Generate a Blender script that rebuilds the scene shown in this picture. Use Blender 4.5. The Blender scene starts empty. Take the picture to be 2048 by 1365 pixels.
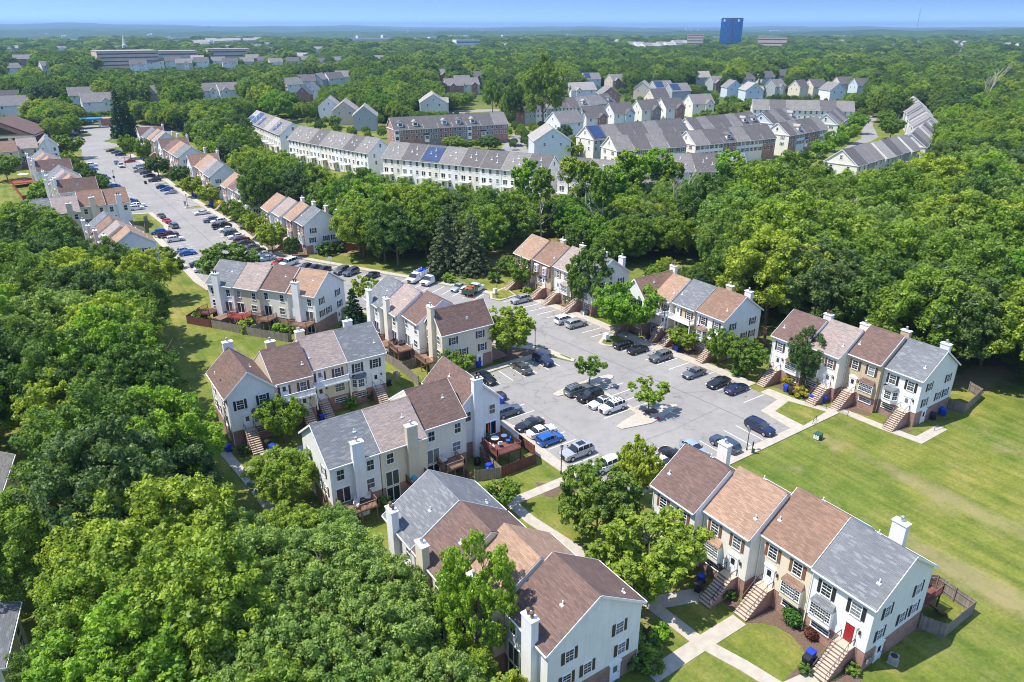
import bpy, math, random
import numpy as np
from mathutils import Vector
R = math.radians
rnd = random.Random(7)
scene = bpy.context.scene
COL = scene.collection

# ------------------------------------------------------------------ camera
HAZE = 0.9e-4
CAM_H, CAM_F, CAM_YH, CAM_YAW = 56.0, 1450.0, 54.0, 34.0
PITCH = math.atan((682.5 - CAM_YH) / CAM_F)
cam_d = bpy.data.cameras.new("camera")
cam = bpy.data.objects.new("camera", cam_d)
COL.objects.link(cam)
cam_d.sensor_width = 36.0
cam_d.lens = 36.0 * CAM_F / 2048.0
cam_d.clip_start = 1.0
cam_d.clip_end = 80000.0
cam.location = (0, 0, CAM_H)
cam.rotation_euler = (R(90) - PITCH, 0, R(-CAM_YAW))
scene.camera = cam

# ------------------------------------------------------------------ sky, sun, exposure
SUN_EL = 62.0
SUN_AZ = math.atan2(-0.86, 0.45)          # clockwise from +y
world = bpy.data.worlds.new("World")
scene.world = world
world.use_nodes = True
wn, wl = world.node_tree.nodes, world.node_tree.links
wn.clear()
w_out = wn.new("ShaderNodeOutputWorld")
w_bg = wn.new("ShaderNodeBackground")
w_sky = wn.new("ShaderNodeTexSky")
w_sky.sky_type = 'NISHITA'
w_sky.sun_disc = False
w_sky.sun_elevation = R(SUN_EL)
w_sky.sun_rotation = SUN_AZ
w_sky.altitude = 100
w_sky.air_density = 1.0
w_sky.dust_density = 0.3
w_sky.ozone_density = 4.0
# the clear blue of the day reaches low towards the horizon: steepen the elevation of the sky lookup
w_tc = wn.new("ShaderNodeTexCoord")
w_sep = wn.new("ShaderNodeSeparateXYZ")
w_mul = wn.new("ShaderNodeMath"); w_mul.operation = 'MULTIPLY_ADD'
w_mul.inputs[1].default_value = 20.0; w_mul.inputs[2].default_value = 0.05
w_min = wn.new("ShaderNodeMath"); w_min.operation = 'MAXIMUM'
w_com = wn.new("ShaderNodeCombineXYZ")
wl.new(w_tc.outputs['Generated'], w_sep.inputs[0])
wl.new(w_sep.outputs[0], w_com.inputs[0]); wl.new(w_sep.outputs[1], w_com.inputs[1])
wl.new(w_sep.outputs[2], w_mul.inputs[0]); wl.new(w_mul.outputs[0], w_min.inputs[0])
wl.new(w_sep.outputs[2], w_min.inputs[1]); wl.new(w_min.outputs[0], w_com.inputs[2])
wl.new(w_com.outputs[0], w_sky.inputs[0])
w_bg.inputs[1].default_value = 0.15
wl.new(w_sky.outputs[0], w_bg.inputs[0]); wl.new(w_bg.outputs[0], w_out.inputs[0])

sun_d = bpy.data.lights.new("sun", 'SUN')
sun_d.energy = 3.15
sun_d.angle = R(0.5)
sun_d.color = (1.0, 0.95, 0.87)
sun = bpy.data.objects.new("sun", sun_d)
COL.objects.link(sun)
sd = Vector((math.sin(SUN_AZ) * math.cos(R(SUN_EL)), math.cos(SUN_AZ) * math.cos(R(SUN_EL)), math.sin(R(SUN_EL))))
sun.rotation_euler = sd.to_track_quat('Z', 'Y').to_euler()
scene.view_settings.view_transform = 'Standard'
scene.view_settings.look = 'None'
scene.view_settings.exposure = 1.22
scene.view_settings.gamma = 1.0
cy = scene.cycles
cy.filter_width = 1.05
cy.max_bounces = 8; cy.diffuse_bounces = 5; cy.glossy_bounces = 2; cy.transmission_bounces = 3
cy.volume_bounces = 0; cy.transparent_max_bounces = 4
cy.use_adaptive_sampling = True

# ------------------------------------------------------------------ helpers
_c, _s = math.cos(PITCH), math.sin(PITCH)
_cy, _sy = math.cos(R(CAM_YAW)), math.sin(R(CAM_YAW))

def G(x, y, z=0.0):
    """where a sight line of the survey photograph meets the level z (photo is 2048 wide)"""
    u, v = (x - 1024) / CAM_F, (682.5 - y) / CAM_F
    fx, fy, fz = u, _c + v * _s, -_s + v * _c
    t = (z - CAM_H) / fz
    fx, fy = fx * t, fy * t
    return (fx * _cy + fy * _sy, -fx * _sy + fy * _cy)

def dist(a, b): return math.hypot(a, b)

class MB:
    """collects faces for ONE mesh"""
    def __init__(s): s.v, s.f, s.m = [], [], []
    def poly(s, pts, m=0):
        n = len(s.v); s.v += [tuple(p) for p in pts]; s.f.append(tuple(range(n, n + len(pts)))); s.m.append(m)
    def box(s, x0, x1, y0, y1, z0, z1, m=0, skip=''):
        n = len(s.v)
        s.v += [(x0, y0, z0), (x1, y0, z0), (x1, y1, z0), (x0, y1, z0), (x0, y0, z1), (x1, y0, z1), (x1, y1, z1), (x0, y1, z1)]
        F = {'b': (0, 3, 2, 1), 't': (4, 5, 6, 7), 'f': (0, 1, 5, 4), 'r': (1, 2, 6, 5), 'k': (2, 3, 7, 6), 'l': (3, 0, 4, 7)}
        for k, q in F.items():
            if k not in skip:
                s.f.append(tuple(n + i for i in q)); s.m.append(m)
    def prism(s, pts, axis, a0, a1, m=0):
        """polygon pts (2-D) swept along axis 'x','y','z' from a0 to a1"""
        def P(p, t):
            return {'x': (t, p[0], p[1]), 'y': (p[0], t, p[1]), 'z': (p[0], p[1], t)}[axis]
        n = len(s.v); k = len(pts)
        s.v += [P(p, a0) for p in pts] + [P(p, a1) for p in pts]
        A = sum(pts[i][0] * pts[(i + 1) % k][1] - pts[(i + 1) % k][0] * pts[i][1] for i in range(k))
        flip = (A < 0) ^ (axis == 'y')
        lo, hi = tuple(range(n + k - 1, n - 1, -1)), tuple(range(n + k, n + 2 * k))
        fs = [lo, hi] + [(n + i, n + (i + 1) % k, n + k + (i + 1) % k, n + k + i) for i in range(k)]
        for q in fs:
            s.f.append(q[::-1] if flip else q); s.m.append(m)
    def tube(s, p0, p1, r0, r1=None, n=6, m=0, cap=True):
        r1 = r0 if r1 is None else r1
        p0, p1 = Vector(p0), Vector(p1); d = (p1 - p0)
        if d.length < 1e-6: return
        d.normalize(); a = d.orthogonal().normalized(); b = d.cross(a)
        k = len(s.v)
        for p, r in ((p0, r0), (p1, r1)):
            for i in range(n):
                t = 2 * math.pi * i / n
                s.v.append(tuple(p + a * (r * math.cos(t)) + b * (r * math.sin(t))))
        for i in range(n):
            j = (i + 1) % n
            s.f.append((k + i, k + j, k + n + j, k + n + i)); s.m.append(m)
        if cap:
            s.f.append(tuple(range(k + n - 1, k - 1, -1))); s.m.append(m)
            s.f.append(tuple(range(k + n, k + 2 * n))); s.m.append(m)
    def bar(s, p0, p1, w, h, m=0):
        """square bar between two points, w wide (horizontally), h high"""
        p0, p1 = Vector(p0), Vector(p1); d = (p1 - p0).normalized()
        sd_ = Vector((0, 0, 1)).cross(d)
        if sd_.length < 1e-4: sd_ = Vector((1, 0, 0))
        sd_.normalize(); up = d.cross(sd_)
        c = []
        for p in (p0, p1):
            for (i, j) in ((-1, -1), (1, -1), (1, 1), (-1, 1)):
                c.append(tuple(p + sd_ * (i * w / 2) + up * (j * h / 2)))
        n = len(s.v); s.v += c
        for q in ((0, 3, 2, 1), (4, 5, 6, 7), (0, 1, 5, 4), (1, 2, 6, 5), (2, 3, 7, 6), (3, 0, 4, 7)):
            s.f.append(tuple(n + i for i in q)); s.m.append(m)
    def mesh(s, name, mats, smooth=False):
        me = bpy.data.meshes.new(name)
        me.from_pydata(s.v, [], s.f)
        for mt in mats: me.materials.append(mt)
        if len(mats) > 1: me.polygons.foreach_set('material_index', s.m)
        if smooth: me.polygons.foreach_set('use_smooth', [True] * len(s.f))
        me.update()
        wall_uv(me)
        return me

def wall_uv(me):
    """metric UVs: u level along each face, v up its slope"""
    uvl = me.uv_layers.new(name="UVMap")
    nv, nl, npol = len(me.vertices), len(me.loops), len(me.polygons)
    if npol == 0: return
    co = np.empty(nv * 3, np.float32); me.vertices.foreach_get('co', co); co = co.reshape(-1, 3)
    nr = np.empty(npol * 3, np.float32); me.polygons.foreach_get('normal', nr); nr = nr.reshape(-1, 3)
    tot = np.empty(npol, np.int32); me.polygons.foreach_get('loop_total', tot)
    vi = np.empty(nl, np.int32); me.loops.foreach_get('vertex_index', vi)
    flat = np.abs(nr[:, 2]) > 0.985
    u = np.stack([-nr[:, 1], nr[:, 0], np.zeros(npol)], 1)
    u[flat] = (1, 0, 0)
    u /= np.maximum(np.linalg.norm(u, axis=1, keepdims=True), 1e-6)
    v = np.cross(nr, u)
    pi = np.repeat(np.arange(npol), tot)
    P = co[vi]
    uv = np.stack([(P * u[pi]).sum(1), (P * v[pi]).sum(1)], 1).astype(np.float32)
    uvl.data.foreach_set('uv', uv.ravel())

_names = {}
def link(name, data, parent=None, loc=(0, 0, 0), rz=0.0, rot=None, scale=None):
    o = bpy.data.objects.new(name, data)
    COL.objects.link(o)
    o.location = loc
    o.rotation_euler = rot if rot else (0, 0, rz)
    if scale is not None: o.scale = (scale, scale, scale) if isinstance(scale, (int, float)) else scale
    if parent is not None: o.parent = parent
    return o

def tag(o, label, cat, group=None):
    o['label'] = label; o['category'] = cat
    if group: o['group'] = group
    return o

def thing(name, label, cat, loc, rz=0.0, group=None, scale=None):
    o = link(name, None, None, loc, rz, scale=scale)
    o.empty_display_size = 0.3
    return tag(o, label, cat, group)

def structure(name, me, loc=(0, 0, 0)):
    o = link(name, me, None, loc); o['kind'] = 'structure'; return o

def copy_tree(o, parent=None):
    c = o.copy(); COL.objects.link(c)
    if parent is not None: c.parent = parent
    for ch in o.children: copy_tree(ch, c)
    return c

_cache = {}
def cached(key, fn):
    if key not in _cache: _cache[key] = fn()
    return _cache[key]

# ------------------------------------------------------------------ materials
def new_mat(name):
    m = bpy.data.materials.new(name); m.use_nodes = True
    nt = m.node_tree; bs = nt.nodes['Principled BSDF']
    return m, nt, bs

def ramp(nt, fac, stops):
    r = nt.nodes.new('ShaderNodeValToRGB')
    el = r.color_ramp.elements
    while len(el) < len(stops): el.new(0.5)
    for e, (p, c) in zip(el, stops): e.position = p; e.color = (*c, 1)
    nt.links.new(fac, r.inputs[0]); return r.outputs[0]

def noise(nt, vec, scale, detail=3, rough=0.55):
    n = nt.nodes.new('ShaderNodeTexNoise'); n.inputs['Scale'].default_value = scale
    n.inputs['Detail'].default_value = detail; n.inputs['Roughness'].default_value = rough
    if vec is not None: nt.links.new(vec, n.inputs['Vector'])
    return n.outputs[0]

def mixc(nt, fac, a, b, mode='MIX'):
    x = nt.nodes.new('ShaderNodeMix'); x.data_type = 'RGBA'; x.blend_type = mode
    for sock, val in ((x.inputs[0], fac), (x.inputs[6], a), (x.inputs[7], b)):
        if isinstance(val, (int, float)): sock.default_value = val
        elif isinstance(val, tuple): sock.default_value = (*val, 1)
        else: nt.links.new(val, sock)
    return x.outputs[2]

def mth(nt, op, a, b=0.0, c=None):
    x = nt.nodes.new('ShaderNodeMath'); x.operation = op
    for i, val in enumerate((a, b) if c is None else (a, b, c)):
        if isinstance(val, (int, float)): x.inputs[i].default_value = val
        else: nt.links.new(val, x.inputs[i])
    return x.outputs[0]

def geo_pos(nt): return nt.nodes.new('ShaderNodeNewGeometry').outputs['Position']
def obj_rand(nt): return nt.nodes.new('ShaderNodeObjectInfo').outputs['Random']
def uv_of(nt): 
    n = nt.nodes.new('ShaderNodeUVMap'); n.uv_map = 'UVMap'; return n.outputs[0]

def plain(name, col, rough=0.7, var=0.12, scale=1.5, metal=0.0, spec=0.4):
    m, nt, bs = new_mat(name)
    n = noise(nt, geo_pos(nt), scale, 4)
    c = ramp(nt, n, [(0.25, tuple(x * (1 - var) for x in col)), (0.75, tuple(min(1, x * (1 + var)) for x in col))])
    nt.links.new(c, bs.inputs['Base Color'])
    bs.inputs['Roughness'].default_value = rough; bs.inputs['Metallic'].default_value = metal
    bs.inputs['Specular IOR Level'].default_value = spec
    return m

def siding(name, col, lap=0.2, dark=0.76):
    m, nt, bs = new_mat(name)
    uv = uv_of(nt); sp = nt.nodes.new('ShaderNodeSeparateXYZ'); nt.links.new(uv, sp.inputs[0])
    fr = mth(nt, 'FRACT', mth(nt, 'MULTIPLY', sp.outputs[1], 1 / lap))
    ln = ramp(nt, fr, [(0.0, (dark, dark, dark)), (0.14, (1, 1, 1))])
    n = noise(nt, geo_pos(nt), 0.6, 5)
    c = ramp(nt, n, [(0.3, tuple(x * 0.93 for x in col)), (0.7, tuple(min(1, x * 1.04) for x in col))])
    # rain streaks run down the boards
    st = nt.nodes.new('ShaderNodeMapping'); st.inputs['Scale'].default_value = (3.0, 0.25, 1); nt.links.new(uv, st.inputs[0])
    s2 = noise(nt, st.outputs[0], 1.0, 4)
    c = mixc(nt, 1.0, c, ramp(nt, s2, [(0.35, (0.93, 0.93, 0.92)), (0.6, (1, 1, 1))]), 'MULTIPLY')
    c = mixc(nt, 1.0, c, ln, 'MULTIPLY')
    nt.links.new(c, bs.inputs['Base Color']); bs.inputs['Roughness'].default_value = 0.55
    return m

def shingle(name, col, dash=None, contrast=0.2):
    m, nt, bs = new_mat(name)
    uv = uv_of(nt)
    b = nt.nodes.new('ShaderNodeTexBrick')
    b.inputs['Scale'].default_value = 1.0; b.inputs['Brick Width'].default_value = 0.55; b.inputs['Row Height'].default_value = 0.17
    b.inputs['Mortar Size'].default_value = 0.012; b.inputs['Bias'].default_value = 0.0
    lo = tuple(x * (1 - contrast) for x in col); hi = tuple(x * (1 + contrast) for x in col)
    b.inputs['Color1'].default_value = (*lo, 1); b.inputs['Color2'].default_value = (*hi, 1)
    b.inputs['Mortar'].default_value = (*tuple(x * 0.62 for x in col), 1)
    nt.links.new(uv, b.inputs['Vector'])
    c = b.outputs[0]
    st = nt.nodes.new('ShaderNodeMapping'); st.inputs['Scale'].default_value = (0.9, 3.2, 1); nt.links.new(uv, st.inputs[0])
    n = noise(nt, st.outputs[0], 1.3, 5)
    c = mixc(nt, 1.0, c, ramp(nt, n, [(0.3, (0.9, 0.9, 0.9)), (0.7, (1.08, 1.075, 1.07))]), 'MULTIPLY')
    n2 = noise(nt, geo_pos(nt), 0.25, 4)
    c = mixc(nt, 1.0, c, ramp(nt, n2, [(0.3, (0.9, 0.9, 0.92)), (0.7, (1.06, 1.05, 1.04))]), 'MULTIPLY')
    if dash:
        b2 = nt.nodes.new('ShaderNodeTexBrick'); b2.inputs['Scale'].default_value = 1.0
        b2.inputs['Brick Width'].default_value = 0.6; b2.inputs['Row Height'].default_value = 0.17
        b2.inputs['Mortar Size'].default_value = 0.0; b2.inputs['Color1'].default_value = (0, 0, 0, 1); b2.inputs['Color2'].default_value = (1, 1, 1, 1)
        nt.links.new(uv, b2.inputs['Vector'])
        k = ramp(nt, b2.outputs[0], [(0.84, (0, 0, 0)), (0.88, (1, 1, 1))])
        c = mixc(nt, k, c, dash)
    nt.links.new(c, bs.inputs['Base Color']); bs.inputs['Roughness'].default_value = 0.9
    bs.inputs['Specular IOR Level'].default_value = 0.2
    return m

def brick(name, c1, c2, mortar=(0.42, 0.37, 0.33), w=0.24, h=0.085):
    m, nt, bs = new_mat(name)
    uv = uv_of(nt)
    b = nt.nodes.new('ShaderNodeTexBrick'); b.inputs['Scale'].default_value = 1.0
    b.inputs['Brick Width'].default_value = w; b.inputs['Row Height'].default_value = h; b.inputs['Mortar Size'].default_value = 0.009
    b.inputs['Color1'].default_value = (*c1, 1); b.inputs['Color2'].default_value = (*c2, 1); b.inputs['Mortar'].default_value = (*mortar, 1)
    nt.links.new(uv, b.inputs['Vector'])
    n = noise(nt, geo_pos(nt), 0.8, 4)
    c = mixc(nt, 1.0, b.outputs[0], ramp(nt, n, [(0.3, (0.75, 0.75, 0.75)), (0.7, (1.2, 1.18, 1.15))]), 'MULTIPLY')
    nt.links.new(c, bs.inputs['Base Color']); bs.inputs['Roughness'].default_value = 0.85
    return m

def glass(name, col, rough=0.06):
    m, nt, bs = new_mat(name)
    r = obj_rand(nt)
    c = ramp(nt, r, [(0.0, tuple(x * 0.6 for x in col)), (0.6, col), (1.0, tuple(min(1, x * 2.2 + 0.01) for x in col))])
    nt.links.new(c, bs.inputs['Base Color']); bs.inputs['Roughness'].default_value = rough
    bs.inputs['Specular IOR Level'].default_value = 0.6
    return m

def pane_mat(name):
    """dark glass; in some windows pale blinds or curtains hang behind it"""
    m, nt, bs = new_mat(name)
    r = obj_rand(nt)
    c = ramp(nt, r, [(0.0, (0.012, 0.016, 0.02)), (0.5, (0.032, 0.04, 0.045)), (0.75, (0.085, 0.092, 0.095)), (1.0, (0.22, 0.225, 0.22))])
    uv = uv_of(nt); sp = nt.nodes.new('ShaderNodeSeparateXYZ'); nt.links.new(uv, sp.inputs[0])
    ln = ramp(nt, mth(nt, 'FRACT', mth(nt, 'MULTIPLY', sp.outputs[1], 11.0)), [(0.0, (0.7, 0.7, 0.7)), (0.3, (1, 1, 1))])
    c = mixc(nt, 1.0, c, ln, 'MULTIPLY')
    nt.links.new(c, bs.inputs['Base Color']); bs.inputs['Roughness'].default_value = 0.1; bs.inputs['Specular IOR Level'].default_value = 0.32
    return m

def leaf_mat(name, c0, c1, c2, trans=0.42):
    m = bpy.data.materials.new(name); m.use_nodes = True
    nt = m.node_tree; nt.nodes.clear()
    out = nt.nodes.new('ShaderNodeOutputMaterial')
    r = obj_rand(nt)
    col = ramp(nt, r, [(0.0, c0), (0.5, c1), (1.0, c2)])
    at = nt.nodes.new('ShaderNodeAttribute'); at.attribute_name = 'tone'
    v = ramp(nt, at.outputs['Fac'], [(0.0, (0.62, 0.66, 0.62)), (0.5, (1, 1, 1)), (1.0, (1.55, 1.35, 1.1))])
    col = mixc(nt, 1.0, col, v, 'MULTIPLY')
    d = nt.nodes.new('ShaderNodeBsdfDiffuse'); t = nt.nodes.new('ShaderNodeBsdfTranslucent')
    nt.links.new(col, d.inputs[0])
    tc = mixc(nt, 1.0, col, (1.1, 1.2, 0.5), 'MULTIPLY'); nt.links.new(tc, t.inputs[0])
    mx = nt.nodes.new('ShaderNodeMixShader'); mx.inputs[0].default_value = trans
    nt.links.new(d.outputs[0], mx.inputs[1]); nt.links.new(t.outputs[0], mx.inputs[2])
    g = nt.nodes.new('ShaderNodeBsdfGlossy'); g.inputs['Roughness'].default_value = 0.45; g.inputs[0].default_value = (0.8, 0.85, 0.75, 1)
    m2 = nt.nodes.new('ShaderNodeMixShader'); m2.inputs[0].default_value = 0.018
    nt.links.new(mx.outputs[0], m2.inputs[1]); nt.links.new(g.outputs[0], m2.inputs[2])
    nt.links.new(m2.outputs[0], out.inputs[0])
    return m

def paint(name, col, metal=0.25, rough=0.28):
    m, nt, bs = new_mat(name)
    n = noise(nt, geo_pos(nt), 0.9, 3)
    c = ramp(nt, n, [(0.3, tuple(x * 0.9 for x in col)), (0.7, tuple(min(1, x * 1.06) for x in col))])
    nt.links.new(c, bs.inputs['Base Color'])
    bs.inputs['Metallic'].default_value = metal; bs.inputs['Roughness'].default_value = rough
    bs.inputs['Coat Weight'].default_value = 0.7; bs.inputs['Coat Roughness'].default_value = 0.08
    return m

def wood(name, col, along='u'):
    m, nt, bs = new_mat(name)
    uv = uv_of(nt); sp = nt.nodes.new('ShaderNodeSeparateXYZ'); nt.links.new(uv, sp.inputs[0])
    fr = mth(nt, 'FRACT', mth(nt, 'MULTIPLY', sp.outputs[0], 1 / 0.145))
    ln = ramp(nt, fr, [(0.0, (0.45, 0.45, 0.45)), (0.12, (1, 1, 1))])
    fl = mth(nt, 'FLOOR', mth(nt, 'MULTIPLY', sp.outputs[0], 1 / 0.145))
    wn_ = nt.nodes.new('ShaderNodeTexWhiteNoise'); wn_.noise_dimensions = '1D'; nt.links.new(fl, wn_.inputs['W'])
    bv = ramp(nt, wn_.outputs[0], [(0, (0.78, 0.78, 0.78)), (1, (1.18, 1.18, 1.18))])
    n = noise(nt, geo_pos(nt), 1.1, 5)
    c = ramp(nt, n, [(0.3, tuple(x * 0.8 for x in col)), (0.7, tuple(x * 1.15 for x in col))])
    c = mixc(nt, 1.0, mixc(nt, 1.0, c, ln, 'MULTIPLY'), bv, 'MULTIPLY')
    nt.links.new(c, bs.inputs['Base Color']); bs.inputs['Roughness'].default_value = 0.85
    return m

M = {}
# walls
for k, c in dict(white=(0.82, 0.81, 0.785), cream=(0.76, 0.665, 0.50), tan=(0.56, 0.45, 0.29), yellowtan=(0.64, 0.53, 0.35),
                 beige=(0.62, 0.54, 0.42), pale=(0.80, 0.745, 0.65), grey=(0.40, 0.42, 0.43), blue=(0.62, 0.69, 0.74), ivory=(0.80, 0.76, 0.67),
                 stonegrey=(0.30, 0.29, 0.28)).items():
    M['w_' + k] = siding('siding_' + k, c)
M['brick'] = brick('brick_red', (0.27, 0.115, 0.08), (0.36, 0.17, 0.115))
M['brick_dark'] = brick('brick_brown', (0.19, 0.095, 0.07), (0.27, 0.135, 0.095))
M['w_brick'] = brick('brick_facade', (0.30, 0.12, 0.085), (0.38, 0.17, 0.12))
M['w_stone'] = brick('stone_facade', (0.2, 0.19, 0.18), (0.33, 0.31, 0.29), (0.3, 0.29, 0.27), 0.5, 0.25)
# roofs
M['r_brown'] = shingle('shingle_brown', (0.158, 0.104, 0.086))
M['r_orange'] = shingle('shingle_orange', (0.335, 0.22, 0.15))
M['r_tan'] = shingle('shingle_tan', (0.235, 0.148, 0.103))
M['r_pink'] = shingle('shingle_pinkish', (0.315, 0.255, 0.222))
M['r_grey'] = shingle('shingle_grey', (0.165, 0.172, 0.18), dash=(0.205, 0.22, 0.222), contrast=0.12)
M['r_dark'] = shingle('shingle_charcoal', (0.135, 0.125, 0.12))
M['r_mid'] = shingle('shingle_weathered', (0.22, 0.205, 0.19))
M['r_light'] = shingle('shingle_pale', (0.34, 0.315, 0.28))
M['trim'] = plain('white_trim', (0.82, 0.82, 0.80), 0.5, 0.05)
M['pane'] = pane_mat('window_glass')
M['shut_black'] = plain('shutter_black', (0.025, 0.025, 0.03), 0.6)
M['shut_brown'] = plain('shutter_brown', (0.20, 0.09, 0.045), 0.6)
M['shut_red'] = plain('shutter_maroon', (0.13, 0.035, 0.03), 0.6)
M['shut_dark'] = plain('shutter_dark_brown', (0.07, 0.045, 0.035), 0.6)
M['door_white'] = plain('door_white', (0.80, 0.81, 0.81), 0.45, 0.04)
M['door_red'] = plain('door_red', (0.32, 0.015, 0.02), 0.4)
M['metal_dark'] = plain('dark_iron', (0.03, 0.03, 0.032), 0.5, 0.2)
M['metal_rust'] = plain('rusty_steel', (0.13, 0.085, 0.06), 0.7, 0.3, 8)
M['metal_grey'] = plain('galvanised_steel', (0.42, 0.42, 0.41), 0.45, 0.15, 4, 0.5)
M['tread'] = plain('concrete_tread', (0.47, 0.385, 0.295), 0.85, 0.12, 3)
M['concrete'] = plain('concrete', (0.40, 0.355, 0.29), 0.9, 0.14, 1.2)
M['kerb'] = plain('kerb_concrete', (0.41, 0.365, 0.30), 0.9, 0.15, 2.0)
M['deck_red'] = wood('deck_red', (0.17, 0.06, 0.045))
M['deck_brown'] = wood('deck_brown', (0.24, 0.14, 0.09))
M['deck_bright'] = wood('deck_bright_red', (0.30, 0.05, 0.035))
M['deck_grey'] = wood('weathered_wood', (0.25, 0.215, 0.175))
M['deck_orange'] = wood('cedar_stain', (0.36, 0.12, 0.055))
M['bin_blue'] = plain('blue_plastic', (0.012, 0.05, 0.42), 0.45, 0.08)
M['bin_black'] = plain('black_plastic', (0.02, 0.02, 0.022), 0.5)
M['soil'] = plain('mulch', (0.13, 0.085, 0.06), 0.95, 0.3, 5)
M['tyre'] = plain('tyre_rubber', (0.018, 0.018, 0.018), 0.85)
M['rim'] = plain('alloy_rim', (0.5, 0.5, 0.5), 0.35, 0.1, 3, 0.7)
M['carglass'] = glass('car_glass', (0.02, 0.026, 0.032), 0.04)
M['lamp_red'] = plain('tail_lamp_red', (0.42, 0.015, 0.012), 0.25)
M['lamp_white'] = plain('head_lamp_clear', (0.75, 0.77, 0.78), 0.15)
M['solar'] = plain('solar_panel', (0.03, 0.055, 0.13), 0.2, 0.25, 0.6)
M['bark'] = plain('bark', (0.15, 0.12, 0.09), 0.95, 0.3, 4)
M['bark_pale'] = plain('pale_bark', (0.46, 0.41, 0.35), 0.95, 0.25, 4)
M['leaf_a'] = leaf_mat('leaves_maple', (0.152, 0.260, 0.039), (0.223, 0.334, 0.042), (0.340, 0.418, 0.050))
M['leaf_b'] = leaf_mat('leaves_oak', (0.086, 0.167, 0.039), (0.131, 0.224, 0.042), (0.206, 0.297, 0.053))
M['leaf_c'] = leaf_mat('leaves_bright', (0.159, 0.322, 0.032), (0.201, 0.362, 0.034), (0.262, 0.402, 0.044))
M['leaf_d'] = leaf_mat('leaves_dark', (0.077, 0.138, 0.050), (0.104, 0.178, 0.056), (0.147, 0.220, 0.065))
M['leaf_e'] = leaf_mat('leaves_hazel', (0.186, 0.308, 0.066), (0.220, 0.336, 0.077), (0.261, 0.358, 0.094))
M['needle'] = leaf_mat('needles', (0.10, 0.145, 0.06), (0.125, 0.165, 0.075), (0.15, 0.185, 0.09), 0.25)
M['needle_green'] = leaf_mat('needles_spruce', (0.025, 0.07, 0.025), (0.035, 0.085, 0.03), (0.04, 0.1, 0.035), 0.15)
M['leaf_red'] = leaf_mat('leaves_barberry', (0.09, 0.03, 0.022), (0.12, 0.04, 0.028), (0.14, 0.05, 0.03))
M['leaf_yellow'] = leaf_mat('leaves_golden', (0.36, 0.32, 0.04), (0.42, 0.37, 0.05), (0.46, 0.40, 0.06))
M['leaf_box'] = leaf_mat('leaves_boxwood', (0.05, 0.14, 0.02), (0.06, 0.16, 0.02), (0.07, 0.17, 0.025))

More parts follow.
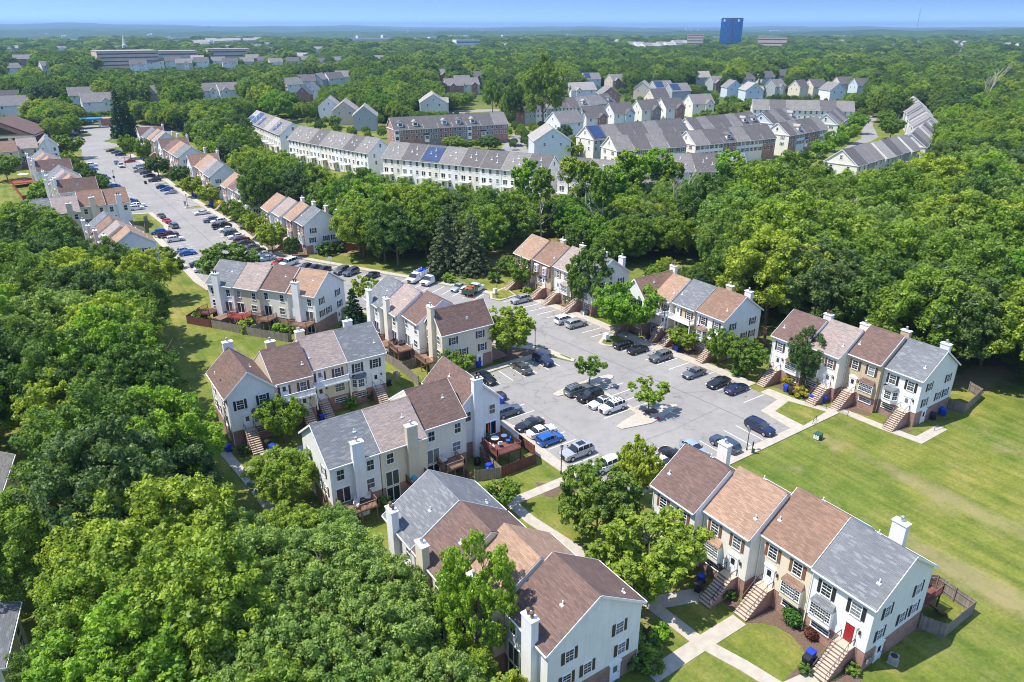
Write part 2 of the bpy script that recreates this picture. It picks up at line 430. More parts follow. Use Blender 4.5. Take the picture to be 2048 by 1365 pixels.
# ------------------------------------------------------------------ setting: ground, roads, paths
def ground_material():
    m, nt, bs = new_mat('grass_and_far_woods')
    p = geo_pos(nt)
    big = noise(nt, p, 0.035, 5); mid = noise(nt, p, 0.22, 5, 0.62); fine = noise(nt, p, 2.6, 5, 0.7)
    st = nt.nodes.new('ShaderNodeMapping'); st.inputs['Rotation'].default_value = (0, 0, 0.35); st.inputs['Scale'].default_value = (0.7, 0.07, 1)
    nt.links.new(p, st.inputs[0]); mow = noise(nt, st.outputs[0], 1.0, 4)
    g = ramp(nt, mid, [(0.30, (0.095, 0.130, 0.024)), (0.50, (0.150, 0.172, 0.040)), (0.70, (0.215, 0.200, 0.066))])
    g = mixc(nt, 1.0, g, ramp(nt, big, [(0.35, (0.74, 0.88, 0.74)), (0.65, (1.24, 1.1, 1.06))]), 'MULTIPLY')
    g = mixc(nt, 1.0, g, ramp(nt, fine, [(0.25, (0.62, 0.68, 0.6)), (0.75, (1.3, 1.25, 1.2))]), 'MULTIPLY')
    g = mixc(nt, 1.0, g, ramp(nt, mow, [(0.35, (0.78, 0.84, 0.78)), (0.65, (1.2, 1.15, 1.08))]), 'MULTIPLY')
    dry = noise(nt, p, 0.13, 6, 0.7)
    g = mixc(nt, ramp(nt, dry, [(0.56, (0, 0, 0)), (0.72, (0.7, 0.7, 0.7))]), g, (0.27, 0.215, 0.105))
    # worn, sun-bleached strips: beside the right wood edge and the beaten track behind the houses
    for (wx, wy, sx, sy, k) in ((*G(1975, 752), 13.0, 4.5, 0.9), (*G(1985, 1180), 3.2, 16.0, 0.55), (*G(1905, 1000), 2.6, 18.0, 0.4), (*G(700, 500), 9.0, 5.0, 0.6), (*G(1100, 975), 4.0, 2.5, 0.5), (*G(990, 520), 9.0, 7.0, 0.6)):
        mp = nt.nodes.new('ShaderNodeMapping'); mp.inputs['Location'].default_value = (-wx / sx, -wy / sy, 0); mp.inputs['Scale'].default_value = (1 / sx, 1 / sy, 0)
        nt.links.new(p, mp.inputs[0]); lv = nt.nodes.new('ShaderNodeVectorMath'); lv.operation = 'LENGTH'; nt.links.new(mp.outputs[0], lv.inputs[0])
        edge = mth(nt, 'ADD', lv.outputs['Value'], mth(nt, 'MULTIPLY_ADD', noise(nt, p, 0.45, 5, 0.7), 1.6, -0.8))
        g = mixc(nt, ramp(nt, edge, [(0.35, (k, k, k)), (0.9, (0, 0, 0))]), g, (0.30, 0.235, 0.13))
    # woods far beyond: tone of tree crowns
    f1 = noise(nt, p, 0.011, 6, 0.75); f2 = noise(nt, p, 0.0012, 4)
    w = ramp(nt, f1, [(0.35, (0.018, 0.042, 0.014)), (0.6, (0.05, 0.095, 0.024)), (0.75, (0.085, 0.13, 0.035))])
    w = mixc(nt, 1.0, w, ramp(nt, f2, [(0.35, (0.75, 0.8, 0.8)), (0.65, (1.2, 1.15, 1.0))]), 'MULTIPLY')
    ln = nt.nodes.new('ShaderNodeVectorMath'); ln.operation = 'LENGTH'; nt.links.new(p, ln.inputs[0])
    far = nt.nodes.new('ShaderNodeMapRange'); far.inputs[1].default_value = 520; far.inputs[2].default_value = 760
    nt.links.new(ln.outputs['Value'], far.inputs[0])
    c = mixc(nt, far.outputs[0], g, w)
    nt.links.new(c, bs.inputs['Base Color']); bs.inputs['Roughness'].default_value = 0.95; bs.inputs['Specular IOR Level'].default_value = 0.1
    bmp = nt.nodes.new('ShaderNodeBump'); bmp.inputs['Strength'].default_value = 0.5; bmp.inputs['Distance'].default_value = 0.12
    nt.links.new(fine, bmp.inputs['Height']); nt.links.new(bmp.outputs[0], bs.inputs['Normal'])
    return m

def hills(x, y):
    """height of the far country: flat near the houses, rolling and rising towards the horizon"""
    d = np.hypot(x, y)
    ang = np.arctan2(x, y) - R(CAM_YAW)                # 0 straight ahead, negative to the left
    k = np.clip((d - 2600) / 4000, 0, 1); k = k * k * (3 - 2 * k)
    h = 16 * np.sin(x * 0.0009 + 1.3) * np.cos(y * 0.0007) + 12 * np.sin(x * 0.0021 + y * 0.0017) + 6 * np.sin(x * 0.0052 - y * 0.0043 + 2)
    k2 = np.clip((d - 9000) / 9000, 0, 1)
    left = np.clip((-ang - 0.12) / 0.4, 0, 1); right = np.clip((ang - 0.30) / 0.3, 0, 1)
    ridge = k2 * (26 + 62 * left + 14 * np.sin(ang * 23) + 9 * np.sin(ang * 61 + 1))
    near_r = np.exp(-((d - 5200) / 1500) ** 2) * right * (34 + 9 * np.sin(ang * 90))
    k3 = np.clip((d - 700) / 500, 0, 1)
    roll = k3 * (3 * np.sin(x * 0.0062 + 1) * np.cos(y * 0.0051) + 2 * np.sin(x * 0.013 + y * 0.010))
    return k * (h + 4) + ridge + near_r + roll

def build_ground():
    rings = [0, 30, 60, 90, 120, 160, 200, 260, 330, 420, 540, 700, 780, 860, 950, 1050, 1160, 1280, 1400, 1540, 1700, 1880, 2080, 2320] + list(np.geomspace(2600, 42000, 60))
    NA = 360
    ang = np.linspace(0, 2 * np.pi, NA, endpoint=False)
    V = [(0, 0, 0)]
    for r in rings[1:]:
        x, y = r * np.sin(ang), r * np.cos(ang)
        z = hills(x, y)
        if r > 2500: z = z + np.random.RandomState(int(r)).rand(NA) * np.clip(r / 1500, 2, 9)
        V += list(zip(x, y, z))
    F = [(0, 1 + (i + 1) % NA, 1 + i) for i in range(NA)]
    for k in range(len(rings) - 2):
        a = 1 + k * NA; b = a + NA
        for i in range(NA):
            j = (i + 1) % NA
            F.append((a + i, a + j, b + j, b + i))
    me = bpy.data.meshes.new('ground'); me.from_pydata(V, [], F); me.update()
    me.materials.append(ground_material())
    return structure('ground', me)
build_ground()

def asphalt_material():
    m, nt, bs = new_mat('worn_asphalt')
    p = geo_pos(nt)
    n1 = noise(nt, p, 0.08, 5, 0.6); n2 = noise(nt, p, 0.6, 6, 0.7); n3 = noise(nt, p, 9.0, 3, 0.7)
    c = ramp(nt, n1, [(0.3, (0.232, 0.218, 0.200)), (0.7, (0.292, 0.274, 0.252))])
    c = mixc(nt, 1.0, c, ramp(nt, n2, [(0.25, (0.83, 0.83, 0.84)), (0.5, (1, 1, 1)), (0.75, (1.08, 1.08, 1.07))]), 'MULTIPLY')
    c = mixc(nt, 1.0, c, ramp(nt, n3, [(0.2, (0.86, 0.86, 0.86)), (0.8, (1.1, 1.1, 1.1))]), 'MULTIPLY')
    oil = noise(nt, p, 0.42, 4, 0.5)
    c = mixc(nt, ramp(nt, oil, [(0.66, (0, 0, 0)), (0.74, (0.6, 0.6, 0.6))]), c, (0.11, 0.11, 0.115))
    vo = nt.nodes.new('ShaderNodeTexVoronoi'); vo.feature = 'DISTANCE_TO_EDGE'; vo.inputs['Scale'].default_value = 0.085
    wv = nt.nodes.new('ShaderNodeVectorMath'); wv.operation = 'ADD'
    nn = nt.nodes.new('ShaderNodeTexNoise'); nn.inputs['Scale'].default_value = 0.35; nn.inputs['Detail'].default_value = 4
    nt.links.new(p, nn.inputs['Vector']); sc = nt.nodes.new('ShaderNodeVectorMath'); sc.operation = 'SCALE'; sc.inputs[3].default_value = 5.0
    nt.links.new(nn.outputs[1], sc.inputs[0]); nt.links.new(p, wv.inputs[0]); nt.links.new(sc.outputs[0], wv.inputs[1]); nt.links.new(wv.outputs[0], vo.inputs['Vector'])
    ck = ramp(nt, vo.outputs[0], [(0.0, (0.6, 0.6, 0.6)), (0.012, (0, 0, 0))])
    ck = mixc(nt, 1.0, ck, ramp(nt, noise(nt, p, 0.05, 2), [(0.5, (0, 0, 0)), (0.6, (1, 1, 1))]), 'MULTIPLY')
    c = mixc(nt, ck, c, (0.12, 0.12, 0.12))
    nt.links.new(c, bs.inputs['Base Color']); bs.inputs['Roughness'].default_value = 0.88; bs.inputs['Specular IOR Level'].default_value = 0.25
    return m
M['asphalt'] = asphalt_material()
M['line'] = plain('road_paint_white', (0.74, 0.73, 0.70), 0.7, 0.2, 3)
M['tar'] = plain('tar_seam', (0.12, 0.12, 0.122), 0.7, 0.15, 3)

def slab(name, pts, z0, z1, mt):
    b = MB(); b.prism(pts, 'z', z0, z1); return structure(name, b.mesh(name, [mt]))

def strip_poly(pts, w):
    L, Rr = [], []
    n = len(pts)
    for i, p in enumerate(pts):
        a = Vector(pts[max(0, i - 1)]); c = Vector(pts[min(n - 1, i + 1)]); q = Vector(p)
        d1 = (q - a).normalized() if i > 0 else (c - q).normalized()
        d2 = (c - q).normalized() if i < n - 1 else d1
        nrm = Vector((-(d1.y + d2.y), d1.x + d2.x)).normalized()
        k = w / 2 / max(0.4, nrm.dot(Vector((-d1.y, d1.x))))
        L.append(tuple(q + nrm * k)); Rr.append(tuple(q - nrm * k))
    return L + Rr[::-1]

kerb_right = [(94.6, 62.7), (94.3, 68.5), (94.0, 76.3), (92.8, 84.9), (92.1, 89.4), (91.6, 96), (91.2, 100.5), (90.8, 107), (89.6, 116.5), (88.3, 124), (87.6, 127.6)]
kerb_upper = [(82.7, 132.1), (77, 144.2), (72.3, 153.2), (68.5, 159.9), (56.1, 182.9), (51.2, 192)]
kerb_street = [(50.3, 196), (50.4, 233), (49.0, 262), (47.8, 284), (47.0, 330), (45.6, 395), (40, 405), (37.5, 419), (37, 443)]
kerb_left = [(29.5, 443), (28.4, 420), (26.3, 400), (26.2, 316), (29.6, 311), (28.2, 303), (27.9, 263.5), (33.2, 261.4), (34.6, 239.7), (33.2, 232.3), (29.6, 224.5), (30.9, 179.7), (32, 172)]
kerb_mid = [(40, 161.5), (54.5, 140.5), (60, 131), (66, 127), (67.5, 110), (74.8, 103), (76.2, 100), (77.2, 93.4), (76.0, 92.6), (74.6, 95.5), (73.8, 98.0), (63.5, 97.6), (56, 97), (54.2, 92), (53.7, 83), (54.3, 79), (54.1, 68), (54.6, 63), (54.6, 55.9)]
road = [(88.5, 55.7), (89.3, 61.8)] + kerb_right + [(82.4, 127.0), (81.2, 129.5)] + kerb_upper + kerb_street + kerb_left + kerb_mid
b = MB(); b.poly([(x, y, 0.012) for x, y in road[::-1]])
me = b.mesh('road', [M['asphalt']])
if me.polygons[0].normal.z < 0: me.flip_normals()
structure('road', me)
# crossing road, bank forecourt and far roads
b = MB()
for poly in ([(100, 262), (150, 252), (330, 250), (430, 236), (470, 232), (470, 240), (380, 262), (330, 268), (240, 275), (262, 290), (192, 302), (148, 296), (110, 288), (0, 295), (0, 276), (60, 266)],
             [(1032, 262), (1150, 268), (1130, 305), (1070, 325), (1020, 330), (1000, 300)],
             [(1733, 235), (1754, 237), (1745, 250), (1757, 275), (1728, 290), (1680, 330), (1640, 345), (1690, 296), (1722, 278), (1726, 255)],
             [(640, 232), (800, 224), (1010, 218), (1010, 222), (800, 232), (640, 242)]):
    q = [G(*p) for p in poly]
    A = sum(q[i][0] * q[(i + 1) % len(q)][1] - q[(i + 1) % len(q)][0] * q[i][1] for i in range(len(q)))
    if A < 0: q = q[::-1]
    b.poly([(x, y, 0.02) for x, y in q])
structure('far_road', b.mesh('far_road', [M['asphalt']]))

def off(pts, dx, dy=0): return [(x + dx, y + dy) for x, y in pts]
SW = 0.13
slab('sidewalk', [(53.9, 88), (53.7, 83), (54.3, 79), (54.1, 68), (54.6, 63), (52.9, 62.6), (52.5, 66), (52.2, 71.6), (52.4, 81.2), (52.2, 88)], 0, SW, M['concrete'])
slab('sidewalk', [(66, 55.7), (88.5, 55.7), (89.3, 61.8), (94.6, 62.7), (94.5, 66), (96.7, 66), (97.3, 61), (99.4, 55.4), (98.9, 54.4), (90.5, 54.3), (66, 54.0)][::-1], 0, SW, M['concrete'])
slab('sidewalk', kerb_right[1:] + [(89.8, 127.8)] + off(kerb_right[1:], 2.2)[::-1], 0.0, SW - 0.003, M['concrete'])
slab('sidewalk', strip_poly(off(kerb_upper, 1.0, 0.5), 1.7), 0, SW, M['concrete'])
slab('sidewalk', strip_poly(off(kerb_street[:6], 1.0), 1.9), 0, SW - 0.006, M['concrete'])
slab('sidewalk', strip_poly([(29.1, 226), (29.9, 179), (31, 171)], 1.8), 0, SW, M['concrete'])
slab('sidewalk', strip_poly([(27.0, 302), (26.9, 264), (27.4, 262.2), (33.0, 260.4), (34.0, 240), (32.5, 232.6), (29.2, 227)], 1.3), 0, SW - 0.003, M['concrete'])
slab('sidewalk', strip_poly([(67.2, 126), (66.6, 110), (73.6, 102.2), (74.6, 98.9), (63.4, 98.7), (55.4, 98.2)][::-1], 1.7), 0, SW, M['concrete'])
slab('sidewalk', strip_poly([(39.2, 160.9), (53.7, 140.0), (59.3, 130.5), (65.5, 126.4)], 1.6), 0, SW - 0.003, M['concrete'])
PW = 0.05
slab('footpath', strip_poly([(42.9, 66), (43.0, 59.7), (44.3, 51.8), (45.2, 42), (45.7, 34.5), (47.0, 30.0), (48.6, 22)], 1.5), -0.02, PW, M['concrete'])
slab('footpath', strip_poly([(43.7, 64), (51.9, 64.1), (53.0, 64.2)], 1.5), -0.02, PW + 0.004, M['concrete'])
slab('footpath', strip_poly([(38.7, 34.1), (45.8, 34.2), (51.3, 34.2)], 1.7), -0.02, PW + 0.004, M['concrete'])
slab('footpath', strip_poly([(45.4, 41.0), (48, 40.0), (51.0, 38.9)], 1.9), -0.02, PW + 0.004, M['concrete'])
slab('footpath', strip_poly([(47.8, 26.0), (51.4, 25.4)], 1.7), -0.02, PW + 0.004, M['concrete'])
slab('footpath', strip_poly([(100.0, 56.2), (100.6, 48.1), (101.4, 43.0), (108.0, 43.0)], 1.6), -0.02, PW, M['concrete'])
slab('footpath', strip_poly([(15.6, 97), (16.2, 91.0), (16.6, 86.1), (17.0, 78)], 1.3), -0.02, PW, M['concrete'])
slab('footpath', strip_poly([(16.6, 90.2), (20.4, 91.4), (30, 92.2), (40, 93)], 1.4), -0.02, PW + 0.004, M['concrete'])
slab('footpath', strip_poly([(20.5, 92.1), (20.5, 94.0)], 1.6), -0.02, PW + 0.008, M['concrete'])
slab('footpath', strip_poly([(27.9, 92.0), (27.9, 95.2)], 1.4), -0.02, PW + 0.008, M['concrete'])
slab('footpath', strip_poly([(35.5, 157.5), (37.0, 158.8)], 1.6), -0.02, PW, M['concrete'])

def verge(name, pts, z, mt): return slab(name, pts, 0.0, z, mt)
GR = bpy.data.materials['grass_and_far_woods']
verge('lawn', [G(1550, 824), G(1577, 804), G(1652, 825), G(1607, 853)], SW + 0.012, GR)
verge('lawn', [G(205, 283), G(250, 291), G(325, 283), G(332, 266), G(245, 273)], 0.06, GR)
verge('lawn', [G(150, 272), G(185, 272), G(178, 266), G(152, 267)], 0.06, GR)
# kerbed islands
def island(pts, grass=None):
    slab('traffic_island', pts, 0, 0.14, M['kerb'])
    if grass: slab('lawn', grass, 0.1, 0.152, GR)
island([(65.2, 84.8), (65.6, 83.7), (67.5, 83.5), (77.6, 83.7), (78.4, 84.5), (77.8, 85.3), (73.7, 85.7), (67.4, 85.4)])
island([(66.9, 70.9), (67.2, 69.8), (72.2, 68.6), (79.2, 69.9), (79.8, 70.8), (77.9, 71.7), (73.3, 72.3), (72.95, 83.4), (72.45, 83.4), (72.3, 72.2), (69.5, 71.7)][::-1])
island([(85.3, 96.9), (85.2, 95.5), (86.4, 94.2), (91.0, 94.0), (91.0, 98.6), (87.7, 98.5)][::-1], [(86.0, 96.6), (86.0, 95.6), (86.7, 94.8), (90.9, 94.6), (90.9, 98.0), (87.9, 97.9)][::-1])
island([(74.7, 98.2), (75.0, 95.6), (76.2, 92.8), (77.0, 93.6), (76.0, 99.6), (74.7, 101.6)], [(75.9, 96.6), (76.3, 94.0), (76.7, 94.2), (76.3, 96.8)])
island([(81.4, 129.4), (82.6, 127.2), (87.5, 127.8), (88.5, 134.2), (83.2, 132.6)], [(82.0, 129.4), (82.9, 127.8), (87.2, 128.3), (88.0, 133.6), (83.5, 131.9)])
for bb in (261.5, 311.0, 345.0, 386):
    aa = 50.0 if bb < 250 else 49 - (bb - 262) * 0.025
    island([(aa - 5.4, bb - 0.9), (aa - 0.3, bb - 1.5), (aa - 0.3, bb + 1.5), (aa - 5.0, bb + 1.2), (aa - 5.7, bb + 0.3)],
           [(aa - 4.9, bb - 0.6), (aa - 0.4, bb - 1.1), (aa - 0.4, bb + 1.1), (aa - 4.7, bb + 0.8)])
island([(44.9, 216.3), (50.2, 215.9), (50.2, 218.4), (44.9, 218.1), (44.3, 217.2)], [(45.3, 216.6), (50.1, 216.3), (50.1, 218.0), (45.3, 217.8)])

# parking lines
b = MB()
def pline(x0, y0, x1, y1, w=0.125):
    d = Vector((x1 - x0, y1 - y0)); n = Vector((-d.y, d.x)).normalized() * w / 2
    q = [(x0 + n.x, y0 + n.y), (x0 - n.x, y0 - n.y), (x1 - n.x, y1 - n.y), (x1 + n.x, y1 + n.y)]
    b.poly([(x, y, 0.018) for x, y in q][:4])
def kerb_at(bv):
    for (x0, y0), (x1, y1) in zip(kerb_right, kerb_right[1:]):
        if min(y0, y1) <= bv <= max(y0, y1): return x0 + (x1 - x0) * (bv - y0) / (y1 - y0)
    return 94.3
bv = 65.2
while bv < 93: pline(kerb_at(bv) - 5.1, bv, kerb_at(bv) - 0.05, bv); bv += 2.62
bv = 100.0
while bv < 127: pline(kerb_at(bv) - 5.1, bv, kerb_at(bv) - 0.05, bv); bv += 2.62
for i in range(10): pline(54.6, 60.9 + 2.65 * i + (0.2 if i < 3 else 0.0), 59.6, 60.9 + 2.65 * i + (0.2 if i < 3 else 0.0))
for i in range(7): pline(57.7 + 2.55 * i, 92.8, 57.7 + 2.55 * i, 97.4)
for bv in (73.9, 76.5, 79.0, 81.5):
    pline(67.2, bv, 72.4, bv); pline(73.0, bv, 78.0, bv)
for i in range(11): pline(58.6 + 2.65 * i, 56.0, 58.6 + 2.65 * i, 61.0)
d = Vector((-0.464, 0.886)); n = Vector((-0.886, -0.464)); p0 = Vector((82.2, 133.2))
for i in range(22):
    q = p0 + d * (2.72 * i); pline(q.x, q.y, q.x + n.x * 5.1, q.y + n.y * 5.1)
bv = 198.5
while bv < 392:
    k = np.interp(bv, [y for x, y in kerb_street[:6]], [x for x, y in kerb_street[:6]])
    if not any(abs(bv - t) < 2.2 for t in (217.2, 261.5, 311, 345, 386)): pline(k - 5.2, bv, k - 0.1, bv)
    bv += 2.7
for i in range(14): pline(31.0, 184 + 2.75 * i, 36.0, 184 + 2.75 * i)
for i in range(13): pline(28.1, 267 + 2.75 * i, 33.2, 267 + 2.75 * i)
structure('parking_lines', b.mesh('parking_lines', [M['line']]))
b = MB()
def seam(pts, w=0.13):
    q = strip_poly(pts, w)
    n = len(pts)
    for i in range(n - 1):
        b.poly([(*q[i + 1], 0.024), (*q[i], 0.024), (*q[2 * n - 1 - i], 0.024), (*q[2 * n - 2 - i], 0.024)])
seam([(39.4, 400), (40.0, 330), (40.6, 262), (40.8, 210), (42.5, 190), (49, 173), (62, 150), (72, 132), (78.5, 116), (80.6, 100), (82.6, 84), (84.4, 70), (85.2, 60)])
seam([(80.6, 100), (84, 99), (86, 98.2)], 0.05); seam([(59.9, 86), (60.2, 74), (60.0, 62)], 0.06); seam([(62, 90.2), (70, 91.0), (79, 90.4)], 0.05)
seam([(66, 65.6), (74, 65.4), (84.4, 66.2)], 0.06); seam([(79.3, 83.5), (82.4, 84.6), (87, 84.2)], 0.05); seam([(82, 74), (88, 71)], 0.05)
structure('road_seam', b.mesh('road_seam', [M['tar']]))
b = MB()
for (x, y, r) in ((60.7, 60.6, 0.45), (93.4, 68.3, 0.3), (75.4, 100.3, 0.45), (46.7, 55.1, 0.45)):
    b.prism([(x + r * math.cos(t), y + r * math.sin(t)) for t in np.linspace(0, 6.283, 14)[:-1]], 'z', 0, 0.03 if x < 70 and x > 50 else 0.155)
structure('manhole_cover', b.mesh('manhole_cover', [M['metal_rust']]))
M['stain'] = plain('oil_stain', (0.105, 0.10, 0.097), 0.6, 0.3, 6)
b = MB(); gs = random.Random(4)
def stain(x, y, r):
    b.poly([(x + r * gs.uniform(.5, 1.2) * math.cos(t), y + r * gs.uniform(.5, 1.2) * math.sin(t), 0.021) for t in np.linspace(0, 6.283, 10)[:-1]])
for i in range(10): stain(57.5 + gs.uniform(-1, 1), 62.3 + 2.65 * i, gs.uniform(.12, .4))
for i in range(24): stain(kerb_at(66 + 2.62 * i) - 2.4 + gs.uniform(-1, 1), 66.4 + 2.62 * i, gs.uniform(.1, .38))
for i in range(6): stain(59 + 2.55 * i, 95 + gs.uniform(-1, 1), gs.uniform(.1, .35))
for i in range(3): stain(69.6, 75.2 + 2.6 * i, .3); stain(75.6, 75.2 + 2.6 * i + .2, gs.uniform(.2, .6))
for i in range(26): stain(46.5 + gs.uniform(-1.4, 1.4), 200 + 2.7 * i, gs.uniform(.15, .45))
structure('oil_stains', b.mesh('oil_stains', [M['stain']]))
# mulch beds
for pts in ([G(1250 + x / 2.6507, 850 + y / 2.6507) for x, y in ((640, 1050), (760, 930), (960, 1040), (1105, 1140), (985, 1340), (900, 1400), (850, 1345), (925, 1275), (955, 1225), (940, 1180), (880, 1115), (800, 1070), (720, 1050))], [(51.8, 37.0), (53.4, 37.6), (53.4, 35.8), (51.8, 35.4)],
            [(51.6, 24.2), (54.9, 24.2), (54.9, 22.8), (51.4, 22.6)], [(98.2, 68.5), (99.8, 68.5), (100.8, 62), (98.3, 63.4)], [(99.8, 56.6), (103.0, 56.6), (103.2, 51.5), (102, 51.4), (101.2, 53.4)],
            [(102.0, 48.9), (103.4, 48.9), (103.4, 45.0), (102.2, 45.2)], [(93.8, 93.6), (97.2, 93.6), (97.4, 80), (95.4, 80)], [(90.4, 124.5), (92.4, 124.5), (93.0, 110), (91.8, 110)],
            [(66.4, 105.4), (72.4, 104.5), (74.0, 100.0), (66.0, 99.9)], [(17.0, 94.9), (19.6, 94.9), (19.4, 96.9), (17.0, 96.9)], [(48.2, 66.0), (52.0, 61.6), (50.0, 60.4), (47.5, 62.6)],
            [(49.4, 58.6), (51.2, 58.4), (51.0, 56.6), (49.2, 56.8)], [(73.6, 72.2), (75.8, 71.9), (75.6, 70.4), (73.4, 70.6)],
            [(59.2, 185.6), (57.6, 183.0), (52.6, 198), (52.6, 235), (54.6, 235), (55.4, 205)], [(52.0, 262), (54.0, 262), (53.6, 300), (51.0, 300)]):
    A = sum(pts[i][0] * pts[(i + 1) % len(pts)][1] - pts[(i + 1) % len(pts)][0] * pts[i][1] for i in range(len(pts)))
    slab('mulch_bed', pts if A > 0 else pts[::-1], -0.02, 0.026 if pts[0][0] != 73.6 else 0.16, M['soil'])

# ------------------------------------------------------------------ building kit
def win_mesh(w, h, nx=2, ny=4, far=False):
    def fn():
        b = MB(); t = 0.09 if not far else 0.12
        b.box(-w / 2 - t, w / 2 + t, -0.07, 0.0, h, h + t); b.box(-w / 2 - t - 0.03, w / 2 + t + 0.03, -0.1, 0.0, -t, 0)
        b.box(-w / 2 - t, -w / 2, -0.07, 0.0, 0, h); b.box(w / 2, w / 2 + t, -0.07, 0.0, 0, h)
        b.box(-w / 2, w / 2, -0.06, -0.01, h / 2 - 0.035, h / 2 + 0.035)
        for i in range(1, nx): b.box(-w / 2 + w * i / nx - 0.009, -w / 2 + w * i / nx + 0.009, -0.045, -0.01, 0, h)
        for j in range(1, ny):
            if 2 * j != ny: b.box(-w / 2, w / 2, -0.043, -0.01, h * j / ny - 0.008, h * j / ny + 0.008)
        if far: b.poly([(-w / 2, -0.02, 0), (w / 2, -0.02, 0), (w / 2, -0.02, h), (-w / 2, -0.02, h)], 1)
        return b.mesh('window', [M['trim'], M['pane']] if far else [M['trim']])
    return cached(('win', w, h, nx, ny, far), fn)

def pane_mesh(w, h):
    def fn():
        b = MB(); b.poly([(-w / 2, -0.02, 0), (w / 2, -0.02, 0), (w / 2, -0.02, h), (-w / 2, -0.02, h)])
        return b.mesh('pane', [M['pane']])
    return cached(('pane', w, h), fn)

def shutter_mesh(h, key, w=0.36):
    def fn():
        b = MB(); b.box(-w / 2, w / 2, -0.05, 0, -0.05, h + 0.05)
        n = max(3, int(h / 0.22))
        for i in range(n): b.box(-w / 2 + 0.05, w / 2 - 0.05, -0.062, -0.05, 0.03 + h * i / n, 0.03 + h * (i + 0.6) / n)
        return b.mesh('shutter', [M[key]])
    return cached(('shut', h, key, w), fn)

def add_window(root, x, y, z, rz, w=0.95, h=1.45, nx=2, ny=4, shut=None, far=False):
    f = link('window', win_mesh(w, h, nx, ny, far), root, (x, y, z), rz)
    if not far: link('pane', pane_mesh(w, h), f)
    if shut:
        for s in (-1, 1):
            o = s * (w / 2 + 0.09 + 0.19)
            link('shutter', shutter_mesh(h, shut), root, (x + o * math.cos(rz), y + o * math.sin(rz), z), rz)
    return f

def door_mesh():
    def fn():
        b = MB(); b.box(-0.46, 0.46, -0.06, 0, 0, 2.05)
        for zz in (0.2, 1.15):
            for s in (-1, 1): b.box(s * 0.21 - 0.14, s * 0.21 + 0.14, -0.075, -0.06, zz, zz + 0.7)
        return b
    return fn
def add_door(root, x, y, z, rz, mt='door_white', pediment=True, glass_top=False):
    d = link('door', cached(('door', mt), lambda: door_mesh()().mesh('door', [M[mt]])), root, (x, y, z), rz)
    def fr():
        b = MB(); b.box(-0.62, -0.46, -0.1, 0, 0, 2.1); b.box(0.46, 0.62, -0.1, 0, 0, 2.1); b.box(-0.7, 0.7, -0.14, 0, 2.1, 2.28)
        if pediment: b.prism([(-0.78, 2.28), (0.78, 2.28), (0, 2.66)], 'y', -0.14, 0)
        return b.mesh('door_frame', [M['trim']])
    link('door_frame', cached(('doorframe', pediment), fr), d)
    def hd():
        b = MB(); b.tube((0.36, -0.14, 1.0), (0.36, -0.06, 1.0), 0.035, n=6); return b.mesh('handle', [M['metal_dark']])
    link('handle', cached('dhandle', hd), d)
    if glass_top: link('pane', cached('dpane', lambda: pane_mesh(0.5, 0.75)), d, (0, -0.062, 1.1))
    return d

def add_stairs(root, x, top, n=11, w=1.5, landing=1.1, turn=None, mt='tread', rail=True, y0=0.0):
    """straight flight from the door down to the garden, in front of the wall (towards -y)"""
    run = 0.29; h = top / n
    def fn():
        b = MB()
        b.box(-w / 2, w / 2, y0 - landing, y0 - 0.01, 0, top - 0.07, 1)
        b.box(-w / 2 - 0.04, w / 2 + 0.04, y0 - landing - 0.04, y0 - 0.01, top - 0.07, top)
        for i in range(1, n):
            ya = y0 - landing - run * i; zt = top - h * i
            b.box(-w / 2, w / 2, ya, ya + run - 0.002, 0, zt - 0.07, 1)
            b.box(-w / 2 - 0.04, w / 2 + 0.04, ya - 0.05, ya + run - 0.045, zt - 0.07, zt)
        return b.mesh('stairs', [M[mt], M['brick']])
    s = link('stairs', cached(('stairs', n, w, landing, round(top, 2), mt, y0), fn), root, (x, 0, 0))
    if rail:
        def rf():
            b = MB(); yb = y0 - landing - run * (n - 1)
            b.bar((0, y0 - 0.1, top + 0.9), (0, y0 - landing, top + 0.9), 0.05, 0.05); b.bar((0, y0 - landing, top + 0.9), (0, yb, h + 0.9), 0.05, 0.05)
            k = 0
            while k <= n - 1:
                yy = y0 - landing - run * k; b.bar((0, yy, top - h * k), (0, yy, top - h * k + 0.9), 0.03, 0.03); k += 2
            b.bar((0, y0 - 0.1, top), (0, y0 - 0.1, top + 0.9), 0.03, 0.03)
            return b.mesh('handrail', [M['metal_dark']])
        me = cached(('rail', n, landing, round(top, 2), y0), rf)
        for sg in (-1, 1): link('handrail', me, s, (sg * (w / 2 - 0.05), 0, 0))
    return s

